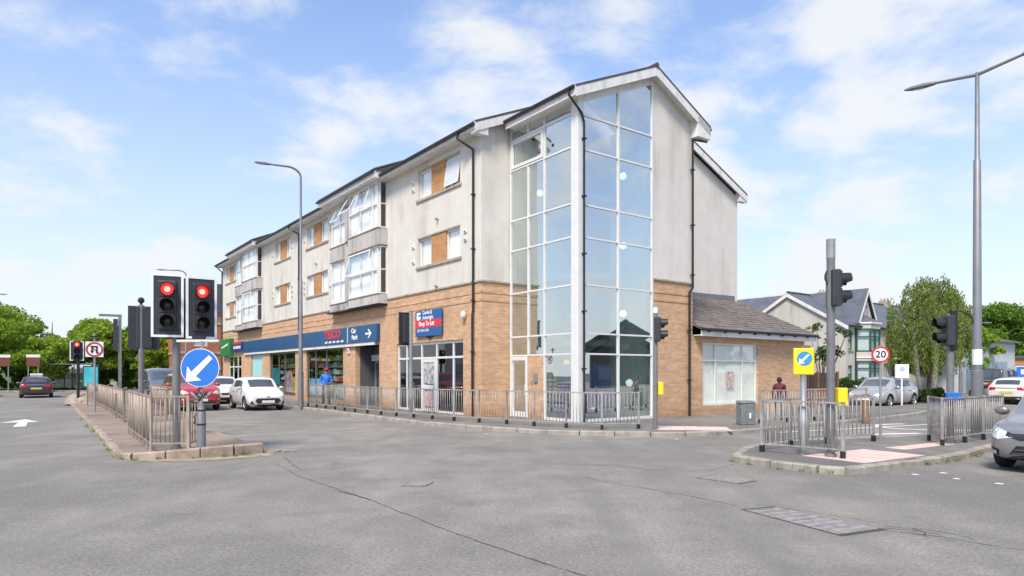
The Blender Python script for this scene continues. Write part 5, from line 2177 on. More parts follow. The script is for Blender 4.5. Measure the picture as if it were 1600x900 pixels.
def car_mesh(kind, L, W, H, wr, fa, ra, mats):
    st = STN[kind]
    H0 = max(s[4] for s in st)
    k = H / H0
    hw = W / 2
    rings = []
    for (f, w, zb, belt, top, wt, ms, mt) in st:
        x = L / 2 - f * L
        zb, belt, top = zb * k, belt * k, top * k
        w_, t_ = w * hw, wt * hw * (1.13 if top - belt > .3 else 1.0)
        gh = top - belt > .3
        ins = .10 if gh else .03
        half = [(0, zb), (w_ * .84, zb), (w_ * .975, zb + .12), (w_, zb + (belt - zb) * .55), (w_ * .975, belt - .05), (w_ * .95, belt), (t_ + (.03 if gh else .02), top - ins), (t_ * .93, top - (.025 if gh else .005)), (0, top + (.015 if gh else .01))]
        pts = [(x, y, z) for y, z in half] + [(x, -y, z) for y, z in half[-2:0:-1]]
        rings.append(pts)
    n = len(rings[0])
    h = 9
    bm = bmesh.new()
    vs = [[bm.verts.new(p) for p in r] for r in rings]
    for i in range(len(rings) - 1):
        ms, mt = st[i][6], st[i][7]
        for j in range(n):
            j2 = (j + 1) % n
            f = bm.faces.new((vs[i][j], vs[i + 1][j], vs[i + 1][j2], vs[i][j2]))
            jj = j if j < 8 else n - 1 - j      # mirrored index of the strip
            mi = 0
            if jj == 5:
                mi = ms if st[i][4] * k - st[i][3] * k > .3 or (st[i][7] == 1) else 0
                if st[i][7] == 1:
                    mi = 0
                if st[i][7] == 3:
                    mi = 0
            if jj == 7:
                mi = mt
            if jj in (0,):
                mi = 4
            f.material_index = mi
            f.smooth = True
    for r, flip in ((vs[0], False), (vs[-1], True)):
        # close the ends with a strip of quads
        for j in range(8):
            a, b_, c, d = r[j], r[j + 1], r[(n - j - 1) % n], r[(n - j) % n]
            q = []
            for v in (a, b_, c, d):
                if v not in q:
                    q.append(v)
            if len(q) >= 3:
                try:
                    f = bm.faces.new(q if not flip else q[::-1])
                    f.smooth = True
                except ValueError:
                    pass
    bmesh.ops.recalc_face_normals(bm, faces=bm.faces)
    me = bpy.data.meshes.new('tmp_body')
    bm.to_mesh(me)
    bm.free()
    o = bpy.data.objects.new('tmp_body', me)
    for m in mats:
        me.materials.append(m)
    COL.objects.link(o)
    ss = o.modifiers.new('s', 'SUBSURF')
    ss.levels = 2
    ss.render_levels = 2
    cut = MB()
    for ax in (fa, ra):
        c = []
        for j in range(28):
            a = 2 * math.pi * j / 28
            c.append((ax + (wr + .055) * math.cos(a), -hw * 1.4, wr + .01 + (wr + .055) * math.sin(a)))
        cut.extr(c, (0, hw * 2.8, 0))
    co = cut.build('tmp_cut', mats[4])
    bo = o.modifiers.new('b', 'BOOLEAN')
    bo.operation = 'DIFFERENCE'
    bo.object = co
    bo.solver = 'EXACT'
    dg = bpy.context.evaluated_depsgraph_get()
    out = bpy.data.meshes.new_from_object(o.evaluated_get(dg))
    bpy.data.objects.remove(o)
    bpy.data.objects.remove(co)
    zm = max(v.co.z for v in out.vertices)
    zb_ = .9 * k * (H0 / 1.5)
    for v in out.vertices:
        if v.co.z > zb_ * .8:
            v.co.z += (H - zm) * (v.co.z - zb_ * .8) / (zm - zb_ * .8)
    for p in out.polygons:
        c = p.center
        for ax in (fa, ra):
            if abs(math.hypot(c.x - ax, c.z - wr - .01) - (wr + .055)) < .015 and abs(p.normal.y) < .6:
                p.material_index = 4
    return out


def islands(me, mi):
    """connected groups of the faces with one material"""
    idx = [p.index for p in me.polygons if p.material_index == mi]
    par = {}

    def find(a):
        while par.setdefault(a, a) != a:
            par[a] = par[par[a]]
            a = par[a]
        return a
    for i in idx:
        v = list(me.polygons[i].vertices)
        for k in v[1:]:
            par[find(k)] = find(v[0])
    out = {}
    for i in idx:
        out.setdefault(find(me.polygons[i].vertices[0]), []).append(i)
    return list(out.values())


def submesh(me, mi, name, mat, idx=None):
    idx = idx or [p.index for p in me.polygons if p.material_index == mi]
    if not idx:
        return None
    used = {}
    v, f = [], []
    for i in idx:
        q = []
        for k in me.polygons[i].vertices:
            if k not in used:
                used[k] = len(v)
                v.append(tuple(me.vertices[k].co))
            q.append(used[k])
        f.append(q)
    m = bpy.data.meshes.new(name)
    m.from_pydata(v, [], f)
    m.materials.append(mat)
    m.polygons.foreach_set('use_smooth', [True] * len(f))
    try:
        m.set_sharp_from_angle(angle=R(38))
    except Exception:
        pass
    return m


def patch(bvh, poly, axis, sign, mat, name, parent, off=.006, cuts=3):
    """a thin piece laid on the body: outline in the plane across `axis`, pressed onto the surface"""
    bm = bmesh.new()
    f = bm.faces.new([bm.verts.new((0, a, b) if axis == 'x' else (a, 0, b)) for a, b in poly])
    bmesh.ops.triangulate(bm, faces=bm.faces)
    bmesh.ops.subdivide_edges(bm, edges=bm.edges, cuts=cuts, use_grid_fill=True)
    ok = True
    d = Vector((-sign, 0, 0)) if axis == 'x' else Vector((0, -sign, 0))
    last = None
    for v in bm.verts:
        o = v.co - d * 6
        hit = bvh.ray_cast(o, d)
        if hit[0] is None:
            hit = bvh.find_nearest(v.co - d * 1.5)
        v.co = hit[0] - d * off
    me = bpy.data.meshes.new(name)
    bmesh.ops.recalc_face_normals(bm, faces=bm.faces)
    bm.to_mesh(me)
    bm.free()
    me.materials.append(mat)
    me.polygons.foreach_set('use_smooth', [True] * len(me.polygons))
    return inst(name, me, parent)


WHEELS = {}


def wheel_mesh(r, w=.2):
    if r in WHEELS:
        return WHEELS[r]
    ty = MB()
    prof = [(r * .66, -w / 2 + .02), (r * .93, -w / 2), (r, -w / 2 + .035), (r, w / 2 - .035), (r * .93, w / 2), (r * .66, w / 2 - .02)]
    n = 28
    v, f = [], []
    for j in range(n):
        a = 2 * math.pi * j / n
        for rr, y in prof:
            v.append((rr * math.cos(a), y, rr * math.sin(a)))
    m = len(prof)
    for j in range(n):
        for k in range(m - 1):
            f.append((j * m + k, ((j + 1) % n) * m + k, ((j + 1) % n) * m + k + 1, j * m + k + 1))
    ty.mesh_part(v, f)
    rm = MB()
    rr = r * .66
    rm.disc((0, -w / 2 + .075, 0), rr, (0, -1, 0), 24, 1)
    for k in range(24):
        a0, a1 = 2 * math.pi * k / 24, 2 * math.pi * (k + 1) / 24
        rm.poly([(q * math.cos(a), y, q * math.sin(a)) for q, a, y in ((rr, a0, -w / 2 + .02), (rr, a1, -w / 2 + .02), (rr * .9, a1, -w / 2 + .07), (rr * .9, a0, -w / 2 + .07))])
    for k in range(5):
        a = 2 * math.pi * k / 5 + .3
        d = Vector((math.cos(a), 0, math.sin(a)))
        p = Vector((-d.z, 0, d.x))
        pts = [d * rr * .12 + p * .035, d * rr * .95 + p * .05, d * rr * .95 - p * .05, d * rr * .12 - p * .035]
        rm.extr([(q.x, -w / 2 + .05, q.z) for q in pts], (0, -.025, 0))
    rm.disc((0, -w / 2 + .04, 0), rr * .2, (0, -1, 0), 12, thick=.02)
    WHEELS[r] = (ty.mesh('wheel', C_TYRE, True), rm.mesh('rim', [C_RIM, C_TRIM]))
    return WHEELS[r]


def make_car(label, kind, loc, heading, L, W, H, wr, col, style, name='parked_car', metal=0.0, tail=False, front=True, group=None, taxi=False):
    mat = paint('paint_' + label.split()[0] + '_' + kind + style, col, metal)
    fa, ra = L / 2 - .78 * (L / 3.7) ** .6, -L / 2 + .62 * (L / 3.7)
    mats = [mat, C_GLASS, C_GLASS, C_GLASS, C_TRIM]
    me = car_mesh(kind, L, W, H, wr, fa, ra, mats)
    t = thing(name, label, 'car', loc, math.atan2(heading[1], heading[0]), group)
    bo = inst('body', submesh(me, 0, 'body', mat), t)
    for mi, nm in ((1, 'windscreen'), (2, 'side_windows'), (3, 'rear_window'), (4, 'lower_trim')):
        if mi == 2:
            for q in islands(me, 2):
                inst('side_window', submesh(me, mi, 'side_window', mats[mi], q), t)
            continue
        s = submesh(me, mi, nm, mats[mi])
        if s:
            inst(nm, s, t)
    bvh = BVHTree.FromPolygons([v.co.copy() for v in me.vertices], [tuple(p.vertices) for p in me.polygons])
    ty, rm = wheel_mesh(wr)
    for ax in (fa, ra):
        for sg in (1, -1):
            w = inst('wheel', ty, t, (ax, sg * (W / 2 - .115), wr), (0, 0, 0 if sg < 0 else math.pi))
            inst('rim', rm, w)
    k = H / {'hatch': 1.5, 'suv': 1.69, 'estate': 1.44, 'van': 1.93}[kind]
    hw = W / 2
    zg = {'hatch': .64, 'suv': .82, 'estate': .62, 'van': .84}[kind] * k

    def P(poly, mt, nm, ax='x', sg=1, off=.006, mirror=False):
        patch(bvh, [(a * hw, b) for a, b in poly], ax, sg, mt, nm, t, off)
        if mirror:
            patch(bvh, [(-a * hw, b) for a, b in poly][::-1], ax, sg, mt, nm, t, off)
    if front:
        P([(.50, zg - .04), (.62, zg + .05), (.95, zg + .14), (.93, zg - .02), (.74, zg - .09)], C_LAMP, 'headlight', mirror=True)
        if style == 'hexa':          # broad low grille, triangular fog pockets
            P([(-.55, zg - .09), (.55, zg - .09), (.66, zg - .20), (.46, zg - .37), (-.46, zg - .37), (-.66, zg - .20)], C_TRIM, 'grille')
            P([(.68, zg - .34), (.80, zg - .18), (.88, zg - .33)], C_TRIM, 'fog_pocket', mirror=True)
            P([(-.32, zg - .18), (.32, zg - .18), (.32, zg - .29), (-.32, zg - .29)], C_PLATEW, 'number_plate', off=.02)
            P([(-.08, zg - .04), (.08, zg - .04), (.08, zg - .0), (-.08, zg - .0)], C_CHROME, 'badge', off=.012)
        elif style == 'vee':         # dark grille with a bright V
            P([(-.46, zg + .03), (.46, zg + .03), (.30, zg - .24), (-.30, zg - .24)], C_TRIM, 'grille')
            for s_ in (1, -1):
                q = [(.50 * s_, zg + .03), (.38 * s_, zg + .03), (.14 * s_, zg - .19), (.14 * s_, zg - .26), (.26 * s_, zg - .26)]
                P(q if s_ > 0 else q[::-1], C_CHROME, 'grille_trim', off=.014)
            P([(-.13, zg - .04), (.13, zg - .04), (.13, zg - .16), (-.13, zg - .16)], C_CHROME, 'badge', off=.018)
            P([(-.70, zg - .34), (.70, zg - .34), (.62, zg - .52), (-.62, zg - .52)], C_TRIM, 'lower_intake')
            P([(-.6, zg - .50), (.6, zg - .50), (.55, zg - .56), (-.55, zg - .56)], C_CHROME, 'skid_plate', off=.02)
            P([(-.31, zg - .28), (.31, zg - .28), (.31, zg - .39), (-.31, zg - .39)], C_PLATEW, 'number_plate', off=.02)
            P([(.70, zg - .25), (.86, zg - .22), (.86, zg - .36), (.70, zg - .36)], C_TRIM, 'fog_pocket', mirror=True)
            P([(.745, zg - .27), (.815, zg - .27), (.815, zg - .33), (.745, zg - .33)], C_LAMP, 'fog_lamp', mirror=True, off=.014)
        elif style == 'slim':        # thin upper slot, deep dark intake, as on a modern grey SUV
            P([(-.52, zg + .02), (.52, zg + .02), (.60, zg + .05), (.62, zg - .02), (.40, zg - .09), (-.40, zg - .09), (-.62, zg - .02), (-.60, zg + .05)], C_TRIM, 'grille')
            P([(-.12, zg + .02), (.12, zg + .02), (.12, zg - .06), (-.12, zg - .06)], C_CHROME, 'badge', off=.016)
            P([(-.44, zg - .18), (.44, zg - .18), (.66, zg - .46), (-.66, zg - .46)], C_TRIM, 'lower_intake')
            for j in range(4):
                P([(-.46 - j * .04, zg - .24 - j * .06), (.46 + j * .04, zg - .24 - j * .06), (.46 + j * .04, zg - .255 - j * .06), (-.46 - j * .04, zg - .255 - j * .06)], M_DGREY, 'intake_bar', off=.014)
            P([(-.30, zg - .13), (.30, zg - .13), (.30, zg - .24), (-.30, zg - .24)], C_PLATEW, 'number_plate', off=.024)
            P([(.72, zg - .26), (.90, zg - .20), (.88, zg - .40), (.74, zg - .40)], C_TRIM, 'fog_pocket', mirror=True)
            P([(.775, zg - .28), (.845, zg - .28), (.845, zg - .34), (.775, zg - .34)], C_LAMP, 'fog_lamp', mirror=True, off=.016)
        else:
            P([(-.48, zg - .04), (.48, zg - .04), (.42, zg - .15), (-.42, zg - .15)], C_TRIM, 'grille')
            P([(-.6, zg - .28), (.6, zg - .28), (.52, zg - .40), (-.52, zg - .40)], C_TRIM, 'lower_intake')
            P([(-.3, zg - .17), (.3, zg - .17), (.3, zg - .27), (-.3, zg - .27)], C_PLATEW, 'number_plate', off=.02)
            P([(-.09, zg + .0), (.09, zg + .0), (.09, zg - .08), (-.09, zg - .08)], C_CHROME, 'badge', off=.016)
    zt = {'hatch': .86, 'suv': 1.0, 'estate': .82, 'van': 1.0}[kind] * k
    P([(.50, zt + .08), (.95, zt + .10), (.95, zt - .10), (.54, zt - .06)], C_TAIL, 'tail_light', sg=-1, mirror=True)
    P([(-.32, zt - .14), (.32, zt - .14), (.32, zt - .25), (-.32, zt - .25)], C_PLATEY, 'number_plate', sg=-1, off=.016)
    P([(-.5, zt + .06), (.5, zt + .06), (.5, zt + .02), (-.5, zt + .02)], C_CHROME, 'tailgate_strip', sg=-1, off=.01)
    P([(-.78, zt - .40), (.78, zt - .40), (.72, zt - .54), (-.72, zt - .54)], C_TRIM, 'rear_valance', sg=-1)
    if kind != 'van':
        # door shut lines and handles
        for sg in (1, -1):
            for fx in (.37, .555, .74):
                x = L / 2 - fx * L
                pts = [(x - .006, .32 * k), (x + .006, .32 * k), (x + .006, .86 * k), (x - .006, .86 * k)]
                patch(bvh, pts, 'y', sg, C_TRIM, 'door_seam', t, .003, 2)
            for fx in (.52, .70):
                x = L / 2 - fx * L
                patch(bvh, [(x - .09, .80 * k), (x + .09, .80 * k), (x + .09, .83 * k), (x - .09, .83 * k)], 'y', sg, C_TRIM, 'door_handle', t, .016, 1)
    # mirrors
    zm = {'hatch': .98, 'suv': 1.14, 'estate': .95, 'van': 1.2}[kind] * k
    fxm = {'hatch': .315, 'suv': .325, 'estate': .335, 'van': .27}[kind]
    for sg in (1, -1):
        b = MB()
        b.sphere((0, 0, 0), .1, 12, 8, sc=(.75, 1.25, .85))
        b.box(-.03, .03, -sg * .17 - .02, -sg * .17 + .14 * (1 if sg > 0 else 0) + .02, -.06, -.02)
        mo_ = b.build('door_mirror', mat, t, (L / 2 - fxm * L, sg * (hw + .09), zm), smooth=True)
    if taxi:
        b = MB()
        b.box(-.12, .12, -.36, .36, 0, .16)
        b.build('roof_sign', C_PLATEW, t, (0.1, 0, H + .0), bevel=.03)
    return t


def behind(front, heading, L):
    """centre of a car whose nose is at `front`"""
    return (front[0] - heading[0] * L / 2, front[1] - heading[1] * L / 2, 0)


HD = (-AX.x, -AX.y)          # towards the camera along the main road
make_car('white small hatchback waiting nearest the kerb by the shops', 'hatch', behind((-10.68, 28.9), HD, 3.67), HD, 3.67, 1.68, 1.5, .30, (.72, .72, .71), 'hexa', 'waiting_car', group='cars waiting at the lights')
make_car('red crossover waiting behind the blue arrow sign', 'suv', behind((-13.45, 28.5), HD, 4.5), HD, 4.5, 1.84, 1.69, .35, (.46, .025, .035), 'vee', 'waiting_car', group='cars waiting at the lights')
make_car('second white hatchback queued behind the nearest white one', 'hatch', behind((-15.0, 35.0), HD, 4.0), HD, 4.0, 1.74, 1.5, .31, (.66, .68, .70), 'plain', 'waiting_car', group='cars waiting at the lights')
make_car('dark grey people carrier queued behind the red crossover', 'van', behind((-18.1, 35.0), HD, 4.8), HD, 4.8, 1.92, 1.93, .34, (.13, .15, .17), 'plain', 'waiting_car', metal=.3, group='cars waiting at the lights')
VA = Vector((-31.0, 43.5)).normalized()
make_car('black estate taxi with roof sign driving away on the left', 'estate', (-32.6, 45.2, 0), (VA.x, VA.y), 4.7, 1.85, 1.45, .33, (.05, .022, .024), 'plain', 'moving_car', metal=.2, taxi=True)
make_car('dark blue car cut by the left edge of the picture', 'hatch', (-37.4, 46.0, 0), (VA.x, VA.y), 4.2, 1.78, 1.48, .32, (.03, .035, .055), 'plain', 'moving_car', metal=.2)
HB = (-BX.x, -BX.y)
make_car('silver hatchback parked in front of the bay windowed houses', 'hatch', behind((16.5, 31.0), HB, 4.1), HB, 4.1, 1.76, 1.49, .32, (.46, .48, .49), 'plain', 'parked_car', metal=.45)
hg = Vector((-.80, -.60)).normalized()
make_car('light grey car cut by the right edge beside the refuge', 'hatch', behind((8.60, 10.62), (hg.x, hg.y), 4.3), (hg.x, hg.y), 4.3, 1.80, 1.50, .34, (.27, .27, .275), 'slim', 'moving_car', metal=.4)
make_car('white car seen from behind far up the side road', 'estate', (27.6, 35.8, 0), (BX.x, BX.y), 4.4, 1.8, 1.45, .32, (.7, .7, .7), 'plain', 'moving_car')
make_car('black van parked far off beside the pale workshop', 'van', (35.8, 48.4, .1), (BX.x, BX.y), 4.6, 1.85, 1.9, .33, (.05, .055, .06), 'plain', 'parked_car')

# two motorcycles parked by the workshop
def motorcycle(label, loc, rz, col):
    t = thing('motorcycle', label, 'motorcycle', loc, rz, 'motorcycles by the workshop')
    for x in (-.7, .7):
        b = MB()
        n = 20
        for k in range(n):
            a0, a1 = 2 * math.pi * k / n, 2 * math.pi * (k + 1) / n
            b.tube([(x + .29 * math.cos(a0), 0, .31 + .29 * math.sin(a0)), (x + .29 * math.cos(a1), 0, .31 + .29 * math.sin(a1))], .05, 6, caps=False)
        b.build('wheel', C_TYRE, t)
    b = MB()
    b.tube([(.7, 0, .31), (.45, 0, .98)], .035, 8)
    b.tube([(-.7, 0, .31), (-.1, 0, .4), (.3, 0, .5), (.42, 0, .85)], .05, 8)
    b.tube([(.42, -.33, 1.02), (.45, 0, .98), (.42, .33, 1.02)], .018, 6)
    b.build('frame', C_TRIM, t)
    b = MB()
    b.sphere((.15, 0, .82), .2, 12, 8, sc=(1.5, .7, .75))
    b.sphere((.52, 0, .85), .16, 12, 8, sc=(1, .8, 1.2))
    b.build('tank', col, t, smooth=True)
    b = MB()
    b.sphere((-.4, 0, .80), .2, 12, 8, sc=(1.9, .7, .38))
    b.build('seat', C_TRIM, t, smooth=True)
    b = MB()
    b.box(-.15, .25, -.16, .16, .28, .62)
    b.build('engine', M_GREYST, t, bevel=.04)


motorcycle('red motorcycle parked beside the workshop wall', (27.6, 38.2, .118), R(-60), C_TAIL)
motorcycle('black motorcycle parked next to the red one', (29.2, 39.0, .118), R(-60), C_TRIM)
# ------------------------------------------------------------------ people
def person(label, loc, rz, pose, height, cols, hair, cap=None):
    """one continuous skinned figure; clothing colours by region; hair as a child"""
    k = height / 1.75
    J = {n: Vector(p) * k for n, p in pose.items()}
    vs, es, rad, reg = [], [], [], []

    def add(p, r, g):
        vs.append(tuple(p))
        rad.append(r * k)
        reg.append(g)
        return len(vs) - 1
    idx = {}
    for nme, r, g in (('pelvis', .135, 1), ('waist', .125, 0), ('chest', .155, 0), ('upper', .13, 0), ('neck', .058, 2), ('jaw', .07, 2), ('head', .096, 2), ('crown', .07, 2)):
        idx[nme] = add(J[nme], r, g)
    ch = ['pelvis', 'waist', 'chest', 'upper', 'neck', 'jaw', 'head', 'crown']
    es += [(idx[a], idx[b]) for a, b in zip(ch, ch[1:])]
    for s in 'lr':
        c = []
        for nme, r, g in (('shoulder', .078, 0), ('elbow', .055, 0), ('wrist', .036, 0), ('palm', .038, 2)):
            idx[nme + s] = add(J[nme + s], r, g)
            c.append(idx[nme + s])
        es += [(idx['upper'], c[0]), (c[0], c[1]), (c[1], c[2]), (c[2], c[3])]
        d = (J['palm' + s] - J['wrist' + s]).normalized()
        side = Vector((0, -1, 0)) if abs(d.y) < .7 else Vector((0, 0, 1))
        side = (side - d * side.dot(d)).normalized()
        nrm = d.cross(side)
        for q, ln in ((-1.5, .055), (-.5, .07), (.5, .075), (1.5, .065)):
            b0 = add(J['palm' + s] + (d * .035 + side * (.017 * q)) * k, .0095, 2)
            b1 = add(J['palm' + s] + (d * (.035 + ln) + side * (.018 * q) + nrm * .02) * k, .0075, 2)
            es += [(idx['palm' + s], b0), (b0, b1)]
        b0 = add(J['palm' + s] + (d * .0 + side * .05) * k, .011, 2)
        b1 = add(J['palm' + s] + (d * .04 + side * .065) * k, .0085, 2)
        es += [(idx['palm' + s], b0), (b0, b1)]
        c = []
        for nme, r, g in (('hip', .098, 1), ('knee', .066, 1), ('ankle', .045, 1), ('heel', .042, 3), ('toe', .036, 3)):
            idx[nme + s] = add(J[nme + s], r, g)
            c.append(idx[nme + s])
        es += [(idx['pelvis'], c[0])] + list(zip(c, c[1:]))
    me = bpy.data.meshes.new('tmp_person')
    me.from_pydata(vs, es, [])
    o = bpy.data.objects.new('tmp_person', me)
    COL.objects.link(o)
    sk = o.modifiers.new('skin', 'SKIN')
    sk.use_smooth_shade = True
    lay = me.skin_vertices[0] if len(me.skin_vertices) else None
    if lay is None:
        bm = bmesh.new()
        bm.from_mesh(me)
        bm.verts.layers.skin.verify()
        bm.to_mesh(me)
        bm.free()
        lay = me.skin_vertices[0]
    for i, r in enumerate(rad):
        lay.data[i].radius = (r, r)
        lay.data[i].use_root = (i == 0)
    sb = o.modifiers.new('sub', 'SUBSURF')
    sb.levels = 2
    sb.render_levels = 2
    dg = bpy.context.evaluated_depsgraph_get()
    out = bpy.data.meshes.new_from_object(o.evaluated_get(dg))
    bpy.data.objects.remove(o)
    out.materials.clear()
    for c in cols:
        out.materials.append(c)
    V = [Vector(v) for v in vs]
    segs = []
    for a, b in es:
        segs.append((V[a], V[b], reg[a], reg[b], rad[a], rad[b]))
    for p in out.polygons:
        c = p.center
        best, g = 1e9, 0
        for a, b, ga, gb, r0, r1 in segs:
            ab = b - a
            t = max(0, min(1, (c - a).dot(ab) / max(1e-9, ab.length_squared)))
            d = (c - a - ab * t).length - (r0 + (r1 - r0) * t)
            if d < best:
                best, g = d, (ga if t < .5 else gb)
        p.material_index = g
        p.use_smooth = True
    root = thing('person', label, 'person', loc, rz)
    bo = inst('body', out, root)
    h = J['head']
    # nose, eyes, ears
    b = MB()
    b.sphere((0, 0, 0), .018 * k, 8, 6, sc=(1.2, .8, 1.3))
    b.build('nose', cols[2], root, tuple(h + Vector((.098, 0, -.01)) * k), smooth=True)
    for s in (-1, 1):
        b = MB()
        b.sphere((0, 0, 0), .012 * k, 8, 6)
        b.build('eye', M_BLK, root, tuple(h + Vector((.085, .035 * s, .015)) * k), smooth=True)
        b = MB()
        b.sphere((0, 0, 0), .03 * k, 8, 6, sc=(.7, .35, 1.1))
        b.build('ear', cols[2], root, tuple(h + Vector((0, .098 * s, -.005)) * k), smooth=True)
    hb = MB()
    rnd = random.Random(5)
    hb.sphere((-.018 * k, 0, .035 * k), .112 * k, 16, 10, sc=(1.0, .95, 1.0))
    ho = hb.build('hair', hair, root, tuple(h + Vector((-.012, 0, .012)) * k), smooth=True)
    if cap:
        b = MB()
        b.sphere((0, 0, .03 * k), .122 * k, 16, 8, sc=(1, .95, .85))
        b.extr([(.05 * k, -.09 * k, .05 * k), (.2 * k, -.06 * k, .03 * k), (.2 * k, .06 * k, .03 * k), (.05 * k, .09 * k, .05 * k)], (0, 0, .012 * k))
        b.build('cap', cap, root, tuple(h + Vector((0, 0, .03)) * k), smooth=True)
    return root


SKIN = simple('skin', (.50, .30, .22), .6, var=.08)
walkp = dict(pelvis=(0, 0, .94), waist=(0, 0, 1.08), chest=(.0, 0, 1.27), upper=(0, 0, 1.42), neck=(.01, 0, 1.50), jaw=(.03, 0, 1.56), head=(.02, 0, 1.63), crown=(.01, 0, 1.70),
             shoulderl=(0, .18, 1.42), elbowl=(.02, .26, 1.16), wristl=(.22, .20, 1.08), palml=(.29, .17, 1.09),
             shoulderr=(0, -.18, 1.42), elbowr=(-.04, -.27, 1.16), wristr=(.16, -.24, 1.02), palmr=(.23, -.22, 1.02),
             hipl=(0, .10, .88), kneel=(.03, .12, .49), anklel=(-.01, .13, .10), heell=(-.02, .13, .045), toel=(.17, .15, .035),
             hipr=(0, -.10, .88), kneer=(.06, -.12, .49), ankler=(.04, -.13, .10), heelr=(.03, -.13, .045), toer=(.22, -.15, .035))
person('person in a blue jacket and dark trousers standing outside the shop window', (-8.55, 30.35, .118), R(-75), walkp, 1.74,
       [simple('blue_jacket', (.03, .17, .62), .7, var=.15), simple('black_trousers', (.02, .02, .022), .8), SKIN, simple('pale_trainers', (.6, .58, .55), .7)], simple('brown_hair', (.05, .03, .02), .8), simple('red_cap', (.25, .05, .04), .8))
away = dict(walkp)
away.update(elbowl=(-.03, .24, 1.15), wristl=(.04, .25, .92), palml=(.07, .25, .84), elbowr=(.03, -.24, 1.15), wristr=(.10, -.25, .93), palmr=(.14, -.24, .86),
            kneel=(.14, .12, .50), anklel=(.16, .12, .12), heell=(.13, .12, .06), toel=(.32, .14, .045), kneer=(-.02, -.12, .49), ankler=(-.20, -.12, .13), heelr=(-.22, -.12, .09), toer=(-.04, -.13, .035),
            head=(.04, 0, 1.61), crown=(.03, 0, 1.68), jaw=(.05, 0, 1.55))
person('person in a maroon jacket walking away past the wing', (8.8, 21.7, .118), R(58), away, 1.40,
       [simple('maroon_jacket', (.10, .012, .022), .75, var=.15), simple('grey_trousers', (.07, .075, .085), .8), SKIN, simple('black_shoes', (.02, .02, .02), .6)], simple('dark_hair', (.02, .015, .012), .8))
# ------------------------------------------------------------------ trees, hedges
def leaf_mesh(name, centres, radii, n, size, seed, mat, droop=0.0, flat=0.65):
    """n leaf-sized faces spread through clumps; clumps shade each other"""
    rs = np.random.RandomState(seed)
    k = rs.choice(len(centres), n, p=(np.array(radii) ** 2) / np.sum(np.array(radii) ** 2))
    c = np.array(centres)[k]
    r = np.array(radii)[k][:, None]
    d = rs.normal(size=(n, 3))
    d /= np.linalg.norm(d, axis=1)[:, None]
    rad = rs.uniform(.25, 1.0, (n, 1)) ** .45
    p = c + d * r * rad * np.array([1, 1, flat])
    if droop:
        p[:, 2] -= rs.uniform(0, droop, n) ** 1.0
    a = rs.normal(size=(n, 3))
    a /= np.linalg.norm(a, axis=1)[:, None]
    b = np.cross(a, rs.normal(size=(n, 3)))
    b /= np.linalg.norm(b, axis=1)[:, None]
    s = size * rs.uniform(.6, 1.4, (n, 1))
    if droop:
        a = a * .4 + np.array([0, 0, -1.0])
        a /= np.linalg.norm(a, axis=1)[:, None]
    v = np.stack([p - a * s, p + b * s * .55, p + a * s, p - b * s * .55], 1).reshape(-1, 3)
    me = bpy.data.meshes.new(name)
    me.vertices.add(n * 4)
    me.vertices.foreach_set('co', v.ravel().astype(np.float32))
    me.loops.add(n * 4)
    me.loops.foreach_set('vertex_index', np.arange(n * 4, dtype=np.int32))
    me.polygons.add(n)
    me.polygons.foreach_set('loop_start', np.arange(0, n * 4, 4, dtype=np.int32))
    me.polygons.foreach_set('loop_total', np.full(n, 4, dtype=np.int32))
    me.materials.append(mat)
    me.update(calc_edges=True)
    return me


def tree(label, loc, h, rx, base, n, size, mat, seed, name='tree', nclump=60, trunk=.2, bark=None, group=None, top=1.0):
    rnd = random.Random(seed)
    t = thing(name, label, 'tree', loc, group=group)
    cen, rad = [], []
    lobes = [(rnd.uniform(0, 6.28), rnd.uniform(.25, .8), rnd.uniform(-.5, .8)) for _ in range(7)]
    for _ in range(nclump):
        la, lr, lz = rnd.choice(lobes)
        a = la + rnd.gauss(0, .55)
        rr = rx * max(0, min(1.0, lr + rnd.gauss(0, .22)))
        zz = lz + rnd.gauss(0, .3)
        zz = max(-.95, min(1, zz))
        taper = math.sqrt(max(0.06, 1 - zz * zz))
        z = base + (h - .2 * rx - base) * (zz + 1) / 2
        cen.append((math.cos(a) * rr * taper, math.sin(a) * rr * taper, z))
        rad.append(rnd.uniform(.16, .34) * rx)
    tr = MB()
    lean = (rnd.uniform(-.05, .05) * h, rnd.uniform(-.05, .05) * h)
    tr.tube([(0, 0, -.05), (0, 0, .15), (lean[0] * .4, lean[1] * .4, base), (lean[0], lean[1], base + (h - base) * .55), (lean[0] * 1.2, lean[1] * 1.2, h * .9)], [trunk * 1.5, trunk, trunk * .8, trunk * .45, trunk * .1], 9)
    for k in range(10):
        c = rnd.choice(cen)
        z0 = base * .7 + (c[2] - base * .7) * rnd.uniform(.1, .5)
        st = (lean[0] * z0 / h, lean[1] * z0 / h, z0)
        md = ((st[0] + c[0]) / 2, (st[1] + c[1]) / 2, (st[2] + c[2]) / 2 + .1 * rx)
        tr.tube([st, md, c], [trunk * .4, trunk * .25, trunk * .08], 6)
    tr.build('trunk', bark or M_BARK, t, smooth=True)
    inst('crown', leaf_mesh('crown', cen, rad, n, size, seed, mat), t)
    return t


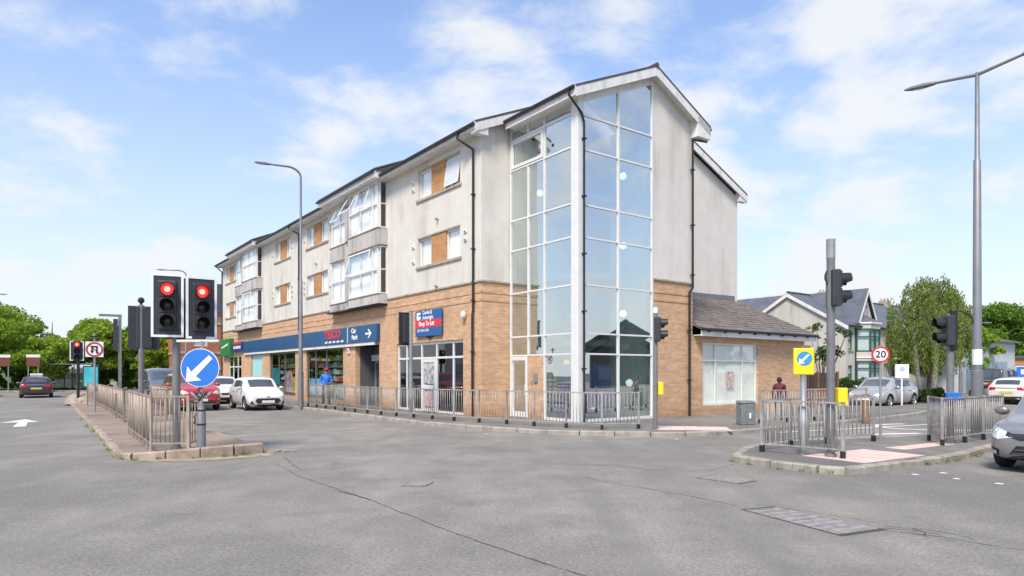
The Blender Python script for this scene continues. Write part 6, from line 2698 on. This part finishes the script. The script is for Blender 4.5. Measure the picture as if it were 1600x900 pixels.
LT_ = [((-46.5, 58.5), 7.9, 4.6, L_LIME, 'tall dark green tree rising at the left edge'), ((-41.8, 59.5), 6.9, 3.3, L_LIME, 'bright lime green tree behind the black taxi'),
       ((-38.0, 60.5), 6.6, 3.0, L_LIME, 'bright lime tree behind the bus shelter'), ((-40.5, 65), 7.0, 3.6, L_LIME, 'mid green tree showing over the lime trees'),
       ((-37.6, 67.5), 6.8, 3.4, L_MID, 'thin topped tree left of the small red signal'), ((-33.6, 62.0), 5.6, 2.7, L_LIME, 'lime tree directly behind the small red signal'),
       ((-36.8, 74), 6.2, 3.4, L_LIME, 'yellowish tree behind the no u turn sign'), ((-50, 66), 8.6, 4.6, L_MID, 'large tree deep in the left corner')]
for k, (p, h, r, m, lab) in enumerate(LT_):
    tree(lab, (p[0], p[1], .05), h, r, h * .16, 15000, .15, m, 30 + k, name='roadside_tree', group='trees on the left verge', trunk=.18)
FT = [((-42, 84), 6.4, 3.2, L_YEL, 'yellow green shrub tree right of the no u turn sign'), ((-38.5, 86), 5.9, 3.0, L_YEL, 'golden tree behind the camera post'),
      ((-49.5, 84), 6.2, 3.4, L_MID, 'low green tree beyond the far end of the island'), ((-36.4, 80), 7.2, 2.9, L_MID, 'green tree behind the grey back of the signal'), ((-32.0, 78), 6.6, 2.7, L_MID, 'green tree showing under the pair of red signals'),
      ((-46, 92), 6.5, 3.4, L_LIME, 'pale green tree at the far bend of the road')]
for k, (p, h, r, m, lab) in enumerate(FT):
    tree(lab, (p[0], p[1], .0), h, r, .9, 8000, .2, m, 60 + k, name='roadside_tree', group='distant trees on the left', trunk=.15)

# weeping birch
def birch(loc, label):
    rnd = random.Random(77)
    t = thing('birch_tree', label, 'tree', loc)
    tr = MB()
    tr.tube([(0, 0, -.05), (.1, 0, 1.5), (.25, 0, 3.5), (.1, 0, 5.2), (0, 0, 6.4)], [.16, .13, .11, .07, .02], 9)
    tr.tube([(-.5, .2, -.05), (-.7, .2, 1.4), (-.9, .2, 3.4), (-1.2, .2, 5.6)], [.12, .10, .08, .02], 8)
    cen, rad = [], []
    strands = []
    for k in range(175):
        a = rnd.uniform(0, 6.28)
        # hang points spread over a dome with a few lobes
        el = rnd.uniform(.05, 1.0)
        lob = 1 + .16 * math.sin(3 * a + 1.0) + rnd.gauss(0, .06)
        rr = 2.25 * lob * math.sqrt(1 - (el * .98) ** 2) * rnd.uniform(.75, 1.0)
        ztop = 2.9 + 3.7 * el + rnd.gauss(0, .2)
        x, y = rr * math.cos(a) - .1, rr * math.sin(a)
        ln = rnd.uniform(.7, 2.2)
        zb = max(1.0 + rnd.uniform(0, .8), ztop - ln)
        n = int((ztop - zb) / .17) + 1
        for j in range(n):
            f = j / max(1, n - 1)
            cen.append((x * (1 + .08 * f) + rnd.gauss(0, .06), y * (1 + .08 * f) + rnd.gauss(0, .06), ztop + (zb - ztop) * f))
            rad.append(.2 * (1.1 - .5 * f))
        strands.append((x, y, ztop))
    for (x, y, z) in strands[:40]:
        z0 = rnd.uniform(2.5, 5)
        tr.tube([(.15, 0, z0), (x * .55, y * .55, (z0 + z) / 2 + .7), (x, y, z)], [.035, .022, .008], 5)
    tr.build('trunk', M_BIRCHB, t, smooth=True)
    inst('crown', leaf_mesh('crown', cen, rad, 28000, .066, 9, L_BIRCH, droop=.2, flat=1.0), t)


birch((22.75, 35.6, .1), 'weeping birch on two pale stems in front of the terrace')
RT = [((48.8, 66), 9.0, 4.2, L_MID, 'broad dark green tree above the pale workshop at the right'), ((53.5, 69), 8.4, 4.0, L_MID, 'dark green tree at the right edge'), ((36.4, 52), 5.6, 2.3, L_LIME, 'light green tree behind the right lamp column'),
      ((31.6, 50), 5.8, 2.4, L_BIRCH, 'olive green tree right of the birch'), ((57, 75), 9.5, 4.5, L_MID, 'tall dark tree deep behind the right edge'), ((44.2, 70), 7.2, 3.2, L_MID, 'dark tree left of the broad one at the right')]
for k, (p, h, r, m, lab) in enumerate(RT):
    tree(lab, (p[0], p[1], .05), h, r, 1.2, 11000, .15, m, 80 + k, name='garden_tree', group='trees beyond the side road', trunk=.16)


def hedge(label, p0, p1, w, h, seed, n=5000, mat=None, size=.06):
    a, b = Vector(p0), Vector(p1)
    rnd = random.Random(seed)
    t = thing('hedge', label, 'hedge', (a.x, a.y, .1))
    cen, rad = [], []
    L = (b - a).length
    for k in range(int(L / .16 * 3)):
        f = rnd.random()
        p = (b - a) * f
        cen.append((p.x + rnd.gauss(0, w * .25), p.y + rnd.gauss(0, w * .25), rnd.uniform(.15, h - .15)))
        rad.append(rnd.uniform(.16, .26))
    inst('foliage', leaf_mesh('foliage', cen, rad, n, size, seed, mat or L_DARK, flat=.9), t)
    s = MB()
    for k in range(6):
        p = (b - a) * ((k + .5) / 6)
        s.tube([(p.x, p.y, 0), (p.x + .03, p.y, h * .8)], [.03, .01], 5)
    s.build('stems', M_BARK, t)


hedge('low clipped hedge under the weeping birch', (20.6, 34.0), (22.9, 35.4), .8, .78, 3)
hedge('hedge between the brick wall and the silver car', (15.6, 32.6), (18.2, 34.6), .7, 1.35, 4)
# climbing shrub against the gable of the house
t = thing('wall_shrub', 'sparse flowering shrub against the grey gable wall', 'shrub', (17.1, 36.3, .1))
rnd = random.Random(4)
cen = [(rnd.gauss(0, .75), rnd.gauss(0, .25), rnd.uniform(2.0, 4.2)) for _ in range(26)]
inst('foliage', leaf_mesh('foliage', cen, [.3] * 26, 1500, .07, 5, L_DARK), t)
b = MB()
for c in cen[:12]:
    b.tube([(0, 0, 0), (c[0] * .3, c[1] * .3, 1.4), c], [.05, .03, .01], 5)
b.build('branches', M_BARK, t)

for k, (p0_, p1_, hh, lab) in enumerate([((-62, 60.5), (-47, 61.5), 2.4, 'undergrowth under the tall tree at the left edge'), ((-47, 62), (-34.5, 64), 2.0, 'undergrowth behind the bus shelter'),
                                         ((-56, 96), (-30, 92), 2.6, 'far bushes closing the end of the left road'), ((40, 66), (62, 72), 2.4, 'bushes behind the garage block at the far right')]):
    hedge(lab, p0_, p1_, 1.6, hh, 40 + k, 9000, L_MID, .2)


def weeds(parent_name, path, seed, n=26):
    rnd = random.Random(seed)
    pts = walk(path, .07)
    cen = [(p.x + rnd.gauss(0, .03), p.y + rnd.gauss(0, .03), rnd.uniform(.005, .05)) for p in rnd.sample(pts, min(n, len(pts)))]
    o = inst('weeds', leaf_mesh('weeds', cen, [.06] * len(cen), n * 22, .018, seed, L_MID, flat=.5), parent_name)
    o['kind'] = 'stuff'


weeds(isle, [(-7.75, 12.8), (-7.2, 12.6), (-6.3, 12.85), (-5.5, 13.15), (-5.1, 13.7)], 3, 9)
weeds(isle, [(-7.7, 12.8), (-11.8, 18.55), (-16.7, 25.3)], 4, 12)
weeds(refuge, [(4.12, 12.45), (4.4, 11.85), (5.15, 10.85), (5.6, 10.75)], 5, 6)
weeds(refuge, [(7.5, 11.95), (8.3, 12.3), (10.0, 13.85)], 6, 7)
# ------------------------------------------------------------------ houses beyond the wing
def roof_pair(mb, x0, x1, y0, y1, ze, zr, ov=.25, th=.08):
    ym = (y0 + y1) / 2
    sl = (zr - ze) / (ym - y0)
    for s in (1, -1):
        ya, yb = (y0 - ov, ym) if s > 0 else (y1 + ov, ym)
        za = ze - sl * ov
        mb.extr([(x0 - ov * .5, ya, za), (x1 + ov * .5, ya, za), (x1 + ov * .5, yb, zr), (x0 - ov * .5, yb, zr)], (0, 0, th))


def win_front(parent, y, x0, x1, z0, z1, fmat, mull=(), trans=()):
    return window_x(parent, y, x0, x1, z0, z1, curtain=M_BLIND, mull=mull, trans=trans, fw=.09, fmat=fmat, gmat=M_GLASSS, fd=.06)


def villa(label, t0, w, wallmat, fmat, gable_end, name='terraced_house', front_gable=True):
    """local x along the street, y into the plot; front at y=0 faces the road"""
    K = Vector((24.3, 48.0))
    p = (K.x + BX.x * t0, K.y + BX.y * t0)
    h = thing(name, label, 'house', (p[0], p[1], 0), BROT, 'terrace beyond the wing')
    D_, ze, zr = 9.0, 5.2, 7.85
    wl = MB()
    up = [(.35, 1.0, 3.35, 4.75)] if gable_end else []
    lo = [(.35, 1.0, .9, 2.2)] if gable_end else [(.5, 1.4, .15, 2.4)]
    wall_x(wl, 0, 0, w, 0, ze, up + lo, .12)
    wl.poly([(0, 0, 0), (0, 0, ze), (0, D_ / 2, zr), (0, D_, ze), (0, D_, 0)])
    wl.poly([(w, 0, 0), (w, D_, 0), (w, D_, ze), (w, D_ / 2, zr), (w, 0, ze)])
    wl.poly([(0, D_, 0), (0, D_, ze), (w, D_, ze), (w, D_, 0)])
    wl.build('wall', wallmat, h)
    for q in up + lo:
        win_front(h, .06, q[0], q[1], q[2], q[3], fmat, trans=((q[2] + q[3]) / 2,))
        s = MB()
        s.box(q[0] - .08, q[1] + .08, -.08, .0, q[2] - .12, q[2] - .003)
        s.build('window_sill', M_STONE, h)
    rf = MB()
    roof_pair(rf, 0, w, 0, D_, ze, zr)
    rf.build('roof', M_SLATE, h)
    rt = MB()
    rt.tube([(-.1, D_ / 2, zr + .1), (w + .1, D_ / 2, zr + .1)], .1, 8)
    rt.build('ridge_tiles', M_TILE, h)
    if gable_end:
        bb = MB()
        sl = (zr - ze) / (D_ / 2)
        for s in (0, 1):
            ya = -.28 if s == 0 else D_ + .28
            za = ze - sl * .28
            bb.extr([(-.16, ya, za + .02), (-.16, D_ / 2, zr + .02), (-.16, D_ / 2, zr - .26), (-.16, ya, za - .26)], (-.04, 0, 0))
        bb.build('barge_board', M_WBOARD, h)
    # canted two storey bay
    bx0, bx1 = (1.6, 4.3) if gable_end else (w - 3.2, w - .6)
    cant, dp = .6, .75
    outl = [(bx0, 0), (bx0 + cant, -dp), (bx1 - cant, -dp), (bx1, 0)]
    bm_ = MB()
    for z0, z1 in ((0, .85), (2.55, 3.2), (4.95, 5.3)):
        bm_.prism(outl, z0, z1)
    bo = bm_.build('bay', wallmat, h)
    for z0, z1 in ((.85, 2.55), (3.2, 4.95)):
        for (a, c) in zip(outl, outl[1:]):
            A, C_ = Vector(a), Vector(c)
            d = (C_ - A).normalized()
            L = (C_ - A).length
            n = Vector((d.y, -d.x))
            fr = MB()
            for (u0, u1, v0, v1) in ((0, L, 0, .12), (0, L, z1 - z0 - .1, z1 - z0), (0, .09, .12, z1 - z0 - .1), (L - .09, L, .12, z1 - z0 - .1)) + (((L / 2 - .06, L / 2 + .06, .12, z1 - z0 - .1),) if L > 1 else ()) + ((.12, L - .12, 1.1, 1.18),):
                q = [A + d * u0, A + d * u1, A + d * u1 - n * .07, A + d * u0 - n * .07]
                fr.prism([(v.x, v.y) for v in q], z0 + v0, z0 + v1)
            fo = fr.build('bay_window', fmat, h)
            g_ = MB()
            q0, q1 = A - n * .04, C_ - n * .04
            g_.poly([(q0.x, q0.y, z0), (q1.x, q1.y, z0), (q1.x, q1.y, z1), (q0.x, q0.y, z1)])
            g_.build('pane', M_GLASSS, fo)
            q0, q1 = A - n * .14, C_ - n * .14
            g_ = MB()
            g_.poly([(q0.x, q0.y, z0), (q1.x, q1.y, z0), (q1.x, q1.y, z1), (q0.x, q0.y, z1)])
            g_.build('curtain', M_BLIND, fo)
    co = MB()
    co.prism([(bx0 - .1, 0), (bx0 + cant - .05, -dp - .1), (bx1 - cant + .05, -dp - .1), (bx1 + .1, 0)], 5.3, 5.42)
    co.prism([(bx0 - .06, 0), (bx0 + cant - .03, -dp - .06), (bx1 - cant + .03, -dp - .06), (bx1 + .06, 0)], 2.75, 2.85)
    co.build('cornice', M_WBOARD, h)
    xm = (bx0 + bx1) / 2
    fg = MB()
    if front_gable:
        fg.poly([(bx0 + .1, 0.0, 5.42), (bx1 - .1, 0.0, 5.42), (xm, 0.0, 7.75)])
        fg.build('front_gable', wallmat, h)
        gr = MB()
        for s in (-1, 1):
            xe = xm + s * 1.55
            gr.extr([(xe, -.25, 5.3), (xm, -.25, 7.95), (xm, 4.4, 7.95), (xe, 2.0, 5.3)], (0, 0, .08))
        gr.build('gable_roof', M_SLATE, h)
        gb = MB()
        for s in (-1, 1):
            xe = xm + s * 1.5
            gb.extr([(xe, -.24, 5.35), (xm, -.24, 7.93), (xm, -.24, 7.65), (xe - s * .2, -.24, 5.35)], (0, -.04, 0))
        gb.build('barge_board', M_WBOARD, h)
        window_x(h, -.02, xm - .3, xm + .3, 5.9, 6.7, curtain=M_BLIND, fw=.06, fmat=fmat, gmat=M_GLASSS, fd=.06)
        lr = MB()
        for q in ([(bx0 - .1, 0, 5.42), (bx0 + cant, -dp - .1, 5.42), (xm, 0, 6.0)], [(bx0 + cant, -dp - .1, 5.42), (bx1 - cant, -dp - .1, 5.42), (xm, 0, 6.0)], [(bx1 - cant, -dp - .1, 5.42), (bx1 + .1, 0, 5.42), (xm, 0, 6.0)]):
            lr.poly(q)
        lr.build('bay_roof', M_SLATE, h)
    ch = MB()
    ch.box(w - .4, w + .2, D_ / 2 - .4, D_ / 2 + .4, zr - .5, zr + .5)
    for k in range(3):
        ch.tube([(w - .1, D_ / 2 - .28 + .28 * k, zr + .5), (w - .1, D_ / 2 - .28 + .28 * k, zr + .72)], .08, 8)
    ch.build('chimney', M_STONE, h)
    pp = MB()
    pp.tube([(bx0 - .25, -.07, .1), (bx0 - .25, -.07, 5.0)], .05, 8)
    pp.build('downpipe', M_BLACKP, h)
    gt_ = MB()
    gt_.tube([(-.1, -.3, ze - .1), (w, -.3, ze - .1)], .055, 8)
    gt_.build('gutter', M_BLACKP, h)
    return h


M_GRNF = simple('dark_green_frame', (.02, .09, .06), .5)
villa('end house with grey gable wall, dark green bay frames and slate roof', 0, 5.4, M_REND2, M_GRNF, True, 'end_terrace_house')
villa('cream house with white bay windows next to the gabled end house', 5.45, 5.4, M_CREAM, M_WPVC, False, front_gable=False)
villa('third house along the terrace half hidden by the birch', 10.9, 5.4, M_CREAM, M_WPVC, False, front_gable=False)
villa('fourth house along the terrace behind the birch', 16.35, 5.4, M_REND2, M_WPVC, False, front_gable=False)
# rear range whose slate slope shows left of the gable
h = thing('rear_range', 'slate roofed rear range showing left of the grey gable', 'building', (24.3, 48.0, 0), BROT)
b = MB()
b.box(.6, 5.4, 9.02, 17, 0, 5.6)
b.build('wall', M_REND2, h)
b = MB()
b.extr([(-.2, 5.2, 5.5), (-.2, 17.2, 5.5), (3.0, 17.2, 8.1), (3.0, 5.2, 8.1)], (0, 0, .09))
b.extr([(6.2, 5.2, 5.5), (6.2, 17.2, 5.5), (3.0, 17.2, 8.1), (3.0, 5.2, 8.1)], (0, 0, .09))
b.build('roof', M_SLATE, h)
b = MB()
b.box(2.92, 3.08, 5.2, 17.2, 8.1, 8.26)
b.build('ridge_flashing', M_WBOARD, h)

# garden wall beside the wing
wp = L2W(13.75, .6)
h = thing('garden_wall', 'low brick garden wall with dark fence panels beside the wing', 'wall', (wp[0], wp[1], .118), BROT)
b = MB()
b.box(0, 3.6, 0, .22, 0, .75)
b.build('brickwork', M_REDBRICK, h)
b = MB()
b.box(-.02, 3.62, -.03, .25, .75, .82)
b.build('coping', M_STONE, h)
for k in range(4):
    b = MB()
    b.box(.0 + k * .9, .86 + k * .9, .09, .13, .83, 1.55)
    b.build('fence_panel', simple('dark_brown_fence', (.07, .04, .028), .8, var=.3), h)
for k in range(5):
    b = MB()
    b.box(-.05 + k * .9, .05 + k * .9, .06, .16, .82, 1.62)
    b.build('fence_post', M_WOOD, h)

# pale workshop and garage wall at the end of the side road
h = thing('workshop', 'pale low workshop with lean-to roof beside the motorcycles', 'building', (33.2, 49.0, 0), BROT)
b = MB()
b.poly([(0, 0, 0), (12, 0, 0), (12, 0, 4.2), (0, 0, 4.2)])
b.poly([(0, 0, 0), (0, 0, 4.2), (0, 6, 5.4), (0, 6, 0)])
b.poly([(12, 0, 0), (12, 6, 0), (12, 6, 5.4), (12, 0, 4.2)])
b.build('wall', simple('pale_grey_wall', (.52, .55, .56), .8, var=.1, sc=1), h)
b = MB()
b.extr([(-.3, -.4, 4.15), (12.3, -.4, 4.15), (12.3, 6.2, 5.5), (-.3, 6.2, 5.5)], (0, 0, .12))
b.build('roof', M_TILEB, h)
for k, x in enumerate((1.2, 4.4, 7.6)):
    b = MB()
    b.box(x, x + 2.4, -.05, 0, .1, 2.6)
    o = b.build('shutter_door', simple('blue_grey_shutter', (.30, .40, .48), .5, var=.1), h)
    q = MB()
    for j in range(12):
        q.box(x + .02, x + 2.38, -.07, -.05, .15 + j * .2, .31 + j * .2)
    q.build('shutter_slats', simple('blue_grey_shutter', (0, 0, 0)), o)['kind'] = 'stuff'
h = thing('garage_block', 'orange brick garage block with flat roof at the far right', 'building', (45.6, 60.5, 0), BROT * .4)
b = MB()
b.box(0, 3.2, 0, 5, 0, 3.0)
b.build('wall', M_ORANGE, h)
b = MB()
b.box(-.15, 12, -.2, 5.2, 3.0, 3.2)
b.build('flat_roof', M_DGREY, h)
b = MB()
b.box(3.2, 11.8, .4, 5, 0, 3.0)
b.build('dark_bay', M_DGREY, h)
t = thing('car_park_sign', 'small blue sign on a post at the far right edge', 'sign', (37.2, 48.0, .1), R(-35))
b = MB()
b.tube([(0, 0, 0), (0, 0, 1.9)], .04, 8)
b.build('post', M_WBOARD, t)
b = MB()
b.box(-.38, .38, -.06, -.03, 1.25, 2.0)
pl = b.build('board', M_BLUE, t)
b = MB()
b.box(-.42, .42, -.03, -.02, 1.2, 2.05)
b.box(-.12, .12, -.065, -.06, 1.45, 1.8)
b.build('white_print', M_WHITE, pl)

# red brick block behind the far end of the shops
p = L2W(-3.0, 47.5)
h = thing('brick_block', 'red brick block with grey upper storey beyond the flats', 'building', (p[0], p[1], 0), BROT)
wl = MB()
hol = [(1 + 2.4 * k, 2.2 + 2.4 * k, z, z + 1.4) for k in range(3) for z in (1.0, 4.0)]
wall_x(wl, 0, 0, 8, 0, 6.6, hol, .15)
wl.poly([(0, 0, 0), (0, 0, 6.6), (0, 14, 6.6), (0, 14, 0)])
wl.build('wall', M_REDBRICK, h)
for q in hol:
    win_front(h, .08, q[0], q[1], q[2], q[3], M_WPVC, trans=(q[2] + .7,))
b = MB()
for z in (3.3, 5.9, 1.9):
    b.box(-.06, 8, -.06, 0, z, z + .22)
    b.box(-.06, 0, 0, 14, z, z + .22)
b.build('stone_band', M_STONE, h)
b = MB()
b.box(.2, 8, .2, 14, 6.6, 9.6)
b.build('upper_storey', M_DGREY, h)
p = L2W(-2.5, 62)
h = thing('pale_house', 'small pale house far down the road behind the signals', 'house', (p[0], p[1], 0), BROT)
b = MB()
wall_x(b, 0, 0, 7, 0, 5.4, [(.8, 1.9, .9, 2.4), (3.0, 4.1, .9, 2.4), (.8, 1.9, 3.4, 4.8), (3.0, 4.1, 3.4, 4.8), (5.2, 6.2, 3.4, 4.8)], .12)
b.poly([(0, 0, 0), (0, 0, 5.4), (0, 4, 7.6), (0, 8, 5.4), (0, 8, 0)])
b.build('wall', M_CREAM, h)
for q in [(.8, 1.9, .9, 2.4), (3.0, 4.1, .9, 2.4), (.8, 1.9, 3.4, 4.8), (3.0, 4.1, 3.4, 4.8), (5.2, 6.2, 3.4, 4.8)]:
    win_front(h, .06, q[0], q[1], q[2], q[3], M_WPVC, trans=((q[2] + q[3]) / 2,))
b = MB()
roof_pair(b, 0, 7, 0, 8, 5.4, 7.6)
b.build('roof', M_SLATE, h)

# houses across the road, out of frame, seen only as reflections in the tower glass
def reflected_house(label, loc, rz, w, ze, zr, mat, rmat):
    h = thing('opposite_house', label, 'house', loc, rz, 'houses across the road')
    wl = MB()
    D_ = 9.0
    hol = [(w / 2 - 1.0, w / 2 + 1.0, 3.8, 5.4), (.7, 2.3, .9, 2.5), (w - 2.3, w - .7, .9, 2.5)]
    wall_x(wl, 0, 0, w, 0, ze, hol, .12)
    wl.poly([(0, 0, ze), (w, 0, ze), (w / 2, 0, zr)])
    wl.poly([(0, 0, 0), (0, 0, ze), (0, D_, ze), (0, D_, 0)])
    wl.poly([(w, 0, 0), (w, D_, 0), (w, D_, ze), (w, 0, ze)])
    wl.build('wall', mat, h)
    for q in hol:
        win_front(h, .06, q[0], q[1], q[2], q[3], M_WPVC, mull=((q[0] + q[1]) / 2,), trans=(q[2] + 1.0,))
    rf = MB()
    for s in (-1, 1):
        xe = w / 2 + s * (w / 2 + .3)
        ze_ = ze - (zr - ze) / (w / 2) * .3
        rf.extr([(xe, -.3, ze_), (w / 2, -.3, zr), (w / 2, D_, zr), (xe, D_, ze_)], (0, 0, .1))
    rf.build('roof', rmat, h)
    bb = MB()
    for s in (-1, 1):
        xe = w / 2 + s * (w / 2 + .25)
        ze_ = ze - (zr - ze) / (w / 2) * .25
        bb.extr([(xe, -.32, ze_), (w / 2, -.32, zr), (w / 2, -.32, zr - .3), (xe, -.32, ze_ - .3)], (0, .04, 0))
    bb.build('barge_board', M_WBOARD, h)


reflected_house('white gabled house across the road mirrored in the tower glass', (-46.0, 35.5, 0), R(-90 + 166), 7.0, 6.2, 9.6, simple('white_wall', (.74, .74, .72), .8), M_SLATE)
reflected_house('grey gabled house across the side road mirrored in the glass', (66, 9.5, 0), R(90 - 8), 10.0, 4.6, 7.6, M_REND2, M_SLATE)
tree('tree across the side road mirrored dark in the glass', (44, 24, 0), 8.0, 3.6, 1.5, 7000, .2, L_DARK, 99, name='garden_tree')
